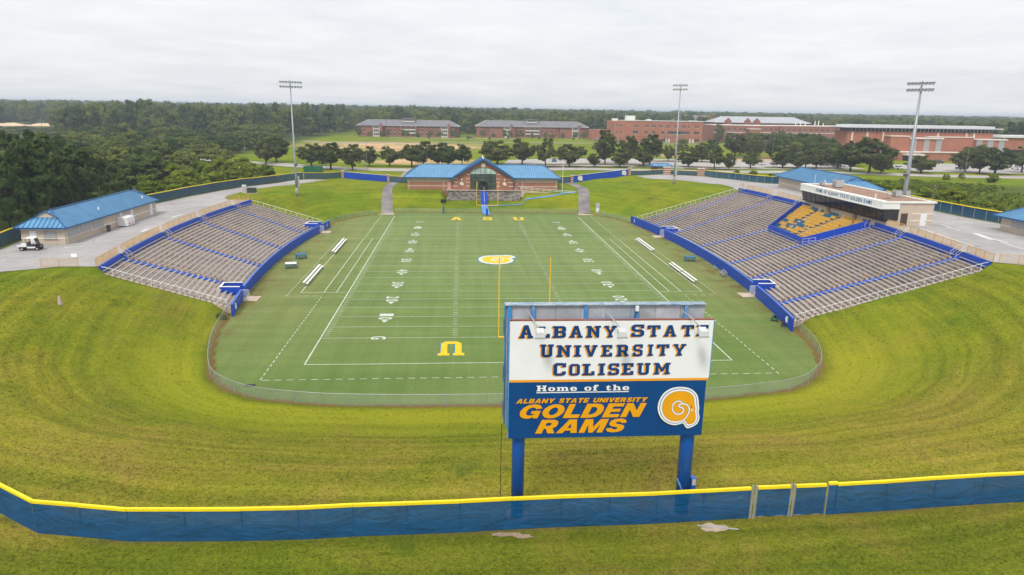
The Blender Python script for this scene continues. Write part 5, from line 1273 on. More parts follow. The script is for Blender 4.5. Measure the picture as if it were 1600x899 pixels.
# glazing: panes by bay, pale in the head of the arch
nx = 5; zr_ = [fz+0.02, fz+1.1, fz+2.45, fz+3.5, sp_-0.02]
for i in range(nx):
    x0, x1 = ax0+(ax1-ax0)*i/nx, ax0+(ax1-ax0)*(i+1)/nx
    for j in range(4):
        if i == 2 and j < 2: continue
        MB().box(x0+0.05, x1-0.05, gy+0.14, gy+0.18, zr_[j]+0.05, zr_[j+1]-0.05).build('glass_pane', 'glass_green', fh)
    def az(x): q = max(-1, min(1, (x-ac_)/(ax1-ac_))); return sp_+(top-sp_)*math.sqrt(max(0, 1-q*q))
    pts = [(x0+0.04, sp_+0.05), (x1-0.04, sp_+0.05)]+[(x0+0.04+(x1-x0-0.08)*(1-k/5), max(sp_+0.1, az(x0+0.04+(x1-x0-0.08)*(1-k/5))-0.06)) for k in range(6)]
    MB().plate([pts], lambda u, v, d: (u, gy+0.18-d, v), 0.04).build('glass_pane', 'glass_pale', fh)
mb = MB()
for i in range(nx+1):
    x = ax0+(ax1-ax0)*i/nx; zt_ = az(min(max(x, ax0+0.05), ax1-0.05)) if 0 < i < nx else sp_
    mb.box(x-0.05, x+0.05, gy+0.08, gy+0.2, fz, zt_)
for zz in zr_[1:]: mb.box(ax0, ax1, gy+0.09, gy+0.19, zz-0.05, zz+0.05)
mb.build('window_frame', 'black', fh)
MB().box(ac_-0.62, ac_+0.62, gy+0.16, gy+0.22, fz, zr_[2]-0.06).build('open_doorway', 'black', fh)
for sx_ in (-1, 1):
    d = MB().box(ac_+sx_*0.66, ac_+sx_*1.3, gy-0.55, gy-0.48, fz+0.02, fz+2.2).build('door_leaf', 'glass_dark', fh)
    MB().box(ac_+sx_*0.75-0.03, ac_+sx_*0.75+0.03, gy-0.60, gy-0.552, fz+0.9, fz+1.3).build('handle', 'steel', d)
for zz in (fz+1.0, fz+2.15, fz+3.1, fz+4.4):
    for x0, x1 in ((gx0+0.02, gx0+1.3), (ax0-1.2, ax0-0.05), (ax1+0.05, ax1+1.2), (gx1-1.3, gx1-0.02)):
        if zz > fz+4: 
            if x0 in (gx0+0.02, gx1-1.3): continue
        MB().box(x0, x1, gy-0.05, gy-0.003, zz, zz+0.14).build('trim_band', 'trim_cream', fh)
for xx in (-6.7, 5.65):
    T = lambda u, v, d: (xx+u*1.1, gy-0.004-d, fz+1.75+v*1.1)
    MB().plate([ram_loop(1.0)], T, 0.03).build('wall_emblem', 'trim_cream', fh)
    MB().box(xx-0.16, xx+0.16, gy-0.25, gy-0.003, fz+2.65, fz+3.2).build('wall_light', 'trim_cream', fh)
for xx in (-10.3, 9.2): door(fh, 'y-', 129.6, xx-0.5, xx+0.5, fz, fz+2.2, 'door_pink')
for xx in (-21.9, -11.9, 11.0, 20.9): MB().tube([(xx, 129.52, fz-0.5), (xx, 129.52, fz+3.3)], 0.06, 6).build('downspout', 'trim_cream', fh)
# platform with retaining wall of stone courses, stairs, ramp with white railing
pl = thing('retaining_wall', 'grey stone-block retaining wall and terrace below the field house', 'retaining wall', (FX, 128, 2))
MB().box(-11.0, 10.2, 127.6, 129.55, 1.2, fz-0.14).build('core', 'concrete_grey', pl)
MB().box(-11.15, 10.35, 127.2, 129.58, fz-0.138, fz-0.002).build('terrace_slab', 'concrete', pl)
cnt = 0; rr = random.Random(3); zc_ = 1.5
row = 0
bm_ = {}
while zc_ < fz-0.2:
    h = min(0.42, fz-0.145-zc_); x = -11.02-(0.4 if row % 2 else 0)
    while x < 10.2:
        w = 0.8; xa, xb = max(x, -11.02), min(x+w, 10.22)
        if xb-xa > 0.1:
            dpt = rr.uniform(0.02, 0.07)
            MB().box(xa+0.012, xb-0.012, 127.52-dpt, 127.598, zc_+0.012, zc_+h-0.012).build('block', 'block_wall' if rr.random() < 0.6 else 'block_dark', pl); cnt += 1
        x += w
    zc_ += h; row += 1
mb = MB()
for q in range(9): mb.tube([(-10.9+q*2.65, 127.3, fz), (-10.9+q*2.65, 127.3, fz+0.02)], 0.03, 5)
mb.build('anchor', 'steel', pl)
# blue runway: covered stair over the wall and carpet on the grass
sl = thing('runway_stairs', 'bright blue covered steps with white centre rail running from field house door to field', 'stairs', (0, 122, 0))
zt_ = fz
for k in range(14):
    y1 = 128.2-k*0.40; MB().box(-1.25, 0.55, y1-0.42, y1, max(0.6, zt_-k*0.25)-0.35, zt_-k*0.25+0.02).build('step', 'runway_blue', sl)
mb = MB(); mb.tube([(-0.35, 128.2, fz+0.95), (-0.35, 122.6, 1.75+0.85)], 0.035, 6)
for k in range(6): yy = 128.2-k*1.12; mb.tube([(-0.35, yy, fz-0.1-k*0.68), (-0.35, yy, fz+0.95-k*0.66)], 0.03, 5)
mb.build('handrail', 'rail_white', sl)
drape('runway_carpet', [(-0.9,113.5),(1.15,113.5),(0.75,118),(0.55,122.6),(-1.25,122.6),(-1.15,118)], 'runway_pale', 0.12, 0.8)
drape('hose_strip', [(0.9,121.6),(10,123.4),(18,125.4),(26.8,128.2),(26.8,128.7),(18,125.9),(10,123.9),(0.9,122.3)], 'runway_pale', 0.12, 0.8)
rp = thing('ramp_railing', 'white pipe railing along the ramp right of the field house terrace', 'railing', (18, 127.4, 4.4))
mb = MB(); L_ = [(10.3, 127.9, fz), (14, 127.9, fz-0.25), (18, 127.9, fz-0.55), (22, 127.8, fz-0.85), (26.2, 127.6, fz-1.2)]
for dz in (0.5, 0.95): mb.tube([(x, y, z_+dz) for x, y, z_ in L_], 0.05, 5)
mb.build('rail', 'rail_white', rp)
for k in range(10):
    f = k/9*4; i = min(int(f), 3); a, b = Vector(L_[i]), Vector(L_[i+1]); p = a.lerp(b, f-i); MB().tube([p-Vector((0, 0, 0.5)), p+Vector((0, 0, 0.97))], 0.045, 5).build('post', 'rail_white', rp)
mb = MB()
for a, b in zip(L_[:-1], L_[1:]): mb.hexa([(a[0],a[1]-.2,a[2]-2),(b[0],b[1]-.2,b[2]-2),(b[0],b[1]+1.3,b[2]-2),(a[0],a[1]+1.3,a[2]-2),(a[0],a[1]-.2,a[2]-.02),(b[0],b[1]-.2,b[2]-.02),(b[0],b[1]+1.3,b[2]-.02),(a[0],a[1]+1.3,a[2]-.02)])
mb.build('ramp_slab', 'concrete', rp)

# ---- far campus buildings
def win_mesh(w, h, mt='glass_window', sill=True):
    mb = MB(); mb.box(-w/2, w/2, -0.06, 0.0, 0, h, 0); mb.box(-0.03, 0.03, -0.09, -0.062, 0, h, 1)
    if sill: mb.box(-w/2-0.1, w/2+0.1, -0.16, -0.01, -0.16, -0.003, 1)
    me = bpy.data.meshes.new('window'); me.from_pydata(mb.v, [], mb.f); me.materials.append(M[mt]); me.materials.append(M['trim_cream']); me.polygons.foreach_set('material_index', mb.m)
    return me
def put_win(root, me, x, y, z, rz=0):
    o = link('window', me, root); o.location = Vector((x, y, z))-root.location; o.rotation_euler = (0, 0, rz); return o
def dormitory(label, X0, X1, Y, z0, he, hr, wings, towers):
    r = thing('dormitory', label, 'building', ((X0+X1)/2, Y, z0))
    wm = win_mesh(1.3, 1.7); ze = z0+he; dpt = 16
    MB().box(X0, X1, Y, Y+dpt, z0-0.5, ze).build('main_wall', 'brick_far', r)
    hip_roof(r, X0-1.2, X1+1.2, Y-1.2, Y+dpt+1.2, ze, ze+hr, 'x', 9, False, 'roof', ('roof_shingle', 'trim_cream'))
    for (a, b) in wings:
        MB().box(a, b, Y-7, Y-0.002, z0-0.5, ze-0.2).build('wing_wall', 'brick_far', r)
        hw = (b-a)/2+1.0; c = (a+b)/2
        mb = MB(); rz_ = ze+hr*0.86
        mb.face([(c-hw, Y-8.1, ze-0.18), (c+hw, Y-8.1, ze-0.18), (c, Y-1.0, rz_)]); mb.face([(c+hw, Y-8.1, ze-0.18), (c+hw, Y+3, ze-0.18), (c, Y+7, rz_), (c, Y-1.0, rz_)]); mb.face([(c-hw, Y+3, ze-0.18), (c-hw, Y-8.1, ze-0.18), (c, Y-1.0, rz_), (c, Y+7, rz_)])
        mb.face([(c-hw, Y-8.1, ze-0.25), (c-hw, Y, ze-0.25), (c+hw, Y, ze-0.25), (c+hw, Y-8.1, ze-0.25)])
        mb.build('wing_roof', 'roof_shingle', r)
        for sx_ in (-1, 1):
            for k in range(3): put_win(r, wm, c+sx_*(b-a)*0.36, Y-7, z0+1.0+k*he/3)
    for c in towers:
        MB().box(c-2.6, c+2.6, Y-7.9, Y-7.003, z0-0.3, ze-0.6).build('window_tower', 'trim_cream', r)
        for k in range(3):
            for s_ in (-1, 0, 1): put_win(r, wm, c+s_*1.5, Y-7.9, z0+1.2+k*(he-0.6)/3)
        MB().box(c+2.7, c+4.3, Y-8.4, Y-7.003, z0, ze+1.8).build('brick_pier', 'brick_far', r)
    xx = X0+3.5
    n = int((X1-X0-6)/3.6)
    for k in range(n):
        x = X0+3+k*3.6+1.2
        if any(a-0.8 < x < b+0.8 for a, b in wings): continue
        for q in range(3): put_win(r, wm, x, Y, z0+1.0+q*he/3)
    c = (X0+X1)/2
    MB().box(c-6.6, c+6.6, Y-1.6, Y-0.003, z0, ze-0.4).build('centre_bay', 'brick_far', r)
    for q in range(1, 3): MB().box(c-5.6, c+5.6, Y-1.72, Y-1.603, z0+q*(he-0.8)/3-0.1, z0+q*(he-0.8)/3+0.7).build('spandrel', 'trim_cream', r)
    bmw = win_mesh(2.9, 2.0, 'glass_window', False)
    for k in range(3):
        for q in range(3): put_win(r, bmw, c+(k-1)*3.8, Y-1.6, z0+0.9+q*(he-0.8)/3)
    MB().box(c-4.5, c+4.5, Y+3, Y+9, ze+hr-1.6, ze+hr+1.0).build('cupola', 'trim_cream', r)
    MB().box(c-4.2, c+4.2, Y+2.9, Y+2.997, ze+hr-0.6, ze+hr+0.7).build('cupola_louvre', 'roof_shingle', r)
    MB().box(c-5.4, c+5.4, Y+2.2, Y+9.8, ze+hr+1.002, ze+hr+1.4).build('cupola_roof', 'roof_shingle', r)
    return r
dormitory('three-storey brick dormitory with grey hip roof, left of the pair beyond the lawn', -88, -8.5, 497, 5, 8.6, 4.2, [(-85, -68), (-25, -11.5)], [-72.5, -19.5])
dormitory('three-storey brick dormitory with grey hip roof, right of the pair beyond the lawn', 6, 97.5, 509, 5, 8.8, 4.4, [(16, 37), (74, 93)], [30.5, 86.0])
# brick hall with flat roof
z0 = 5
b1 = thing('academic_building', 'three-storey flat-roofed brick building with small dark windows right of the dormitories', 'building', (140, 455, z0))
MB().box(113, 172.5, 445, 478, z0-1, 20.6).build('main_wall', 'brick_arena', b1)
MB().prism([(107, 452), (113, 445.01), (112.998, 478), (107, 478)], z0-1, 20.3).build('angled_wall', 'brick_arena', b1)
MB().box(94, 106.9, 470, 486, z0-1, 13.2).build('annexe_wall', 'brick_arena', b1)
mb = MB(); mb.box(112.6, 172.9, 444.6, 445.6, 20.602, 21.1); mb.box(172.0, 172.9, 445.602, 478, 20.602, 21.1); mb.build('parapet_cap', 'roof_metal_white', b1)
MB().box(113.3, 172.0, 445.65, 477.7, 20.6, 20.75).build('roof', 'roof_white', b1)
MB().box(117, 123.5, 455, 461, 20.76, 24.2).build('rooftop_plant', 'fascia_white', b1)
MB().box(132, 135, 452, 456, 20.76, 21.9).build('rooftop_plant', 'fascia_white', b1); MB().box(108, 112, 462, 466, 20.31, 22.0).build('rooftop_plant', 'fascia_white', b1)
wm = win_mesh(1.1, 2.0); wl = win_mesh(3.6, 2.1); wd = win_mesh(2.2, 2.1)
for x in (121.5, 123.3, 129.0, 130.8, 134.4, 136.2, 139.8, 141.6, 145.2, 147.0, 151.4, 153.2, 157.1, 158.9, 161.8, 167.0, 168.8): put_win(b1, wm, x, 445, 16.0)
for x in (121.8, 153.6, 156.8, 160.6, 167.8, 150.2): put_win(b1, wl, x, 445, 11.4)
for x in (129.9, 135.3, 142.5, 147.2): put_win(b1, wd, x, 445, 11.4)
for x in (131, 143.4, 157, 161, 168.6): put_win(b1, wl, x, 445, 5.9)
for x in (133.8, 145.4, 147.4, 163.2, 165.6): MB().box(x-0.55, x+0.55, 444.6, 444.997, 5, 7.9).build('entrance_pier', 'trim_cream', b1)
for zz in (16.2, 11.4, 6): 
    for q in (0.3, 0.7): 
        o = put_win(b1, wm, 107+6*q, 452-7*q, zz, math.atan2(-7, 6))
MB().box(113, 172.52, 444.93, 444.997, 9.3, 9.7).build('brick_band', 'brick_far', b1)
# long brick science building
b2 = thing('science_building', 'long two-storey brick building with white band and roof vents behind the right oaks', 'building', (245, 475, 5))
segs = [(189, 213, 468, 17.9), (213.3, 243, 472, 17.8), (243.3, 289, 470, 18.0), (289.3, 297, 468, 18.3)]
wm2 = win_mesh(1.6, 2.0)
for a, b, y, zt_ in segs:
    MB().box(a, b, y, y+24, 4, zt_).build('main_wall', 'brick_far', b2)
    MB().box(a-0.02, b+0.02, y-0.08, y-0.003, 12.6, 13.0).build('trim_band', 'trim_cream', b2); MB().box(a-0.05, b+0.05, y-0.2, y+24.2, zt_+0.002, zt_+0.35).build('roof_edge', 'trim_cream', b2)
    n = int((b-a)/4.2)
    for k in range(n):
        for zz in (14.0, 8.6): put_win(b2, wm2, a+(b-a)*(k+0.5)/n, y, zz)
MB().box(217, 226, 466.5, 471.99, 4, 15.2).build('entrance_block', 'brick_far', b2); MB().box(216.6, 226.4, 466.2, 472.0, 15.202, 15.7).build('entrance_cap', 'trim_cream', b2)
for x in (262, 266, 270, 278, 281, 285): MB().tube([(x, 484, 18.3), (x, 484, 18.3+rr.uniform(2, 4.2))], 0.35, 8).build('roof_vent', 'fascia_white', b2)
# hall with pale hip roof behind it
b3 = thing('residence_hall', 'brick hall with pale metal hip roof and small gables behind the science building', 'building', (250, 530, 5))
MB().box(210, 291, 520, 545, 4, 19.5).build('main_wall', 'brick_far', b3)
hip_roof(b3, 208.5, 292.5, 518.5, 546.5, 19.5, 24.4, 'x', 10, False, 'roof', ('roof_white', 'trim_cream'))
for x in (219, 236, 244):
    MB().plate([[(x-3, 16), (x+3, 16), (x+3, 20.6), (x, 23.4), (x-3, 20.6)]], lambda u, v, d: (u, 518.4-d, v), 1.0).build('gable', 'brick_far', b3)
for x in (256, 262, 268, 274, 280, 286): put_win(b3, wm2, x, 520, 16.4)
b4 = thing('distant_hall', 'distant red brick hall with stepped gables on the skyline', 'building', (236, 640, 5))
MB().box(214, 254, 640, 665, 4, 19.0).build('main_wall', 'brick_far', b4)
for x in (223, 236, 246): MB().plate([[(x-4, 17), (x+4, 17), (x+4, 21.5), (x, 24.8), (x-4, 21.5)]], lambda u, v, d: (u, 640-d, v), 0.8).build('gable', 'brick_far', b4)
hip_roof(b4, 213, 255, 639, 666, 19.0, 24.0, 'x', 9, False, 'roof', ('roof_shingle', 'trim_cream'))
for k in range(8): put_win(b4, wm2, 217+k*5, 640, 13)
# arena
ar = thing('arena', 'low brick arena with white overhanging roof and clerestory windows at upper right', 'building', (230, 275, 6))
AY = 266
MB().box(184, 260, AY, AY+12, 4, 19.7).build('main_wall', 'brick_arena', ar)
MB().box(260.3, 330, AY+2, AY+12, 4, 17.6).build('side_hall_wall', 'brick_arena', ar)
MB().box(260.1, 331, AY+1, AY+13, 17.602, 18.7).build('side_hall_roof', 'roof_metal_white', ar)
MB().box(186, 258.5, AY+0.6, AY+11.6, 19.702, 21.3).build('clerestory_band', 'glass_dark', ar)
for k in range(37): MB().box(186+k*1.99, 186.25+k*1.99, AY+0.4, AY+0.597, 19.705, 21.3).build('clerestory_mullion', 'ac_grey', ar)
MB().box(182.5, 262, AY-1.8, AY+14, 21.302, 21.55).build('roof_soffit', 'lamp_grey', ar); MB().box(184.5, 260.0, AY-0.5, AY+13, 21.552, 22.9).build('roof', 'roof_metal_white', ar)
MB().box(181, 184.4, AY-1.5, AY+12, 21.56, 21.95).build('roof_wing', 'roof_metal_white', ar); MB().box(260.1, 264, AY-1.5, AY+12, 21.56, 21.95).build('roof_wing', 'roof_metal_white', ar)
for x in (186.5, 194.3, 202.5, 231, 246, 250, 268, 280): 
    if x < 260: MB().box(x-0.4, x+0.4, AY-0.12, AY-0.003, 6, 19.6).build('pilaster', 'trim_cream', ar)
    else: MB().box(x-0.4, x+0.4, AY+1.88, AY+1.997, 6, 17.5).build('pilaster', 'trim_cream', ar)
MB().box(203.5, 213, AY-5, AY-0.13, 4, 17.6).build('front_block', 'brick_arena', ar); MB().box(203.2, 213.2, AY-5.3, AY-0.13, 17.602, 18.0).build('block_cap', 'trim_cream', ar)
MB().box(213.1, 230, AY-5, AY-0.13, 4, 16.6).build('front_block', 'brick_arena', ar); MB().box(213.3, 230.5, AY-5.8, AY-0.13, 16.602, 17.2).build('block_cap', 'trim_cream', ar)
MB().box(230.1, 248, AY-3, AY-0.13, 4, 17.4).build('front_block', 'brick_arena', ar); MB().box(224, 248.2, AY-3.3, AY-0.14, 17.402, 17.8).build('block_cap', 'trim_cream', ar)
MB().box(248.1, 263.5, AY-5, AY-0.13, 4, 16.4).build('front_block', 'brick_arena', ar); MB().box(247.8, 264, AY-5.6, AY-0.13, 16.402, 16.95).build('block_cap', 'trim_cream', ar)
for x in (215.6, 222.3, 228.6, 249.6, 255.3, 261.2): MB().box(x-1.5, x+1.5, AY-5.25, AY-5.003, 10.6, 16.3).build('louvre_panel', 'shutter_grey', ar)
MB().box(206.5, 264, AY-9, AY-5.004, 4, 10.2).build('lower_wall', 'brick_arena', ar); MB().box(206, 264.4, AY-9.4, AY-5.005, 10.202, 10.6).build('lower_cap', 'trim_cream', ar)
MB().box(208, 217, AY-13, AY-9.004, 9.0, 9.7).build('entrance_canopy', 'trim_cream', ar); MB().box(211.6, 212.2, AY-12.8, AY-12.2, 5, 8.998).build('canopy_column', 'trim_cream', ar)
MB().box(208.6, 216, AY-9.3, AY-9.004, 5, 8.8).build('entrance_glass', 'glass_dark', ar)
MB().box(260.4, 300, AY+1.7, AY+1.996, 9.0, 11.6).build('window_strip', 'glass_dark', ar)
MB().box(178, 186, AY-10, AY-5, 4, 8.5).build('stair_wall', 'trim_cream', ar)
# ticket hut
th = thing('ticket_hut', 'small brick ticket hut with blue roof behind the right entrance gates', 'hut', (64.4, 174, H(64.4, 174)))
z = H(64.4, 174); wallbox(th, 61.6, 67.2, 172.5, 176, z-0.2, z+2.5, 'brick'); hip_roof(th, 60.6, 68.2, 171.5, 177, z+2.5, z+3.4, 'x', 1.2, True)
shutter(th, 'y-', 172.5, 63, 65.8, z+1, z+2)
P('rust', (0.22, 0.08, 0.06), 0.8, 0.3); P('frame_cap', (0.30, 0.36, 0.40), 0.6, 0.4, 3.0, dirt=0.8, dirtcol=(0.05, 0.18, 0.35)); P('panel_grey_b', (0.47, 0.47, 0.49), 0.55, 0.2, 1.3, dirt=0.6, dirtcol=(0.33, 0.30, 0.28), metal=0.2)
# ================================================================ big sign and scoreboard
sg = thing('stadium_sign', 'tall white and blue billboard reading Albany State University Coliseum on two blue posts', 'sign', (1.1, -38.6, H(1.1, -38.6)))
SY = -39.3; sx0, sx1, sz0, sz1 = -4.44, 6.56, 10.32, 17.06
MB().box(sx0, sx1, SY, SY+0.22, 13.76, sz1).build('upper_panel', 'sign_white', sg)
MB().box(sx0, sx1-0.12, SY+0.004, SY+0.22, sz0, 13.62).build('lower_panel', 'sign_blue', sg)
MB().box(sx0, sx1-0.05, SY-0.004, SY+0.218, 13.622, 13.758).build('orange_stripe', 'sign_orange', sg)
for nm, a in (('frame_strip', (sx0-0.03, sx1+0.03, SY+0.02, SY+0.24, sz1+0.002, sz1+0.06)), ('frame_strip', (sx0-0.05, sx0-0.003, SY+0.02, SY+0.3, sz0, sz1)), ('frame_strip', (sx1+0.003, sx1+0.05, SY+0.02, SY+0.3, 13.76, sz1))):
    MB().box(*a).build(nm, 'rust', sg) if nm == 'frame_strip' and a[4] > 17 else MB().box(*a).build(nm, 'frame_blue', sg)
L1 = [('A', -3.93, -3.23, 16.13, 16.86), ('L', -2.98, -2.34, 16.14, 16.78), ('B', -2.15, -1.48, 16.14, 16.8), ('A', -1.24, -0.58, 16.14, 16.81), ('N', -0.34, 0.39, 16.14, 16.8), ('Y', 0.62, 1.25, 16.14, 16.8), ('S', 2.1, 2.75, 16.17, 16.86), ('T', 2.97, 3.63, 16.16, 16.81), ('A', 3.87, 4.52, 16.16, 16.81), ('T', 4.84, 5.47, 16.16, 16.81), ('E', 5.66, 6.28, 16.17, 16.81),
      ('U', -2.78, -2.11, 15.06, 15.78), ('N', -1.9, -1.16, 15.06, 15.73), ('I', -0.96, -0.62, 15.07, 15.72), ('V', -0.4, 0.26, 15.07, 15.72), ('E', 0.52, 1.07, 15.06, 15.72), ('R', 1.35, 1.97, 15.06, 15.73), ('S', 2.25, 2.74, 15.06, 15.74), ('I', 3.07, 3.31, 15.07, 15.73), ('T', 3.55, 4.19, 15.07, 15.73), ('Y', 4.46, 5.12, 15.07, 15.74),
      ('C', -2.04, -1.41, 13.99, 14.72), ('O', -1.18, -0.65, 13.99, 14.66), ('L', -0.46, 0.16, 13.99, 14.66), ('I', 0.41, 0.73, 13.99, 14.67), ('S', 0.96, 1.51, 13.99, 14.67), ('E', 1.69, 2.3, 13.99, 14.67), ('U', 2.54, 3.22, 13.99, 14.67), ('M', 3.47, 4.33, 14.0, 14.67)]
def slab(ch, x0, x1, z0, z1, y, mt, name, parent, d=0.012, dx=0, dz=0):
    w = GLY[ch][0]; hh = 14.0
    T = lambda u, v, q: (x0+dx+(x1-x0)*u/w, y-q, z0+dz+(z1-z0)*v/hh)
    return MB().plate(list(GLY[ch][1:]), T, d).build(name, mt, parent)
for ch, x0, x1, z0, z1 in L1:
    l = slab(ch, x0-0.025, x1+0.025, z0, z1, SY-0.014, 'navy_letter', 'letter', sg)
    slab(ch, x0, x1, z0, z1, SY-0.001, 'sign_orange', 'letter_shadow', l, 0.01, -0.09, -0.045)
# "Home of the" with underline
words = 'Home of the'; tw = sum(GLY[c][0]+2.2 if c != ' ' else 9.0 for c in words)-2.2; x = -2.95; k = (2.14+2.95)/tw
for c in words:
    if c == ' ': x += 9.0*k; continue
    w = GLY[c][0]*k
    l = slab(c, x, x+w, 13.10, 13.42, SY-0.004, 'sign_white', 'letter', sg, 0.02); slab(c, x, x+w, 13.10, 13.42, SY+0.001, 'black', 'letter_shadow', l, 0.008, -0.03, -0.025); x += w+2.2*k
MB().box(-2.95, 2.14, SY-0.02, SY-0.0, 12.99, 13.035).build('underline', 'sign_white', sg)
def italic(text, xa, xb, z0, z1, sh, gap, mt):
    H_ = z1-z0; sp_ = 0.5
    ws = [SAN[c][0]/14 if c != ' ' else sp_ for c in text]
    tot = sum(ws)+gap*(len(text)-1); k = ((xb-xa)-sh*H_)/tot; x = xa
    for c, w in zip(text, ws):
        if c != ' ':
            q_ = w*k/SAN[c][0]
            l = MB().plate(list(SAN[c][1:]), lambda u, v, d: (x+u*q_+sh*H_*v/14, SY-0.004-d, z0+H_*v/14), 0.02).build('letter', mt, sg)
            MB().plate(list(SAN[c][1:]), lambda u, v, d: (x+u*q_+sh*H_*v/14-0.035, SY+0.002-d, z0+H_*v/14-0.03), 0.008).build('letter_shadow', 'black', l)
        x += (w+gap)*k
italic('ALBANY STATE UNIVERSITY', -4.05, 3.24, 12.40, 12.66, 0.42, 0.13, 'sign_gold')
italic('GOLDEN', -4.0, 3.18, 11.50, 12.32, 0.45, 0.09, 'sign_gold')
italic('RAMS', -2.97, 2.24, 10.60, 11.40, 0.45, 0.08, 'sign_gold')
# ram emblem
ecx, ecz, es = 5.02, 12.00, 2.42
def eT(off, ox=0, oz=0): return lambda u, v, d: (ecx+ox+u*es, SY-off-d, ecz+oz+v*es*1.06)
em = MB().plate([ram_loop(1.0)], eT(0.002, -0.05, -0.06), 0.004).build('emblem_shadow', 'black', sg)
em = MB().plate([ram_loop(1.0)], eT(0.008), 0.006).build('emblem_border', 'sign_white', sg)
for f, mt, of in ((0.62, 'navy_letter', 0.016), (0.48, 'sign_white', 0.021), (0.05, 'navy_letter', 0.026), (0.0, 'sign_gold', 0.031)): MB().plate([ram_loop(f)], eT(of), 0.003).build('emblem_layer', mt, em)
for w, mt, of in ((27, 'navy_letter', 0.037), (19, 'sign_white', 0.041)):
    L, R_ = ram_spiral(w); mb = MB(); T = eT(of)
    for i in range(len(L)-1): mb.quad(T(*L[i], 0), T(*R_[i], 0), T(*R_[i+1], 0), T(*L[i+1], 0))
    mb.build('emblem_horn', mt, em)
MB().plate([[rn(p) for p in ((758, 462), (738, 468), (732, 415))][::-1]], eT(0.037), 0.003).build('emblem_eye', 'sign_white', em)
MB().plate([[rn(p) for p in ((745, 425), (730, 430), (727, 380))][::-1]], eT(0.041), 0.003).build('emblem_eye', 'black', em)
# posts
for x, r in ((-3.82, 0.36), (5.88, 0.40)):
    zb = H(x, -38.6); MB().tube([(x, -38.62, zb-0.3), (x, -38.62, 16.7)], r, 20).build('post', 'post_blue', sg, True)
    MB().tube([(x, -38.62, zb-0.1), (x, -38.62, zb+0.12)], r+0.35, 16).build('footing', 'mud', sg)
P('ac_grey_lamp', (0.52, 0.53, 0.54), 0.5, 0.08)
# floodlights on arms in front of the upper panel
for x in (-3.32, 0.92, 5.18):
    a = MB().tube([(x-0.1, -38.2, 17.30), (x-0.02, SY-0.15, 17.34), (x+0.32, SY-1.25, 16.98)], 0.035, 6).build('light_arm', 'galv', sg)
    MB().hexa([(x+0.10, SY-1.55, 16.68), (x+0.58, SY-1.55, 16.68), (x+0.58, SY-1.12, 16.81), (x+0.10, SY-1.12, 16.81), (x+0.14, SY-1.50, 16.92), (x+0.52, SY-1.50, 16.92), (x+0.52, SY-1.14, 17.06), (x+0.14, SY-1.14, 17.06)]).build('flood_lamp', 'ac_grey_lamp', a)
    MB().box(x+0.02, x+0.58, SY-1.60, SY-1.553, 16.60, 16.70).build('lamp_lip', 'ac_grey', a)
# electrical box on the right post
MB().box(6.27, 6.55, -38.85, -38.5, H(6, -38.6)+1.5, H(6, -38.6)+2.35).build('meter_box', 'post_blue', sg); MB().box(6.3, 6.50, -38.93, -38.855, H(6, -38.6)+1.95, H(6, -38.6)+2.3).build('meter_cover', 'ac_grey', sg)
MB().beam((5.4, -38.9, H(6, -38.6)+2.4), (5.75, -39.0, H(6, -38.6)+1.6), 0.08, 0.08).build('conduit_stub', 'frame_blue', sg)
MB().tube([(-4.75, -38.0, 10.6), (-4.77, -38.0, H(-4.8, -38)+0.3)], 0.018, 5).build('hanging_cable', 'black', sg)
# scoreboard behind, facing the field: grey back with blue posts
sb = thing('scoreboard', 'grey-backed scoreboard with pale blue frame facing the field behind the billboard', 'scoreboard', (1, -37.9, 10.5))
bx0, bx1, bz0, bz1 = -4.62, 6.50, 10.55, 17.58
n = 8
for k in range(n):
    a, b = bx0+(bx1-bx0)*k/n, bx0+(bx1-bx0)*(k+1)/n
    MB().box(a+0.008, b-0.008, -37.95, -37.6, bz0, bz1).build('back_panel', 'panel_grey' if k % 3 else 'panel_grey_b', sb)
for x in (-4.4, -3.1, -0.2, 2.62, 5.40): MB().box(x-0.09, x+0.09, -38.14, -37.952, bz0-0.1, bz1-0.04).build('upright', 'frame_blue', sb)
MB().box(bx0-0.02, bx1+0.02, -38.12, -37.55, bz1+0.002, bz1+0.05).build('top_cap', 'frame_cap', sb)
MB().box(bx0-0.03, bx0-0.003, -38.1, -37.6, bz0, bz1).build('side_strip', 'frame_blue', sb)
for z in (12.2, 14.6, 16.75): MB().box(-0.05, 2.9, -38.3, -38.145, z, z+0.12).build('cross_rail', 'frame_blue', sb)
for x, z0, z1 in ((-4.66, 11.0, 12.0), (-4.66, 13.2, 14.1), (-4.66, 15.9, 16.8)): MB().box(x-0.04, x-0.034+0.0, -38.1, -37.7, z0, z1).build('side_box', 'wall_blue', sb)
MB().tube([(2.6, -38.16, 17.5), (2.55, -38.16, 17.0), (2.3, -38.2, 16.6)], 0.02, 5).build('cable', 'black', sb); MB().box(2.52, 2.70, -38.26, -38.142, 17.28, 17.56).build('junction_box', 'rail_white', sb)

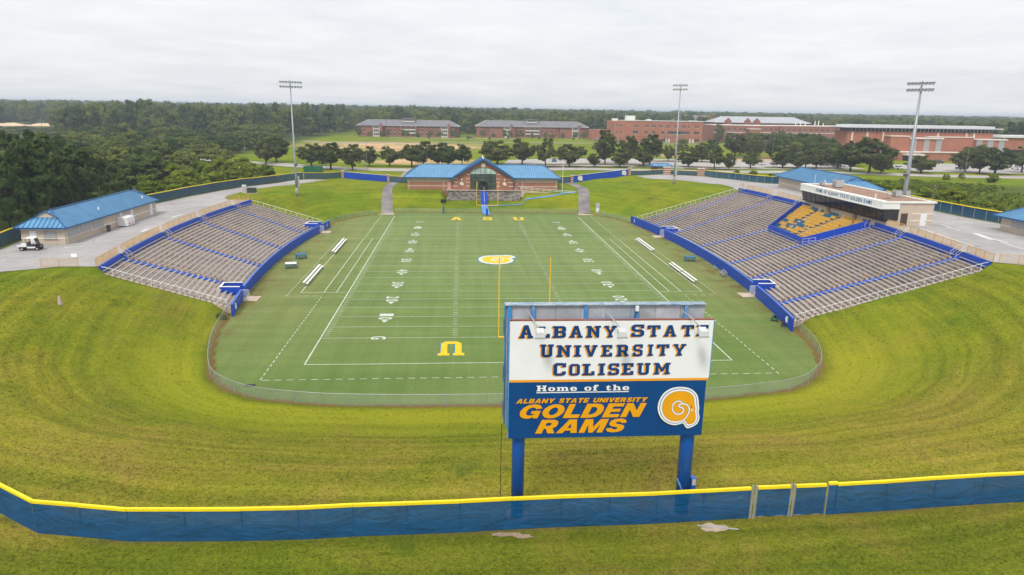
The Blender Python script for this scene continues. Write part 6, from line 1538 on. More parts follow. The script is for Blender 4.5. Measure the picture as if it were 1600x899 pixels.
# ================================================================ perimeter fence with blue windscreen and yellow cap
def fence(poly, name, label, screen, hgt, group='windscreen fences', bay=3.05, cap='cap_yellow', inner=False, post_m='galv', capw=0.155, gates=(), plain=False):
    L = []
    for a, b in zip(poly[:-1], poly[1:]):
        a = Vector(a); b = Vector(b); n = max(1, round((b-a).length/bay))
        for k in range(n): L.append((a.lerp(b, k/n), a.lerp(b, (k+1)/n)))
    xs = np.array([p[0].x for p in L]+[L[-1][1].x]); ys = np.array([p[0].y for p in L]+[L[-1][1].y]); zs = hz(xs, ys)
    r = thing(name, label, 'fence', (xs[0], ys[0], zs[0]), 0, group)
    pmesh = None
    for i in range(len(xs)):
        o = MB().tube([(0, 0, -0.2), (0, 0, hgt)], 0.04, 7).build('post', post_m, r, world=False) if pmesh is None else link('post', pmesh, r)
        pmesh = o.data; o.location = Vector((xs[i], ys[i], zs[i]))-r.location
    rr = random.Random(len(L))
    for i, (a, b) in enumerate(L):
        z0, z1 = zs[i], zs[i+1]; d = (b-a).normalized(); nn = Vector((d.y, -d.x))*0.06
        # slack cloth: a small grid that bellies out a little
        mb = MB(); nu, nv = 5, 3; am = rr.uniform(0.05, 0.14); ph = rr.random()*6
        for u in range(nu+1):
            for v in range(nv+1):
                p = a.lerp(b, u/nu); zb = z0+(z1-z0)*u/nu; w = am*math.sin(PI*u/nu)*math.sin(PI*v/nv)+0.012*math.sin(ph+u*1.9+v)
                mb.v.append((p.x+nn.x*(1+w*8), p.y+nn.y*(1+w*8), zb+0.05+(hgt-0.08)*v/nv))
        for u in range(nu):
            for v in range(nv):
                q = u*(nv+1)+v; mb.f.append((q, q+nv+1, q+nv+2, q+1)); mb.m.append(0)
        mb.build('screen_panel', screen, r, True)
        if cap:
            j = rr.uniform(-0.008, 0.008)
            MB().beam((a.x+d.x*0.006, a.y+d.y*0.006, z0+hgt+0.0+j), (b.x-d.x*0.006, b.y-d.y*0.006, z1+hgt+0.0+j), 0.17, capw).build('cap', cap, r)
        mb = MB(); mb.tube([(a.x, a.y, z0+0.1), (b.x, b.y, z1+0.1)], 0.02, 5); mb.build('bottom_rail', post_m, r)
    return r
fn = FENCE_NEAR
fence(fn[:10], 'windscreen_fence', 'blue windscreen fence with yellow cap running left of the gate in the foreground', 'windscreen', 1.95)
fence(fn[12-1:14], 'windscreen_fence', 'blue windscreen fence with yellow cap running right of the gate in the foreground', 'windscreen', 1.97)
fence(fn[13:18], 'windscreen_fence', 'blue windscreen fence with yellow cap turning up the right side past the kiosk', 'windscreen_right', 2.05)
fence(fn[17:], 'windscreen_fence', 'faded blue windscreen fence with yellow cap along the right plaza behind the press box', 'windscreen_right', 2.1)
fence(FENCE_LEFT, 'windscreen_fence', 'dark faded windscreen fence with yellow cap curving behind the left plaza', 'windscreen_faded', 2.2)
# gate in the near fence: two leaves and their posts
gt = thing('fence_gate', 'double gate of blue windscreen leaves with steel posts in the foreground fence', 'gate', (11.2, -39.35, H(11.2, -39.35)))
def leaf(xa, ya, xb, yb):
    za, zb = H(xa, ya), H(xb, yb); a = Vector((xa, ya, za)); b = Vector((xb, yb, zb)); u = Vector((0, 0, 1))
    mb = MB(); nu = 6
    for k in range(nu):
        p, q = a.lerp(b, k/nu), a.lerp(b, (k+1)/nu); w0, w1 = 0.03*math.sin(k*1.7), 0.03*math.sin((k+1)*1.7)
        mb.quad(p+u*0.12+Vector((0, -0.05+w0, 0)), q+u*0.12+Vector((0, -0.05+w1, 0)), q+u*1.86+Vector((0, -0.05+w1, 0)), p+u*1.86+Vector((0, -0.05+w0, 0)))
    l = mb.build('gate_leaf', 'windscreen', gt, True)
    f = MB(); f.tube([a+u*0.1, b+u*0.1, b+u*1.9, a+u*1.9, a+u*0.1], 0.03, 6); f.build('leaf_frame', 'galv', l)
    MB().beam(a+u*1.97, b+u*1.97, 0.16, 0.17).build('cap', 'cap_yellow', l)
for x, y in ((9.72, -39.44), (9.92, -39.43), (12.05, -39.34), (12.25, -39.33)): MB().tube([(x, y, H(x, y)-0.2), (x, y, H(x, y)+2.1)], 0.055, 8).build('gate_post', 'galv', gt)
leaf(10.02, -39.43, 11.98, -39.35); leaf(12.35, -39.33, 14.2, -39.24)
fence([(14.35, -39.23), (14.9, -39.2)], 'windscreen_fence', 'narrow blue fence piece between the gate and the long right fence', 'windscreen', 2.05, bay=1)
# ladder lying behind the near fence, pipe and muddy patches in front of it
ld = thing('ladder', 'thin metal ladder lying on the grass behind the foreground fence', 'ladder', (2.2, -38.6, H(2.2, -38.6)))
a, b = Vector((-0.6, -38.2, H(-.6, -38.2)+0.55)), Vector((4.2, -39.2, H(4.2, -39.2)+0.12)); nn = Vector((0.15, 0.3, 0.18))
for q in (0, 1): MB().tube([a+nn*q, b+nn*q], 0.03, 5).build('side_rail', 'galv', ld)
for k in range(12): p = a.lerp(b, (k+0.5)/12); MB().tube([p, p+nn], 0.02, 5).build('rung', 'galv', ld)
pp = MB().tube([(6.4, -40.0, H(6.4, -40)+0.05), (8.6, -40.55, H(8.6, -40.55)+0.05)], 0.045, 7).build('pipe', 'galv'); tag(pp, 'short grey pipe lying on the bare soil in front of the fence', 'pipe')
def patch(name, cx, cy, rx, ry, mt, seed):
    rr = random.Random(seed); pts = []
    for k in range(16):
        q = 2*PI*k/16; s_ = rr.uniform(0.6, 1.1); pts.append((cx+rx*s_*math.cos(q), cy+ry*s_*math.sin(q)))
    drape(name, pts, mt, 0.03, 0.6)

P('mud_pale', (0.42, 0.33, 0.24), 0.95, 0.2, 2.0)
patch('bare_soil', 7.25, -40.25, 0.8, 0.5, 'mud_pale', 2); patch('bare_soil', -3.6, -40.55, 0.6, 0.28, 'mud', 4); patch('bare_soil', -4.6, -40.3, 0.9, 0.22, 'mud', 6)

# chain-link around the field ends
def chain(poly, label, hgt=1.25, bay=3.3, solid_first=False):
    r = thing('chain_link_fence', label, 'fence', (poly[0][0], poly[0][1], 0))
    L = []
    for a, b in zip(poly[:-1], poly[1:]):
        a = Vector(a); b = Vector(b); n = max(1, round((b-a).length/bay))
        for k in range(n): L.append((a.lerp(b, k/n), a.lerp(b, (k+1)/n)))
    P_ = [q[0] for q in L]+[L[-1][1]]
    Z = hz(np.array([p.x for p in P_]), np.array([p.y for p in P_])); pm = None
    for p, z in zip(P_, Z):
        o = MB().tube([(0, 0, -0.2), (0, 0, hgt+0.05)], 0.035, 6).build('post', 'galv', r, world=False) if pm is None else link('post', pm, r)
        pm = o.data; o.location = Vector((p.x, p.y, z))-r.location
    MB().tube([(p.x, p.y, z+hgt) for p, z in zip(P_, Z)], 0.028, 5).build('top_rail', 'galv', r)
    for i, (a, b) in enumerate(L):
        MB().quad((a.x, a.y, Z[i]+0.03), (b.x, b.y, Z[i+1]+0.03), (b.x, b.y, Z[i+1]+hgt), (a.x, a.y, Z[i]+hgt)).build('mesh_panel', 'chain_mesh', r)
    return r
def cmopen(pts, k=3): return [tuple(p) for p in cm(pts, False, k)]
chain(cmopen([(-38.75,19.3),(-37.6,11.0),(-35.8,3.4),(-33.3,-3.6),(-30.5,-7.0),(-27.0,-9.4),(-20.6,-11.1),(-12,-11.8),(0,-11.85),(17.4,-11.2),(27,-9.1),(30.8,-6.4),(33.7,-2.6),(36.3,4.0),(37.5,11.4)]), 'low grey chain-link fence curving round the near end of the field')
chain(cmopen([(36.2,100.4),(34.8,104.6),(31.7,110.8),(30.2,112.9)]), 'low chain-link fence at the far right corner of the field', 1.1)
chain([(25.0,116.6),(12,116.5),(1.6,116.5)], 'low chain-link fence below the field house, right of the blue runway', 1.1)
chain([(-1.6,116.5),(-12,116.4),(-24.6,116.3)], 'low chain-link fence below the field house, left of the blue runway', 1.1)
chain(cmopen([(-29.3,113.0),(-33.2,109),(-36.7,103.2),(-38.6,96.8),(-38.5,92.3)]), 'low chain-link fence at the far left corner of the field', 1.1)
# blue end walls with brick piers at the far corners
def pier(x, y, sx, sy, h, label):
    z = H(x, y); r = thing('brick_pier', label, 'pier', (x, y, z), 0, 'brick gate piers at the far end')
    n = 4
    for k in range(n):
        z0 = z-0.2+(h+0.2)*k/n; z1 = z-0.2+(h+0.2)*(k+1)/n
        MB().box(x-sx/2, x+sx/2, y-sy/2, y+sy/2, z0, z1-0.14).build('brick_course', 'brick', r); MB().box(x-sx/2-0.03, x+sx/2+0.03, y-sy/2-0.03, y+sy/2+0.03, z1-0.138, z1-0.002).build('cream_course', 'trim_cream', r)
    MB().box(x-sx/2-0.1, x+sx/2+0.1, y-sy/2-0.1, y+sy/2+0.1, z+h, z+h+0.14).build('cap', 'trim_cream', r)
    MB().prism([(x-0.14, y-0.14), (x+0.14, y-0.14), (x+0.14, y+0.14), (x-0.14, y+0.14)], z+h+0.142, z+h+0.5).build('lantern', 'door_brown', r)
def bluewall(a, b, h, label, emblems=()):
    a = Vector(a); b = Vector(b); za, zb = H(*a), H(*b); r = thing('end_wall', label, 'wall', (a.x, a.y, za))
    n = 5; d = (b-a).normalized(); nn = Vector((-d.y, d.x))*0.1
    for k in range(n):
        p, q = a.lerp(b, k/n+0.002), a.lerp(b, (k+1)/n-0.002); zp, zq = za+(zb-za)*k/n, za+(zb-za)*(k+1)/n
        MB().hexa([(p.x-nn.x, p.y-nn.y, zp-0.8), (q.x-nn.x, q.y-nn.y, zq-0.8), (q.x+nn.x, q.y+nn.y, zq-0.8), (p.x+nn.x, p.y+nn.y, zp-0.8), (p.x-nn.x, p.y-nn.y, zp+h), (q.x-nn.x, q.y-nn.y, zq+h), (q.x+nn.x, q.y+nn.y, zq+h), (p.x+nn.x, p.y+nn.y, zp+h)]).build('wall_panel', 'wall_blue', r)
        MB().beam((p.x, p.y, zp+h+0.04), (q.x, q.y, zq+h+0.04), 0.26, 0.07).build('coping', 'trim_cream', r)
    for f in emblems:
        p = a.lerp(b, f); z = za+(zb-za)*f+h*0.5
        T = lambda u, v, q: (p.x+d.x*u*1.9-nn.x*(1.06+q*10), p.y+d.y*u*1.9-nn.y*(1.06+q*10), z+v*1.75)
        MB().plate([ram_loop(1.0)], T, 0.02).build('wall_emblem', 'trim_cream', r)
bluewall((-44.6, 156.1), (-29.9, 147.0), 2.0, 'plain bright blue wall at the far left corner of the bowl')
bluewall((28.6, 146.6), (48.4, 155.8), 2.05, 'bright blue wall with two ram emblems at the far right corner of the bowl', (0.12, 0.92))
pier(-45.0, 156.3, 0.7, 0.7, 2.3, 'brick pier at the outer end of the far left blue wall'); pier(-29.5, 146.8, 0.7, 0.7, 2.3, 'brick pier between the far left blue wall and the path gate')
pier(28.2, 146.4, 0.7, 0.7, 2.3, 'brick pier between the path gate and the far right blue wall'); pier(48.9, 156.0, 0.7, 0.7, 2.4, 'brick pier at the outer end of the far right blue wall')
pier(61.6, 156.3, 2.4, 0.8, 2.4, 'wide brick pier in the middle of the far right gates'); pier(72.4, 153.9, 2.2, 0.8, 2.4, 'wide brick pier at the right end of the far right gates')
def gates(a, b, label, bay=1.9, h=2.0, cap='cap_yellow'):
    fence([a, b], 'entrance_gate', label, 'windscreen_faded', h, 'entrance gates at the far end', bay, cap, post_m='galv_pale', capw=0.12)
P('galv_pale', (0.55, 0.56, 0.57), 0.5, 0.08)
gates((-55.2, 146.4), (-45.5, 156.2), 'row of screened gates between the left fence and the far left blue wall')
gates((-29.1, 146.6), (-23.0, 143.6), 'screened gate across the path left of the field house', cap='cap_yellow')
gates((22.0, 143.6), (27.8, 146.2), 'screened gate across the path right of the field house', cap='cap_yellow')
gates((49.4, 156.1), (60.3, 156.5), 'row of screened gates left of the wide brick pier', h=1.6); gates((62.9, 156.2), (71.2, 154.1), 'row of screened gates right of the wide brick pier', h=1.6)

# ================================================================ goal posts
def goal(y, s, label):
    r = thing('goal_post', label, 'goal post', (0, y+s*2.0, 0))
    MB().tube([(0, y+s*2.0, -0.1), (0, y+s*2.0, 1.6), (0, y+s*1.8, 2.4), (0, y+s*1.1, 2.95), (0, y, 3.05)], 0.085, 10).build('gooseneck', 'goal_yellow', r, True)
    MB().tube([(0, y+s*2.0, 0.0), (0, y+s*2.0, 1.9)], 0.26, 12).build('pad', 'wall_blue', r)
    MB().tube([(-2.82, y, 3.05), (2.82, y, 3.05)], 0.08, 8).build('crossbar', 'goal_yellow', r)
    top = 12.2 if s < 0 else 9.2
    for x in (-2.82, 2.82):
        u = MB().tube([(x, y, 3.0), (x, y, top)], 0.06, 8).build('upright', 'goal_yellow', r)
        MB().box(x-0.02, x+0.1, y-0.02, y+0.02, top-1.3, top+0.02).build('ribbon', 'goal_orange' if (s < 0 and x > 0) else 'ribbon_pale', u)
P('ribbon_pale', (0.75, 0.62, 0.42), 0.7, 0.1)
goal(0, -1, 'yellow goal post at the near end behind the billboard'); goal(120*YD, 1, 'yellow goal post at the far end in front of the field house')

# ================================================================ light towers
def tower(x, y, zb, top, label, yaw_, nlamp, r0, head_w):
    r = thing('light_tower', label, 'light tower', (x, y, zb))
    MB().tube([(x, y, zb-0.3), (x, y, zb+6), (x, y, top)], [r0, r0*0.82, r0*0.36], 14).build('pole', 'steel', r, True)
    MB().tube([(x, y, zb-0.1), (x, y, zb+2.1)], r0*1.06, 14).build('pole_base', 'concrete_grey', r, True)
    c, s_ = math.cos(yaw_), math.sin(yaw_)
    T = lambda u, v, w: (x+c*u-s_*v, y+s_*u+c*v, w)
    cab = MB(); p = [T(r0+0.02, -0.35, zb+2.2), T(r0+0.4, -0.35, zb+2.2), T(r0+0.4, 0.35, zb+2.2), T(r0+0.02, 0.35, zb+2.2)]
    cab.hexa(p+[(q[0], q[1], q[2]+2.8) for q in p]); cab.build('ballast_cabinet', 'ac_grey', r)
    cb_ = MB(); p = [T(-0.25, -r0-0.5, zb+7.6), T(0.25, -r0-0.5, zb+7.6), T(0.25, -r0+0.1, zb+7.6), T(-0.25, -r0+0.1, zb+7.6)]; cb_.hexa(p+[(q[0], q[1], q[2]+0.45) for q in p]); cb_.build('speaker_box', 'lamp_grey', r)
    for row, dz in ((0, -0.35), (1, 0.75)):
        z = top+dz-0.3
        MB().beam(T(-head_w/2, 0, z), T(head_w/2, 0, z), 0.07, 0.07).build('cross_arm', 'galv', r)
        for k in range(nlamp):
            u = -head_w/2+head_w*(k+0.5)/nlamp; vv = 0.35
            a = Vector(T(u, -0.02, z+0.05)); d = Vector((math.sin(yaw_)*1.0, -math.cos(yaw_)*1.0, -0.55)).normalized()
            l = MB().tube([a-d*0.05, a+d*0.12, a+d*0.30, a+d*0.42], [0.12, 0.17, 0.27, 0.30], 10).build('flood_lamp', 'lamp_grey', r)
            MB().tube([a+d*0.421, a+d*0.44], 0.27, 10).build('lens', 'lens', l)
    MB().tube([(x, y, top-0.8), (x, y, top+0.9)], 0.08, 8).build('head_mast', 'galv', r)
zl = H(-48.6, 106.9); tower(-48.6, 106.9, zl, 33.0, 'tall grey light tower on the far left grass bank', rad(38), 8, 0.33, 6.0)
zc2 = H(54.5, 124.5); tower(54.4, 124.5, zc2, 34.6, 'tall grey light tower on the far right grass bank', rad(-38), 6, 0.33, 4.4)
tower(74.3, 48.4, 9.5, 33.0, 'thick grey light tower standing right behind the press box', rad(-68), 8, 0.46, 5.2)

# ================================================================ things on the field and plazas
def bench_seat(x, y0, y1, label, hgt=0.42, second=0.9):
    r = thing('team_bench', label, 'bench', (x, (y0+y1)/2, 0), 0, 'white team benches')
    MB().box(x-0.16, x+0.16, y0, y1, hgt, hgt+0.05).build('front_plank', 'bench_white', r)
    MB().hexa([(x-0.16+0.46, y0, hgt+0.42), (x-0.13+0.46, y0, hgt+0.40), (x-0.13+0.46, y1, hgt+0.40), (x-0.16+0.46, y1, hgt+0.42), (x-0.06+0.5, y0, hgt+0.72), (x-0.02+0.5, y0, hgt+0.70), (x-0.02+0.5, y1, hgt+0.70), (x-0.06+0.5, y1, hgt+0.72)]) if False else None
    s_ = 1 if x > 0 else -1
    MB().box(x+s_*0.26, x+s_*0.62, y0, y1, hgt+0.22, hgt+0.27).build('rear_plank', 'bench_white', r)
    n = max(2, int((y1-y0)/1.8)+1)
    for k in range(n):
        y = y0+0.2+(y1-y0-0.4)*k/(n-1); mb = MB(); mb.box(x-0.05, x+0.05, y-0.03, y+0.03, 0.0, hgt-0.002); mb.box(x+s_*0.40, x+s_*0.48, y-0.03, y+0.03, 0.0, hgt+0.218); mb.beam((x, y, 0.06), (x+s_*0.45, y, 0.06), 0.05, 0.05); mb.build('leg', 'galv', r)
P('bench_white', (0.74, 0.74, 0.73), 0.5, 0.05)
bench_seat(-31.4, 60.2, 67.0, 'white team bench on the left sideline, second from the far end'); bench_seat(-31.4, 67.2, 74.2, 'white team bench on the left sideline, farthest from the camera')
bench_seat(-31.5, 35.2, 41.7, 'white team bench on the left sideline, nearest to the camera'); bench_seat(-31.5, 41.9, 48.4, 'white team bench on the left sideline, second-nearest to the camera')
bench_seat(31.7, 62.4, 75.6, 'long white team bench at the far end of the right sideline'); bench_seat(31.8, 43.6, 50.4, 'white team bench in the middle of the right sideline'); bench_seat(31.8, 36.2, 43.1, 'white team bench at the near end of the right sideline')
def table(x, y, top, frame, label, rz):
    r = thing('trainer_table', label, 'table', (x, y, 0), rz)
    MB().box(-0.95, 0.95, -0.75, 0.75, 0.84, 0.90).build('table_top', top, r, world=False); MB().box(-0.98, 0.98, -0.78, 0.78, 0.70, 0.838).build('apron', frame, r, world=False)
    for i in (-1, 1):
        for j in (-1, 1): MB().box(i*0.86-0.06, i*0.86+0.06, j*0.66-0.06, j*0.66+0.06, 0, 0.70).build('leg', frame, r, world=False)
    MB().beam((-0.86, -0.66, 0.25), (0.86, -0.66, 0.25), 0.06, 0.08).build('brace', frame, r, world=False); MB().beam((-0.86, 0.66, 0.25), (0.86, 0.66, 0.25), 0.06, 0.08).build('brace', frame, r, world=False)
table(-37.0, 48.6, 'bench_white', 'plastic_blue', 'white-topped table with blue frame beside the left grandstand wall', rad(12)); table(-37.0, 56.6, 'plastic_blue', 'plastic_blue', 'plain blue table beside the left grandstand wall', rad(8)); table(37.0, 54.4, 'plastic_blue', 'plastic_blue', 'plain blue table beside the right grandstand wall', rad(-4))
r = thing('small_bleacher', 'small pale two-plank bleacher leaning by the right grandstand wall', 'bench', (39.0, 42.2, 0), rad(-8))
for k in range(3): MB().box(-0.35+k*0.28, -0.13+k*0.28, -1.6, 1.6, 0.35+k*0.22, 0.40+k*0.22).build('plank', 'aluminium', r, world=False)
for y in (-1.3, 1.3): MB().beam((-0.3, y, 0.02), (0.45, y, 0.75), 0.06, 0.06).build('leg', 'galv', r, world=False); 
r = thing('folding_chair', 'pale blue folding chair against the right grandstand wall', 'chair', (39.4, 47.0, 0), rad(80))
MB().box(-0.22, 0.22, -0.22, 0.22, 0.43, 0.46).build('seat', 'ac_blue', r, world=False) if 'ac_blue' in M else (P('ac_blue', (0.25, 0.38, 0.60), 0.5, 0.1), MB().box(-0.22, 0.22, -0.22, 0.22, 0.43, 0.46).build('seat', 'ac_blue', r, world=False))
MB().box(-0.22, 0.22, 0.20, 0.23, 0.60, 0.90).build('backrest', 'ac_blue', r, world=False)
for i in (-1, 1): MB().beam((i*0.2, -0.25, 0.0), (i*0.2, 0.22, 0.9), 0.03, 0.03).build('leg', 'galv', r, world=False); MB().beam((i*0.2, 0.25, 0.0), (i*0.2, -0.2, 0.44), 0.03, 0.03).build('leg', 'galv', r, world=False)
r = thing('play_clock', 'dark play clock board on a blue post beyond the far end line', 'play clock', (-11.7, 114.8, 0))
MB().tube([(-11.7, 114.8, -0.1), (-11.7, 114.8, 3.2)], 0.09, 8).build('post', 'plastic_blue', r); MB().tube([(-11.7, 114.8, 0.0), (-11.7, 114.8, 1.9)], 0.22, 10).build('pad', 'plastic_blue', r); MB().box(-12.4, -11.0, 114.65, 114.9, 2.9, 3.9).build('clock_board', 'black', r)
for i in (-1, 1): MB().box(-11.7+i*0.28-0.2, -11.7+i*0.28+0.2, 114.62, 114.648, 3.05, 3.75).build('digit_panel', 'glass_dark', r)
z = H(22.5, 131); r = thing('flag_pole', 'thin white flag pole at the right corner of the field house', 'flag pole', (22.6, 128.4, H(22.6, 128.4)))
z = H(22.6, 128.4); MB().tube([(22.6, 128.4, z-0.2), (22.6, 128.4, z+8.2)], 0.06, 8).build('pole', 'rail_white', r); MB().tube([(22.6, 128.4, z+8.2), (22.6, 128.4, z+8.4)], 0.12, 8).build('finial', 'rail_white', r)
mb = MB()
for k in range(4): mb.quad((22.66+k*0.04, 128.4+0.02*k, z+7.9-k*0.35), (22.66+0.18, 128.4, z+7.85-k*0.35), (22.66+0.16, 128.38, z+7.5-k*0.35), (22.66, 128.4, z+7.5-k*0.35))
mb.build('limp_flag', 'door_pink', r)
for x, y, lb in ((30.6, 115.2, 'grey electrical cabinet beside the right path at the field corner'),):
    r = thing('electrical_cabinet', lb, 'cabinet', (x, y, 0.4)); z = H(x, y); MB().box(x-0.5, x+0.5, y-0.3, y+0.3, z+0.15, z+2.6).build('housing', 'ac_grey', r); MB().box(x-0.42, x+0.42, y-0.34, y-0.302, z+0.35, z+1.2).build('door', 'bench_white', r); MB().box(x-0.6, x+0.6, y-0.4, y+0.4, z-0.1, z+0.148).build('plinth', 'concrete', r)
zz = H(-61.5, 106.8); r = thing('transformer_box', 'white upright utility box on the grass beyond the left grandstand', 'utility box', (-61.5, 106.8, zz)); MB().box(-62.0, -61.1, 106.4, 107.2, zz, zz+1.9).build('housing', 'bench_white', r); MB().box(-61.95, -61.15, 106.36, 106.397, zz+0.2, zz+1.7).build('door', 'ac_grey', r)
zz = H(-59.4, 105.8); r = thing('transformer_box', 'dark green utility box with cooling fins on the grass beyond the left grandstand', 'utility box', (-59.4, 105.8, zz)); MB().box(-60.5, -58.4, 105.2, 106.4, zz+0.12, zz+1.4).build('housing', 'util_green', r) if 'util_green' in M else (P('util_green', (0.06, 0.08, 0.07), 0.6, 0.1), MB().box(-60.5, -58.4, 105.2, 106.4, zz+0.12, zz+1.4).build('housing', 'util_green', r))
for k in range(6): MB().box(-60.4+k*0.35, -60.3+k*0.35, 105.08, 105.197, zz+0.2, zz+1.3).build('cooling_fin', 'util_green', r)
MB().box(-60.8, -58.1, 105.0, 106.6, zz-0.1, zz+0.118).build('pad', 'concrete', r)
# trash can, vending trailer on the left plaza
z = 6.55; r = thing('trash_can', 'dark grey trash can against the tan concession building', 'trash can', (-66.9, 47.9, z)); MB().tube([(-66.9, 47.9, z), (-66.9, 47.9, z+0.95)], [0.30, 0.36], 12).build('bin', 'lamp_grey', r); MB().tube([(-66.9, 47.9, z+0.952), (-66.9, 47.9, z+1.05)], [0.38, 0.30], 12).build('lid', 'black', r)
r = thing('ice_chest', 'white freezer cabinet with faded print outside the left concession building', 'freezer', (-66.9, 54.4, z)); MB().box(-67.7, -66.0, 52.9, 55.7, z+0.1, z+1.55).build('cabinet', 'bench_white', r); MB().hexa([(-67.7, 52.9, z+1.552), (-66.3, 52.9, z+1.552), (-66.3, 55.7, z+1.552), (-67.7, 55.7, z+1.552), (-67.7, 53.0, z+1.72), (-66.9, 53.0, z+1.72), (-66.9, 55.6, z+1.72), (-67.7, 55.6, z+1.72)]).build('sloped_top', 'bench_white', r)
for a, b in ((53.1, 54.2), (54.4, 55.5)): MB().box(-66.0+0.003, -65.95, a, b, z+0.7, z+1.4).build('door', 'door_white', r); MB().box(-66.0+0.003, -65.96, a+0.15, b-0.15, z+0.3, z+0.55).build('red_print', 'door_pink', r)
for yy in (53.2, 55.4): MB().box(-67.4, -66.3, yy-0.06, yy+0.06, z, z+0.098).build('foot', 'black', r)
# utility cart
def cart():
    z = 6.55; r = thing('utility_cart', 'small white and black utility cart parked beside the tan concession building', 'cart', (-70.3, 31.7, z), rad(8))
    b = lambda *a: MB().box(*a)
    b(-1.45, 1.35, -0.55, 0.55, 0.32, 0.55).build('chassis', 'black', r, world=False)
    MB().hexa([(0.75,-0.6,0.5),(1.5,-0.5,0.45),(1.5,0.5,0.45),(0.75,0.6,0.5),(0.75,-0.58,0.98),(1.38,-0.45,0.80),(1.38,0.45,0.80),(0.75,0.58,0.98)]).build('hood', 'black', r, world=False)
    bed = b(-1.6, -0.35, -0.65, 0.65, 0.60, 0.66).build('cargo_bed', 'bench_white', r, world=False)
    for a in ((-1.6, -0.35, -0.65, -0.60, 0.662, 0.92), (-1.6, -0.35, 0.60, 0.65, 0.662, 0.92), (-0.40, -0.35, -0.598, 0.598, 0.662, 0.92)): b(*a).build('bed_side', 'bench_white', bed, world=False)
    b(-1.75, -1.62, -0.65, 0.65, 0.60, 0.64).build('tailgate', 'ac_grey', bed, world=False)
    b(-0.30, 0.25, -0.55, 0.55, 0.56, 0.82).build('seat', 'lamp_grey', r, world=False); b(-0.32, -0.2, -0.55, 0.55, 0.822, 1.25).build('seat_back', 'lamp_grey', r, world=False)
    b(-0.30, 0.80, -0.66, -0.60, 0.40, 0.62).build('side_panel', 'bench_white', r, world=False); b(-0.30, 0.80, 0.60, 0.66, 0.40, 0.62).build('side_panel', 'bench_white', r, world=False)
    MB().hexa([(-0.45,-0.62,1.86),(0.80,-0.58,1.82),(0.80,0.58,1.82),(-0.45,0.62,1.86),(-0.35,-0.55,1.95),(0.70,-0.5,1.92),(0.70,0.5,1.92),(-0.35,0.55,1.95)]).build('roof', 'bench_white', r, world=False)
    for y in (-0.56, 0.56):
        MB().tube([(-0.36, y, 0.9), (-0.40, y, 1.86)], 0.03, 6).build('roof_post', 'black', r, world=False); MB().tube([(0.98, y*0.95, 0.92), (0.72, y, 1.84)], 0.03, 6).build('roof_post', 'black', r, world=False)
    MB().quad((0.99, -0.52, 0.95), (0.99, 0.52, 0.95), (0.74, 0.54, 1.80), (0.74, -0.54, 1.80)).build('windscreen', 'glass_window', r, world=False)
    MB().tube([(0.62, -0.28, 0.95), (0.45, -0.28, 1.12)], 0.02, 5).build('steering_column', 'black', r, world=False); MB().tube([(0.45, -0.46, 1.10), (0.45, -0.28, 1.22), (0.45, -0.10, 1.10), (0.45, -0.28, 1.02), (0.45, -0.46, 1.10)], 0.02, 5).build('steering_wheel', 'black', r, world=False)
    for x in (-1.0, 1.0):
        for y in (-0.62, 0.62):
            w = MB().tube([(x, y-0.11, 0.29), (x, y+0.11, 0.29)], 0.29, 14).build('wheel', 'rubber', r, world=False); MB().tube([(x, y-0.125, 0.29), (x, y+0.125, 0.29)], 0.14, 10).build('rim', 'ac_grey', w, world=False)
    for y in (-0.35, 0.35): MB().box(1.44, 1.5, y-0.08, y+0.08, 0.62, 0.74).build('headlight', 'lens', r, world=False)
cart()
# debris at the near end of the right stand wall
r = thing('mower', 'dark green push mower parked at the near end of the right grandstand wall', 'mower', (36.4, 15.4, 0), rad(60))
MB().hexa([(-0.5,-0.4,0.18),(0.5,-0.4,0.18),(0.5,0.4,0.18),(-0.5,0.4,0.18),(-0.4,-0.3,0.42),(0.4,-0.3,0.42),(0.4,0.3,0.42),(-0.4,0.3,0.42)]).build('deck', 'dumpster_green', r, world=False); MB().tube([(0, 0, 0.42), (0, 0, 0.75)], 0.2, 10).build('engine', 'black', r, world=False); MB().tube([(-0.45, -0.3, 0.4), (-1.2, -0.28, 1.0), (-1.2, 0.28, 1.0), (-0.45, 0.3, 0.4)], 0.03, 6).build('handle', 'black', r, world=False)
for i in (-0.42, 0.42):
    for j in (-0.42, 0.42): MB().tube([(i, j-0.05, 0.15), (i, j+0.05, 0.15)], 0.15, 10).build('wheel', 'rubber', r, world=False)
for k, (x, y, l, a_) in enumerate(((36.9, 13.6, 1.6, 70), (37.1, 12.4, 1.2, 95), (36.5, 12.9, 1.0, 60))):
    o = MB().box(-l/2, l/2, -0.3, 0.3, 0.02, 0.16).build('scrap_board', 'trunk', None); o.location = (x, y, 0.012); o.rotation_euler = (0, 0, rad(a_)); tag(o, ['longest dark scrap board lying below the near end of the right grandstand wall', 'dark scrap board closest to the chain-link at the right grandstand wall', 'shortest dark scrap board lying at the foot of the right grandstand wall'][k], 'board', 'scrap boards by the right wall')
z = H(-74, 3); r = thing('marker_stone', 'small pale marker post standing on the left grass bank', 'marker', (-52.5, 5.5, H(-52.5, 5.5))); z = H(-52.5, 5.5); MB().hexa([(-52.7,5.3,z-.1),(-52.3,5.3,z-.1),(-52.3,5.7,z-.1),(-52.7,5.7,z-.1),(-52.6,5.4,z+1.0),(-52.42,5.4,z+1.0),(-52.42,5.58,z+1.0),(-52.6,5.58,z+1.0)]).build('shaft', 'concrete', r); MB().box(-52.75, -52.25, 5.25, 5.75, z-0.1, z+0.12).build('foot', 'concrete', r)
o = MB().box(-0.5, 0.5, -0.3, 0.3, 0.014, 0.05).build('drain_cover', 'black', None); o.location = (-28.6, -5.9, 0); tag(o, 'dark drain cover in the turf at the near left corner of the field', 'drain cover')
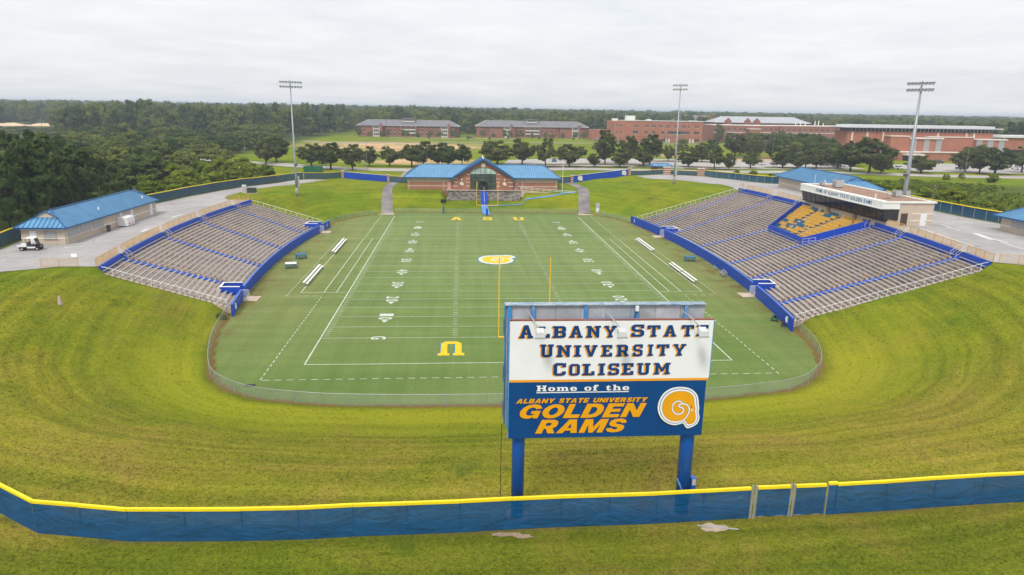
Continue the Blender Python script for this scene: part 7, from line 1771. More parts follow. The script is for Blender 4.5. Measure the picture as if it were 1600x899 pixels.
# dumpster
z = H(-57.5, 172); r = thing('dumpster', 'long green open dumpster by the road behind the far left fence', 'dumpster', (-57.5, 172, z))
MB().box(-60.6, -54.5, 170.8, 170.95, z+0.15, z+1.9).build('side', 'dumpster_green', r); MB().box(-60.6, -54.5, 173.05, 173.2, z+0.15, z+1.9).build('side', 'dumpster_green', r); MB().box(-60.6, -60.45, 170.952, 173.048, z+0.15, z+1.9).build('end', 'dumpster_green', r); MB().box(-54.65, -54.5, 170.952, 173.048, z+0.15, z+1.9).build('end', 'dumpster_green', r); MB().box(-60.45, -54.65, 170.952, 173.048, z+0.15, z+0.3).build('floor', 'dumpster_green', r)
for k in range(9): MB().box(-60.3+k*0.7, -60.2+k*0.7, 170.7, 170.797, z+0.2, z+1.85).build('rib', 'dumpster_green', r)
# ================================================================ vegetation
def leaves_mesh(name, mat, clumps, per, size, seed, flat=0.55):
    r = np.random.default_rng(seed); V = []; F = []
    cen = np.array([c[:3] for c in clumps]); rad_ = np.array([c[3] for c in clumps])
    k = np.repeat(np.arange(len(clumps)), per); n = len(k)
    d = r.normal(size=(n, 3)); d /= np.linalg.norm(d, axis=1)[:, None]
    rr_ = rad_[k]*(r.random(n)**0.42); p = cen[k]+d*rr_[:, None]*np.array([1, 1, flat*1.25])
    rad0 = p-np.array([0, 0, 0.45]); rad0 /= np.linalg.norm(rad0, axis=1)[:, None]+1e-6
    nrm = d*0.75+rad0*0.6+np.array([0, 0, 0.35])+r.normal(size=(n, 3))*0.32; nrm /= np.linalg.norm(nrm, axis=1)[:, None]
    a = np.cross(nrm, r.normal(size=(n, 3))); a /= np.linalg.norm(a, axis=1)[:, None]; b_ = np.cross(nrm, a)
    s = size*r.uniform(0.6, 1.25, n)[:, None]
    q = np.stack([p-a*s-b_*s*0.55, p+a*s*0.9-b_*s*0.7, p+a*s*1.05+b_*s*0.6, p-a*s*0.85+b_*s*0.65], 1).reshape(-1, 3)
    me = bpy.data.meshes.new(name)
    me.vertices.add(len(q)); me.vertices.foreach_set('co', q.ravel())
    me.loops.add(n*4); me.loops.foreach_set('vertex_index', np.arange(n*4, dtype=np.int32))
    me.polygons.add(n); me.polygons.foreach_set('loop_start', np.arange(0, n*4, 4, dtype=np.int32)); me.polygons.foreach_set('loop_total', np.full(n, 4, np.int32))
    me.update(); me.validate(); me.materials.append(M[mat])
    return me
def crown_clumps(seed, kind):
    r = random.Random(seed); C_ = []
    if kind == 'oak':          # broad, rounded, a bit uneven
        for k in range(46):
            while True:
                x, y, z = r.uniform(-1, 1), r.uniform(-1, 1), r.uniform(-1, 1)
                q = x*x+y*y+z*z
                if 0.25 < q < 1: break
            zz = 0.555+z*0.36
            f = 0.40*(1.0 if z > -0.5 else 0.9)
            C_.append((x*f, y*f, zz, r.uniform(0.085, 0.15)))
        for k in range(5): a = r.uniform(0, 2*PI); C_.append((0.42*math.cos(a), 0.42*math.sin(a), r.uniform(0.42, 0.7), r.uniform(0.07, 0.11)))
        for k in range(4): C_.append((r.uniform(-0.2, 0.2), r.uniform(-0.2, 0.2), r.uniform(0.88, 0.96), r.uniform(0.06, 0.10)))
    elif kind == 'wood':       # taller forest crown
        for k in range(42):
            z = r.uniform(0.16, 0.95); w = 0.46*math.sin(PI*min(1, (z-0.02)*0.93)**0.8)+0.04
            a = r.uniform(0, 2*PI); q = w*math.sqrt(r.uniform(0.2, 1)); C_.append((q*math.cos(a), q*math.sin(a), z, r.uniform(0.09, 0.16)))
    elif kind == 'pine':
        for k in range(48):
            z = r.uniform(0.24, 0.98); w = (0.44*(1.02-z)**0.62+0.05)*(0.7+0.5*r.random())
            a = r.uniform(0, 2*PI); q = w*math.sqrt(r.uniform(0.15, 1)); C_.append((q*math.cos(a), q*math.sin(a), z, r.uniform(0.06, 0.12)))
    elif kind == 'bush':
        for k in range(30):
            a = r.uniform(0, 2*PI); z = r.uniform(0.08, 0.84); w = 0.40*math.sqrt(max(0.05, 1-(z/0.98)**2)); q = w*math.sqrt(r.uniform(0.1, 1)); C_.append((q*math.cos(a), q*math.sin(a), z, r.uniform(0.10, 0.18)))
    elif kind == 'young':
        for k in range(26):
            z = r.uniform(0.30, 0.95); w = 0.42*math.sin(PI*min(1, max(0, (z-0.18)/0.86)))+0.03; a = r.uniform(0, 2*PI); q = w*math.sqrt(r.uniform(0.1, 1)); C_.append((q*math.cos(a), q*math.sin(a), z, r.uniform(0.09, 0.16)))
    return C_
def trunk_mesh(seed, kind):
    r = random.Random(seed); mb = MB(); t0 = 0.026 if kind != 'pine' else 0.02
    lean = r.uniform(-0.02, 0.02)
    if kind == 'bush':
        for k in range(4): a = r.uniform(0, 6.28); mb.tube([(0, 0, -0.03), (0.1*math.cos(a), 0.1*math.sin(a), 0.3), (0.24*math.cos(a), 0.24*math.sin(a), 0.62)], [0.03, 0.02, 0.008], 5)
    else:
        top = 0.9 if kind in ('pine', 'wood') else 0.55
        mb.tube([(0, 0, -0.03), (lean, 0, 0.1), (lean*2, lean, 0.28), (lean*3, lean*2, top)], [t0*1.25, t0, t0*0.85, t0*0.35], 7)
        for k in range(6):
            a = 6.28*k/6+r.uniform(-0.4, 0.4); z = r.uniform(0.24, 0.42) if kind == 'oak' else r.uniform(0.3, 0.8)
            L_ = r.uniform(0.22, 0.34)*(1 if kind != 'pine' else 0.8); mb.tube([(lean*2, lean, z), (L_*0.5*math.cos(a), L_*0.5*math.sin(a), z+0.12), (L_*math.cos(a), L_*math.sin(a), z+(0.26 if kind != 'pine' else 0.08))], [t0*0.55, t0*0.4, t0*0.15], 5)
    me = bpy.data.meshes.new('trunk'); me.from_pydata(mb.v, [], mb.f); me.materials.append(M['trunk']); me.update(); return me
PROTO = {}
for key, kind, mat, nv, per, size in (('oak', 'oak', 'leaf_oak', 4, 62, 0.030), ('wood', 'wood', 'leaf_wood', 4, 52, 0.036), ('pine', 'pine', 'leaf_pine', 3, 54, 0.030), ('bush', 'bush', 'leaf_bush', 3, 60, 0.042), ('young', 'young', 'leaf_young', 2, 50, 0.042)):
    PROTO[key] = [(trunk_mesh(i*7+3, kind), leaves_mesh(key+'_crown', mat, crown_clumps(i*13+hash(kind) % 7 if False else i*13+len(kind), kind), per, size, i+5)) for i in range(nv)]
GN_SRC = {}
def plant(key, x, y, h, w, name, label, cat, group, i=None, z=None, mat=None):
    i = random.randrange(len(PROTO[key])) if i is None else i % len(PROTO[key])
    t_, c_ = PROTO[key][i]; z = H(x, y)-0.05 if z is None else z
    r = thing(name, label, cat, (x, y, z), random.uniform(0, 6.28), group); r.scale = (w, w, h)
    link('trunk' if key != 'bush' else 'stem', t_, r); c = link('crown' if key != 'bush' else 'foliage', c_, r)
    GN_SRC.setdefault((key, i), c)
    return r
ORD = ['first', 'second', 'third', 'fourth', 'fifth', 'sixth', 'seventh', 'eighth', 'ninth', 'tenth', 'eleventh', 'twelfth', 'thirteenth', 'fourteenth', 'fifteenth', 'sixteenth', 'seventeenth', 'eighteenth', 'nineteenth', 'twentieth']
def nth(k):
    if k < 20: return ORD[k]
    q = (k+1)//10; u = (k+1) % 10; T_ = {2: 'twent', 3: 'thirt', 4: 'fort', 5: 'fift', 6: 'sixt'}[q]
    return T_+'ieth' if u == 0 else T_+'y-'+ORD[u-1]
OAKS = [(-82.2,205.6,9.2,8.5),(-80.9,215.8,9.3,9.6),(-62.9,195.6,7.8,10.2),(-53.4,182.5,8.8,10.1),(-45.5,180.7,8.5,7.4),(-41.8,198.3,7.2,6.3),(-34.2,199.3,7.0,7.6),(-25.7,197.3,7.9,9.5),(-21.5,204.0,8.8,9.2),(-15.6,201.6,8.1,7.1),(-11.9,199.0,8.5,10.1),(-6.4,202.8,8.1,7.1),(7.8,211.1,9.1,13.2),(4.5,235.7,7.7,5.1),(18.0,212.4,9.5,9.8),(25.9,198.2,10.5,8.0),(35.1,198.0,8.2,8.6)]
OAKS_R = [(39.5,253.4,5.0,3.7),(49.8,255.0,5.0,5.5),(52.3,213.5,12.9,9.2),(44.9,197.9,4.9,4.8),(55.1,198.1,6.9,7.9),(61.2,211.4,10.8,8.1),(65.6,202.4,6.5,7.6),(70.6,211.6,11.6,9.0),(85.6,235.9,6.5,6.0),(84.6,204.6,6.8,8.2),(100.2,234.1,6.5,6.0),(104.6,250.6,7.1,7.6),(92.5,196.5,8.4,6.6),(97.8,195.0,6.0,5.0),(132.3,277.4,10.2,10.4),(135.9,264.0,7.6,9.1),(110.0,203.5,6.1,7.5),(145.6,265.5,8.4,6.2),(124.8,206.3,6.5,9.0),(128.6,201.8,5.8,6.4),(133.9,205.2,6.7,7.7),(139.0,206.4,7.3,8.7),(148.5,206.8,7.5,9.3)]
OAKS_A = [(146.5,193.7,10.9,11.0),(183.8,312.5,10.6,15.9),(185.7,296.4,10.5,12.3),(187.0,281.4,9.5,11.9),(148.4,184.0,12.8,16.0),(154.6,186.0,5.1,7.2),(173.2,190.1,5.7,8.2),(171.2,187.0,6.5,10.8),(193.9,193.1,9.5,11.0),(198.0,190.7,10.0,9.5),(199.0,183.7,9.7,13.4),(217.4,192.7,9.8,10.0),(160.5,240.0,8.6,9.5),(168.0,252.0,8.0,9.0)]
UPR = [(191.7,462.0,12.8,7.5),(188.9,396.0,8.1,9.4),(197.4,398.0,7.7,7.1),(198.4,382.1,9.3,7.8),(198.5,367.0,9.8,8.1),(242.5,250.2,7.7,7.8),(246.9,246.6,6.9,6.0),(184,420,8,7),(214,388,8.6,8.2)]
for k, (x, y, h, w) in enumerate(sorted(OAKS)): plant('oak', x, y, h*1.10, w*1.22, 'oak_tree', f'dark round oak along the road behind the field house, {nth(k)} from the left', 'tree', 'oaks along the road', k)
for k, (x, y, h, w) in enumerate(sorted(OAKS_R)): plant('oak', x, y, h*1.10, w*1.22, 'oak_tree', f'oak in the car park below the brick buildings, {nth(k)} from the left', 'tree', 'oaks in the car park', k+1)
for k, (x, y, h, w) in enumerate(sorted(OAKS_A)): plant('oak', x, y, h*1.08, w*1.18, 'oak_tree', f'oak in front of the arena, {nth(k)} counting from the left', 'tree', 'oaks before the arena', k+2)
for k, (x, y, h, w) in enumerate(sorted(UPR)): plant('wood', x, y, h*1.1, w*1.1, 'campus_tree', f'bright green campus tree before the science building and arena, {nth(k)} from the left', 'tree', 'campus trees', k)
CANOPY = [(152,222,8,9),(158,228,9,9),(164,222,9,10),(150,250,9,10),(158,262,9.5,10),(166,272,9.5,11),(174,262,10,11),(172,240,9,10),(178,290,10,11),(168,300,10,12),(160,285,9,10),(180,325,10,12),(170,335,10,12),(195,335,10,12),(140,290,9,10),(148,305,9,10),(122,282,8,8),(112,300,8,8)]
for k, (x, y, h, w) in enumerate(sorted(CANOPY)): plant('wood', x, y, h, w, 'campus_tree', f'mid-green tree in the grove between car park and science building, {nth(k)} from the left', 'tree', 'grove by the science building', k)
rt2 = random.Random(11)
YOUNG = sorted([(-84+k*7.6+rt2.uniform(-2, 2), 476+rt2.uniform(-6, 8), rt2.uniform(4.2, 7.2), rt2.uniform(4, 6.5)) for k in range(11)]+[(9+k*8.2+rt2.uniform(-2, 2), 484+rt2.uniform(-8, 8), rt2.uniform(4.2, 7.2), rt2.uniform(4, 6.5)) for k in range(11)]+[(-2, 440, 4, 2.6), (28, 452, 4, 2.4), (-30, 448, 4.2, 2.6), (52, 460, 3.6, 2.4), (76, 446, 3.6, 2.2), (14, 438, 3.5, 2)])
for k, (x, y, h, w) in enumerate(YOUNG): plant('young', x, y, h, w, 'young_tree', f'young light green tree on the lawn before the dormitories, {nth(k)} from the left', 'tree', 'young trees before the dormitories', k)
# dark pine wood behind the left concession building
PINES = sorted([(-84,31,14.5,10.5),(-88,40,16.5,12),(-83,48,13.5,9.5),(-92,52,17.5,12.5),(-85,58,15,10.5),(-96,62,17,12.5),(-87.5,68,15.5,11),(-84,76,12.5,9.5),(-94,75,16.5,12),(-101,71,17.5,13),(-103,84,17,13),(-92,86,14,11),(-84,88,9.5,8.5),(-97,46,16,12),(-91,30,15.5,11.5),(-99,97,15,12)])
for k, (x, y, h, w) in enumerate(PINES): plant('pine', x, y, h, w, 'pine_tree', f'dark pine in the wood behind the left concession building, {nth(k)} from the left', 'tree', 'pines behind the concession building', k)
LEFT_TREES = sorted([(-92,112,9,9),(-98,128,10,10),(-88,140,8.5,9),(-104,140,11,11),(-112,118,11,11),(-118,150,11,12),(-96,160,9,10),(-108,170,10,11),(-125,175,11,12),(-92,178,8,9),(-112,190,10,11),(-134,192,11,12),(-100,205,9,10.5),(-122,212,10.5,12),(-142,215,11,12),(-128,240,10,12),(-112,245,9,11),(-150,245,12,13),(-118,275,10,12),(-140,280,11,13)])
for k, (x, y, h, w) in enumerate(LEFT_TREES): plant('wood', x, y, h*0.86, w*1.1, 'broadleaf_tree', f'rounded broadleaf tree at the edge of the left wood, {nth(k)} from the left', 'tree', 'broadleaf trees at the edge of the left wood', k)
LB = sorted([(-79.8,93,3.6,6.5),(-81,99,5.0,7),(-77.6,102,4.2,6),(-84.5,106,5.4,7.5),(-76.5,109,4.6,6.5),(-79.5,115,6.2,8),(-73.5,117,5.0,6.5),(-84,122,6.8,8.5),(-76.5,124,6.5,8),(-70.5,127,5.6,6.5),(-80.5,131,7,9),(-73.5,133,7.2,8.5),(-67.5,135,5.0,5.8),(-77.5,140,7.4,8.8),(-70,142,6.2,7),(-64.8,144,3.8,5),(-74.5,149,7,8),(-67.5,151,4.6,6)])
for k, (x, y, h, w) in enumerate(LB): plant('bush', x, y, h, w, 'bush', f'bright green bush outside the left fence, {nth(k)} from the left', 'bush', 'bushes outside the left fence', k)
rb = random.Random(23); RB = []
for (cx, cy, n_, sx, sy, h0, h1) in ((96, 96, 7, 3, 16, 2.6, 4.2), (101, 70, 9, 5, 12, 3.4, 5.4), (108, 88, 9, 8, 14, 3.0, 5.0), (103, 50, 5, 4, 8, 2.4, 4.0), (118, 62, 7, 8, 10, 2.5, 4.0), (97, 118, 6, 5, 9, 2.2, 3.6), (112, 112, 5, 9, 9, 2.0, 3.2)):
    for k in range(n_): RB.append((cx+rb.uniform(-sx, sx), cy+rb.uniform(-sy, sy), rb.uniform(h0, h1), rb.uniform(4.2, 7.0)))
RB += [(164.1,162.2,2.2,2.9),(172.0,165.2,2.3,2.7),(173.4,152.1,3.9,5.0),(86.5,158.6,2.7,3.9),(92.0,158.1,2.5,5.0),(95,150,2.4,5)]
for k, (x, y, h, w) in enumerate(sorted(RB)): plant('bush', max(x, 92.2) if y < 130 else x, y, h, w, 'bush', f'rounded green bush outside the right fence, {nth(k)} from the left', 'bush', 'bushes outside the right fence', k)
plant('bush', -38.9, 17.2, 1.1, 1.6, 'bush', 'small dark bush at the near end of the left grandstand wall', 'bush', 'small bushes', 1)

# the wood and the far tree line: too many to count, one object
def build_wood():
    r = np.random.default_rng(42); cx, cy = -7.0, -74.3; pts = []; sc = []
    CLEAR = [(-79,-120),(-79,60),(-82,90),(-88,110),(-84,150),(-92,180),(-120,215),(-112,262),(-108,330),(-122,400),(-112,470),(-104,530),(104,545),(112,505),(186,510),(190,560),(305,565),(322,500),(350,440),(352,330),(346,100),(170,-60),(160,-120)]
    SAND = [(-470,585),(-355,590),(-355,670),(-440,680),(-480,650)]
    def pop(n, d, th, wfac):
        x = cx+d*np.sin(th); y = cy+d*np.cos(th)
        ok = ~inside(x, y, CLEAR) & ~inside(x, y, SAND) & (y > -60)
        x, y, d_, th_ = x[ok], y[ok], d[ok], th[ok]
        return x, y, d_, th_
    n1_ = 2300; d1 = np.sqrt(r.uniform(150**2, 700**2, n1_)); t1 = r.uniform(rad(-50), rad(58), n1_)
    n2_ = 11000; d2 = 700*np.exp(r.uniform(0, math.log(7000/700), n2_)); t2 = r.uniform(rad(-46), rad(54), n2_)
    X, Y, D, T = [np.concatenate(q) for q in zip(pop(n1_, d1, t1, 1), pop(n2_, d2, t2, 1))]
    s = np.maximum(1.0, D/700.0)**0.62
    tall = np.clip((rad(30)-T)/rad(40), 0, 1)
    h = np.where(D < 520, r.uniform(4.0, 10.5, len(D)), r.uniform(11, 19, len(D))+tall*r.uniform(0, 6.5, len(D)))
    h = np.where((D > 430) & (D < 520), r.uniform(7, 13, len(D)), h)
    px = np.degrees(T)                                    # keep the sand bank at the far left in view
    lowz = (px < -27.6+r.normal(0, 0.7, len(D))) & (D > 330) & (D < 830)
    lim = 27.9-(D*0.0415)-5.0
    h = np.where(lowz, np.clip(np.minimum(h, lim), 2.0, 20), h)
    w = np.where(D < 520, r.uniform(8.5, 15, len(D)), r.uniform(10, 17, len(D)))*s
    w = np.where(h < 6, w*0.7, w)
    idx = np.where(r.random(len(D)) < np.where(D > 480, 0.2, 0.12), 4+r.integers(0, 3, len(D)), r.integers(0, 4, len(D)))
    idx = np.where((D < 560) & (r.random(len(D)) < 0.24), 7+r.integers(0, 2, len(D)), idx)
    rot = r.uniform(0, 6.28, len(D)); Z = hz(X, Y)-0.3
    me = bpy.data.meshes.new('woodland'); n = len(X)
    me.vertices.add(n); me.vertices.foreach_set('co', np.stack([X, Y, Z], 1).ravel())
    a = me.attributes.new('scl', 'FLOAT_VECTOR', 'POINT'); a.data.foreach_set('vector', np.stack([w, w, h], 1).astype(np.float32).ravel())
    a = me.attributes.new('rotv', 'FLOAT_VECTOR', 'POINT'); a.data.foreach_set('vector', np.stack([rot*0, rot*0, rot], 1).astype(np.float32).ravel())
    a = me.attributes.new('idx', 'INT', 'POINT'); a.data.foreach_set('value', idx.astype(np.int32))
    ob = link('woodland', me, None, 'stuff'); ob['label'] = 'mass of woodland stretching from the left side to the horizon'; ob['category'] = 'woodland'
    g = bpy.data.node_groups.new('woodland', 'GeometryNodeTree')
    g.interface.new_socket('Geometry', in_out='INPUT', socket_type='NodeSocketGeometry'); g.interface.new_socket('Geometry', in_out='OUTPUT', socket_type='NodeSocketGeometry')
    gi = g.nodes.new('NodeGroupInput'); go = g.nodes.new('NodeGroupOutput'); jn = g.nodes.new('GeometryNodeJoinGeometry')
    order = [('wood', i) for i in range(4)]+[('pine', i) for i in range(3)]+[('young', i) for i in range(2)]
    for key in reversed(order):
        oi = g.nodes.new('GeometryNodeObjectInfo'); oi.transform_space = 'ORIGINAL'; oi.inputs['Object'].default_value = GN_SRC[key]
        gti = g.nodes.new('GeometryNodeGeometryToInstance'); g.links.new(oi.outputs['Geometry'], gti.inputs[0]); g.links.new(gti.outputs[0], jn.inputs[0])
    ip = g.nodes.new('GeometryNodeInstanceOnPoints'); g.links.new(gi.outputs[0], ip.inputs['Points']); g.links.new(jn.outputs[0], ip.inputs['Instance']); ip.inputs['Pick Instance'].default_value = True
    def na(nm, ty):
        q = g.nodes.new('GeometryNodeInputNamedAttribute'); q.data_type = ty; q.inputs[0].default_value = nm; return q.outputs[0]
    g.links.new(na('idx', 'INT'), ip.inputs['Instance Index']); g.links.new(na('rotv', 'FLOAT_VECTOR'), ip.inputs['Rotation']); g.links.new(na('scl', 'FLOAT_VECTOR'), ip.inputs['Scale'])
    g.links.new(ip.outputs[0], go.inputs[0])
    md = ob.modifiers.new('woodland', 'NODES'); md.node_group = g
build_wood()
# rough weeds outside the right fence and under the left wood
def weeds():
    r = np.random.default_rng(8); n = 9000; X = r.uniform(92.5, 160, n); Y = r.uniform(30, 150, n); cl = (np.sin(X*0.23)+np.sin(Y*0.19+X*0.05)+r.normal(0, 0.5, n)) > -0.1
    X, Y = X[cl], Y[cl]; Z = hz(X, Y); s = r.uniform(0.35, 1.1, len(X)); V = []; F = []
    mb_v = []; mb_f = []
    for k in range(3):
        a = r.uniform(0, 6.28, len(X)); dx_, dy_ = np.cos(a)*s, np.sin(a)*s; hh = s*r.uniform(0.7, 1.3, len(X))
        q = np.stack([np.stack([X-dx_*0.8, Y-dy_*0.8, Z], 1), np.stack([X+dx_*0.8, Y+dy_*0.8, Z], 1), np.stack([X+dx_*0.5-dy_*0.4, Y+dy_*0.5+dx_*0.4, Z+hh], 1), np.stack([X-dx_*0.6-dy_*0.4, Y-dy_*0.6+dx_*0.4, Z+hh*0.8], 1)], 1).reshape(-1, 3); mb_v.append(q)
    v = np.concatenate(mb_v); nf = len(v)//4; me = bpy.data.meshes.new('weeds'); me.vertices.add(len(v)); me.vertices.foreach_set('co', v.ravel()); me.loops.add(nf*4); me.loops.foreach_set('vertex_index', np.arange(nf*4, dtype=np.int32)); me.polygons.add(nf); me.polygons.foreach_set('loop_start', np.arange(0, nf*4, 4, dtype=np.int32)); me.polygons.foreach_set('loop_total', np.full(nf, 4, np.int32)); me.update(); me.validate(); me.materials.append(M['leaf_bush'])
    o = link('weeds', me, None, 'stuff'); o['label'] = 'rough weeds and scrub on the low ground outside the right fence'; o['category'] = 'weeds'
weeds()
# short turf on the near rim: far too many tufts to count, one object
def near_grass():
    r = np.random.default_rng(77); n = 150000
    Y = -62+78*r.random(n)**1.35; half = 14+(Y+74.3)*0.86; X = -7+(r.random(n)*2-1)*half+(Y+74.3)*0.075
    d = d_in(X, Y); f = seg_dist(X, Y, FENCE_NEAR[3:15], FENCE_NEAR[4:16])
    hy, o_ = stand_o(STL, X, Y); hy2, o2 = stand_o(STR, X, Y)
    ok = (d > 1.3+0.5*np.sin(X*0.7)*np.sin(Y*0.9+X*0.3)) & (f > 0.12) & ~((o_ > -1) & (hy < STL['HALF']+0.8)) & ~((o2 > -1) & (hy2 < STR['HALF']+0.8)) & (X > -64) & (X < 62)
    ok &= np.hypot(X-7.25, (Y+40.25)*1.5) > 0.75
    X, Y = X[ok], Y[ok]; Z = hz(X, Y); n = len(X); s_ = r.uniform(0.55, 1.35, n)*(1+np.clip((Y+30)/60, 0, 1)*0.5)
    mb = MB(); rr_ = random.Random(4)
    for k in range(9):
        a = rr_.uniform(0, 6.28); q = rr_.uniform(0.0, 0.09); l = rr_.uniform(0.03, 0.075); x0, y0 = q*math.cos(a*1.7), q*math.sin(a*1.7); w = 0.016
        mb.face([(x0-w*math.sin(a), y0+w*math.cos(a), -0.01), (x0+w*math.sin(a), y0-w*math.cos(a), -0.01), (x0+0.7*l*math.cos(a), y0+0.7*l*math.sin(a), l)])
    m, t, b, o = base_mat('grass_blade')
    n_big = noise(t, 0.045, 5, 0.65); n_mid = noise(t, 0.17, 5, 0.7); n_pat = noise(t, 0.085, 6, 0.72, None, 0.8)
    dF = N(t, 'ShaderNodeAttribute', attribute_name='d_field', attribute_type='INSTANCER').outputs['Fac']
    g_ = N(t, 'ShaderNodeNewGeometry'); sp = N(t, 'ShaderNodeSeparateXYZ'); LK(t, g_.outputs['Position'], sp.inputs[0])
    cv_ = N(t, 'ShaderNodeCombineXYZ'); LK(t, mth(t, 'MULTIPLY', dF, 0.95), cv_.inputs[0]); LK(t, mth(t, 'MULTIPLY', sp.outputs[0], 0.035), cv_.inputs[1]); LK(t, mth(t, 'MULTIPLY', sp.outputs[1], 0.035), cv_.inputs[2])
    mow = noise(t, 1.0, 3, 0.55, cv_.outputs[0], 0.5)
    c = mixc(t, ramp(t, n_big, 0, 1, 0.35, 0.65), (0.146, 0.196, 0.009), (0.248, 0.234, 0.018))
    c = mixc(t, ramp(t, n_mid, 0.0, 0.8, 0.46, 0.70), c, (0.088, 0.146, 0.007))
    flat = mth(t, 'MULTIPLY', mth(t, 'MULTIPLY', ramp(t, dF, 0, 1, 9, 15), ramp(t, sp.outputs[1], 1, 0, -20, -8)), ramp(t, n_pat, 0.25, 0.85, 0.36, 0.6))
    c = mixc(t, flat, c, (0.285, 0.240, 0.036))
    outer = mth(t, 'MULTIPLY', ramp(t, sp.outputs[1], 1, 0, -40.6, -38.8), 0.7)
    c = mixc(t, outer, c, mixc(t, ramp(t, n_pat, 0, 1, 0.4, 0.6), (0.070, 0.112, 0.006), (0.100, 0.136, 0.008)))
    c = mixc(t, ramp(t, n_pat, 0, 0.75, 0.51, 0.68), c, (0.250, 0.180, 0.052))
    c = mixc(t, ramp(t, noise(t, 0.26, 4, 0.6), 0, 0.5, 0.63, 0.72), c, (0.070, 0.118, 0.014))
    foot = mth(t, 'MULTIPLY', ramp(t, dF, 1, 0, 5.0, 14.0), ramp(t, sp.outputs[1], 1, 0, -2, 14))
    c = mixc(t, mth(t, 'MULTIPLY', foot, 0.75), c, (0.350, 0.350, 0.024))
    c = mixc(t, 1.0, c, mixc(t, ramp(t, mow, 0, 1, 0.33, 0.67), (0.72, 0.76, 0.72), (1.30, 1.25, 1.28)), 'MULTIPLY')
    oi = N(t, 'ShaderNodeObjectInfo'); c = mixc(t, 1.0, c, mixc(t, oi.outputs['Random'], (0.72, 0.75, 0.7), (1.3, 1.25, 1.3)), 'MULTIPLY')
    LK(t, c, b.inputs['Base Color']); b.inputs['Roughness'].default_value = 0.9; b.inputs['Specular IOR Level'].default_value = 0.1
    tuft = mb.build('grass_tuft', 'grass_blade', None); tuft.location = (-20.0, -45.0, H(-20, -45)); tuft['kind'] = 'stuff'; tuft['label'] = 'single tuft of the short grass on the near rim'; tuft['category'] = 'grass'
    me = bpy.data.meshes.new('rim_grass'); me.vertices.add(n); me.vertices.foreach_set('co', np.stack([X, Y, Z], 1).ravel())
    a = me.attributes.new('scl', 'FLOAT_VECTOR', 'POINT'); a.data.foreach_set('vector', np.stack([s_, s_, s_], 1).astype(np.float32).ravel())
    rot = r.uniform(0, 6.28, n); a = me.attributes.new('rotv', 'FLOAT_VECTOR', 'POINT'); a.data.foreach_set('vector', np.stack([rot*0, rot*0, rot], 1).astype(np.float32).ravel())
    a = me.attributes.new('d_field', 'FLOAT', 'POINT'); a.data.foreach_set('value', d[ok].astype(np.float32))
    ob = link('rim_grass', me, None, 'stuff'); ob['label'] = 'short olive green grass covering the near rim and banks'; ob['category'] = 'grass'
    g = bpy.data.node_groups.new('rim_grass', 'GeometryNodeTree'); g.interface.new_socket('Geometry', in_out='INPUT', socket_type='NodeSocketGeometry'); g.interface.new_socket('Geometry', in_out='OUTPUT', socket_type='NodeSocketGeometry')
    gi = g.nodes.new('NodeGroupInput'); go = g.nodes.new('NodeGroupOutput'); oi = g.nodes.new('GeometryNodeObjectInfo'); oi.transform_space = 'ORIGINAL'; oi.inputs['Object'].default_value = tuft; oi.inputs['As Instance'].default_value = True
    ip = g.nodes.new('GeometryNodeInstanceOnPoints'); g.links.new(gi.outputs[0], ip.inputs['Points']); g.links.new(oi.outputs['Geometry'], ip.inputs['Instance'])
    for nm, so_ in (('rotv', 'Rotation'), ('scl', 'Scale')):
        q = g.nodes.new('GeometryNodeInputNamedAttribute'); q.data_type = 'FLOAT_VECTOR'; q.inputs[0].default_value = nm; g.links.new(q.outputs[0], ip.inputs[so_])
    g.links.new(ip.outputs[0], go.inputs[0]); md = ob.modifiers.new('rim_grass', 'NODES'); md.node_group = g
near_grass()
# sand bank far left
mb = MB(); rs = random.Random(2); n = 22
prof = [(0.0, 0.0), (0.25, 0.7), (0.5, 1.0), (0.75, 0.7), (1.0, 0.0)]
ring = []
for i in range(n+1):
    x = -452+i*4.0; hh = 2.4+1.0*math.sin(i*0.45+0.5)+0.6*math.sin(i*1.3); hh *= math.sin(PI*min(1, max(0.02, i/n)))**0.5; yb = 622+0.38*(x+430)
    ring.append([(x, yb+p*22, 4.6+max(0.3, hh)*q*1.25) for p, q in prof])
for i in range(n):
    for j in range(4): mb.quad(ring[i][j], ring[i+1][j], ring[i+1][j+1], ring[i][j+1])
P('sand', (0.62, 0.46, 0.31), 0.95, 0.12, 0.1, dirt=0.4, dirtcol=(0.48, 0.30, 0.17))
mb.build('sand_bank', 'sand', None, True, kind='structure')

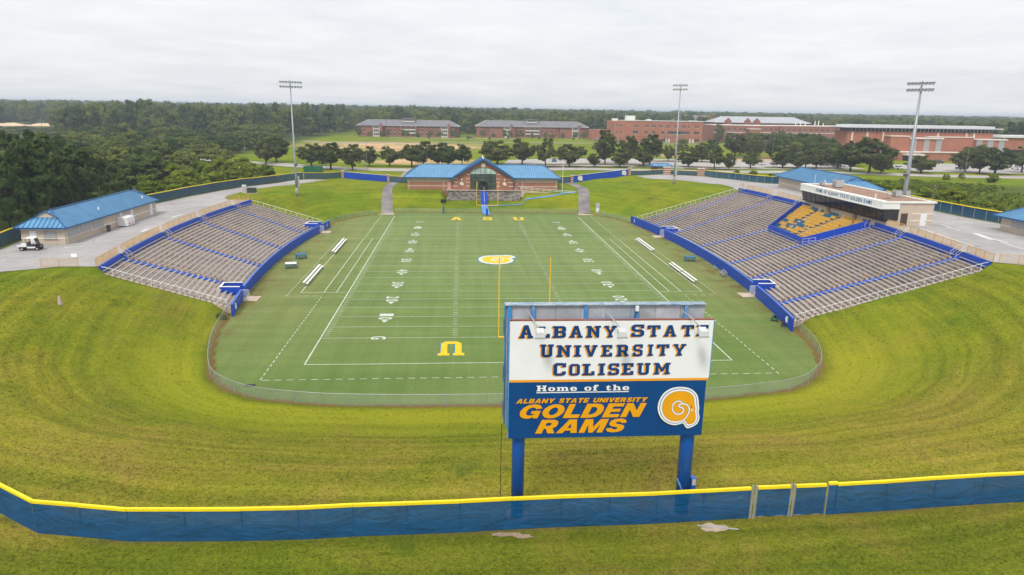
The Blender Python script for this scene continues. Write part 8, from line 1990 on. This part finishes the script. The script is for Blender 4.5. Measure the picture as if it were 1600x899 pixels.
# ================================================================ cars, lamps, poles
def car(x, y, rz, paint, label, van=False):
    z = H(x, y)+0.1; r = thing('parked_car', label, 'car', (x, y, z), rz, 'parked cars')
    w = 0.9; prof = [(-2.2, 0.35), (2.15, 0.35), (2.25, 0.62), (2.1, 0.78), (1.15, 0.90), (-1.55, 0.95), (-2.2, 0.92), (-2.28, 0.6)]
    MB().plate([prof], lambda u, v, d: (u, w-d if False else -w+(0 if d == 0 else 2*w), v) if False else (u, w*(1-2*(1-d)), v), 1.0).build('body', paint, r, world=False) if False else None
    mb = MB(); n = len(prof); mb.add([(u, -w, v) for u, v in prof]+[(u, w, v) for u, v in prof], [tuple(range(n)), tuple(reversed(range(n, 2*n)))]+[(i+n, (i+1) % n+n, (i+1) % n, i) for i in range(n)]); mb.build('body', paint, r, world=False)
    ct = 1.75 if van else 1.45; a0, a1, b0, b1 = (-2.1, 1.05, -1.95, 0.35) if van else (-1.6, 1.05, -1.05, 0.25)
    MB().hexa([(a0,-0.84,0.93),(a1,-0.84,0.91),(a1,0.84,0.91),(a0,0.84,0.93),(b0,-0.68,ct),(b1,-0.68,ct),(b1,0.68,ct),(b0,0.68,ct)]).build('cabin_glass', 'glass_window', r, world=False)
    MB().hexa([(b0-0.02,-0.70,ct-0.02),(b1+0.02,-0.70,ct-0.02),(b1+0.02,0.70,ct-0.02),(b0-0.02,0.70,ct-0.02),(b0+0.05,-0.62,ct+0.06),(b1-0.08,-0.62,ct+0.06),(b1-0.08,0.62,ct+0.06),(b0+0.05,0.62,ct+0.06)]).build('roof', paint, r, world=False)
    for xx in (-1.4, 1.4):
        for yy in (-0.82, 0.82): MB().tube([(xx, yy-0.1, 0.33), (xx, yy+0.1, 0.33)], 0.33, 12).build('wheel', 'rubber', r, world=False)
    for yy in (-0.62, 0.62): MB().box(2.2, 2.26, yy-0.18, yy+0.18, 0.62, 0.74).build('headlight', 'lens', r, world=False); MB().box(-2.3, -2.24, yy-0.16, yy+0.16, 0.68, 0.82).build('tail_light', 'car_red', r, world=False)
for a in ((33.0, 226.5, 1.5, 'car_blue', 'bright blue car alone in the car park behind the field house'), (116.5, 218, 1.4, 'car_white', 'white car between the car park oaks left of a dark car'), (122.5, 222, 1.7, 'car_white', 'second white car between the car park oaks'), (128.0, 222, 1.5, 'car_dark', 'dark car between the car park oaks'), (152, 214, 1.6, 'car_dark', 'dark car half hidden behind the oaks above the right concession roof', True), (156.5, 216, 1.6, 'car_white', 'white car half hidden behind the oaks above the right concession roof'), (170, 206, 1.5, 'car_silver', 'silver car behind the large oak left of the arena light tower'), (174, 206, 1.6, 'car_white', 'white car behind the large oak left of the arena light tower'), (214, 238, 0.2, 'car_dark', 'dark van before the arena entrance', True), (200.5, 205, 1.5, 'car_dark', 'dark car in the lot below the arena, leftmost there'), (218, 206, 1.5, 'car_dark', 'second dark car in the lot below the arena'), (227, 207, 1.6, 'car_white', 'white car in the lot below the arena'), (232, 207, 1.6, 'car_red', 'red car in the lot below the arena'), (236.5, 207, 1.55, 'car_dark', 'dark car right of the red car below the arena'), (102, 462, 1.5, 'car_white', 'white van between the dormitory and the brick building', True), (98, 470, 1.6, 'car_silver', 'silver car between the dormitory and the brick building'), (0.5, 474, 0.1, 'car_dark', 'dark car parked between the two dormitories')):
    car(*a)
def lamp(x, y, h, label, arm=True):
    z = H(x, y); r = thing('street_lamp', label, 'street lamp', (x, y, z), 0, 'street lamps'); MB().tube([(x, y, z-0.2), (x, y, z+h)], [0.11, 0.06], 7).build('pole', 'lamp_pole', r)
    MB().beam((x-0.7, y, z+h), (x+0.7, y, z+h), 0.06, 0.06).build('arm', 'lamp_pole', r)
    for s_ in (-1, 1): MB().box(x+s_*0.75-0.3, x+s_*0.75+0.3, y-0.16, y+0.16, z+h-0.06, z+h+0.1).build('lamp_head', 'lamp_grey', r)
P('lamp_pole', (0.20, 0.20, 0.20), 0.6, 0.1)
for a in ((-39.9, 176.1, 10.4, 'tall street lamp by the road left of the field house'), (45.8, 204.0, 14.0, 'tall street lamp in the car park right of the field house'), (94.3, 271.2, 9.3, 'street lamp on the lawn before the brick academic building'), (127, 230, 10.5, 'left street lamp of the pair among the car park oaks'), (131, 231, 10.8, 'right street lamp of the pair among the car park oaks'), (10.5, 262, 9, 'street lamp on the lawn before the right dormitory'), (66, 300, 9, 'street lamp on the lawn between dormitory and brick building'), (163.0, 152, 11.5, 'street lamp by the road right of the arena light tower'), (-99, 236, 10, 'street lamp at the edge of the left wood'), (-88, 262, 10, 'street lamp rising from the left wood by the road'), (112, 330, 9, 'street lamp before the brick academic building on the right')):
    lamp(*a)
def wpole(x, y, h, label, cross=True):
    z = H(x, y); r = thing('utility_pole', label, 'utility pole', (x, y, z)); MB().tube([(x, y, z-0.3), (x, y, z+h)], [0.2, 0.12], 7).build('pole', 'pole_wood', r)
    if cross: MB().beam((x-1.2, y, z+h-0.6), (x+1.2, y, z+h-0.6), 0.14, 0.14).build('crossarm', 'pole_wood', r)
    else: MB().tube([(x, y, z+h+0.002), (x, y, z+h+0.12)], 0.16, 7).build('pole_cap', 'galv', r)
wpole(-393, 600, 19, 'taller utility pole beside the far sand bank'); wpole(-384, 600, 12, 'shorter utility pole beside the far sand bank'); wpole(92.6, 66.5, 4.4, 'short wooden post among the bushes outside the right fence', False)
wpole(-62, 460, 17, 'utility pole above the wood left of the dormitories'); wpole(105, 520, 22, 'utility pole behind the brick academic building')

# ================================================================ the air
hz_v = MB().box(-9500, 11500, -950, 16500, -2.5, 42.0)

hm = bpy.data.materials.new('haze'); hm.use_nodes = True; ht = hm.node_tree; ht.nodes.clear()
ho = ht.nodes.new('ShaderNodeOutputMaterial'); hv = ht.nodes.new('ShaderNodeVolumePrincipled'); hv.inputs['Color'].default_value = (0.76, 0.86, 0.98, 1); hv.inputs['Density'].default_value = 0.00025; hv.inputs['Anisotropy'].default_value = 0.0
ht.links.new(hv.outputs[0], ho.inputs['Volume']); M['haze'] = hm
hb = hz_v.build('haze', 'haze', None, kind='stuff'); hb['label'] = 'thin pale haze filling the air over the whole scene'; hb['category'] = 'haze'
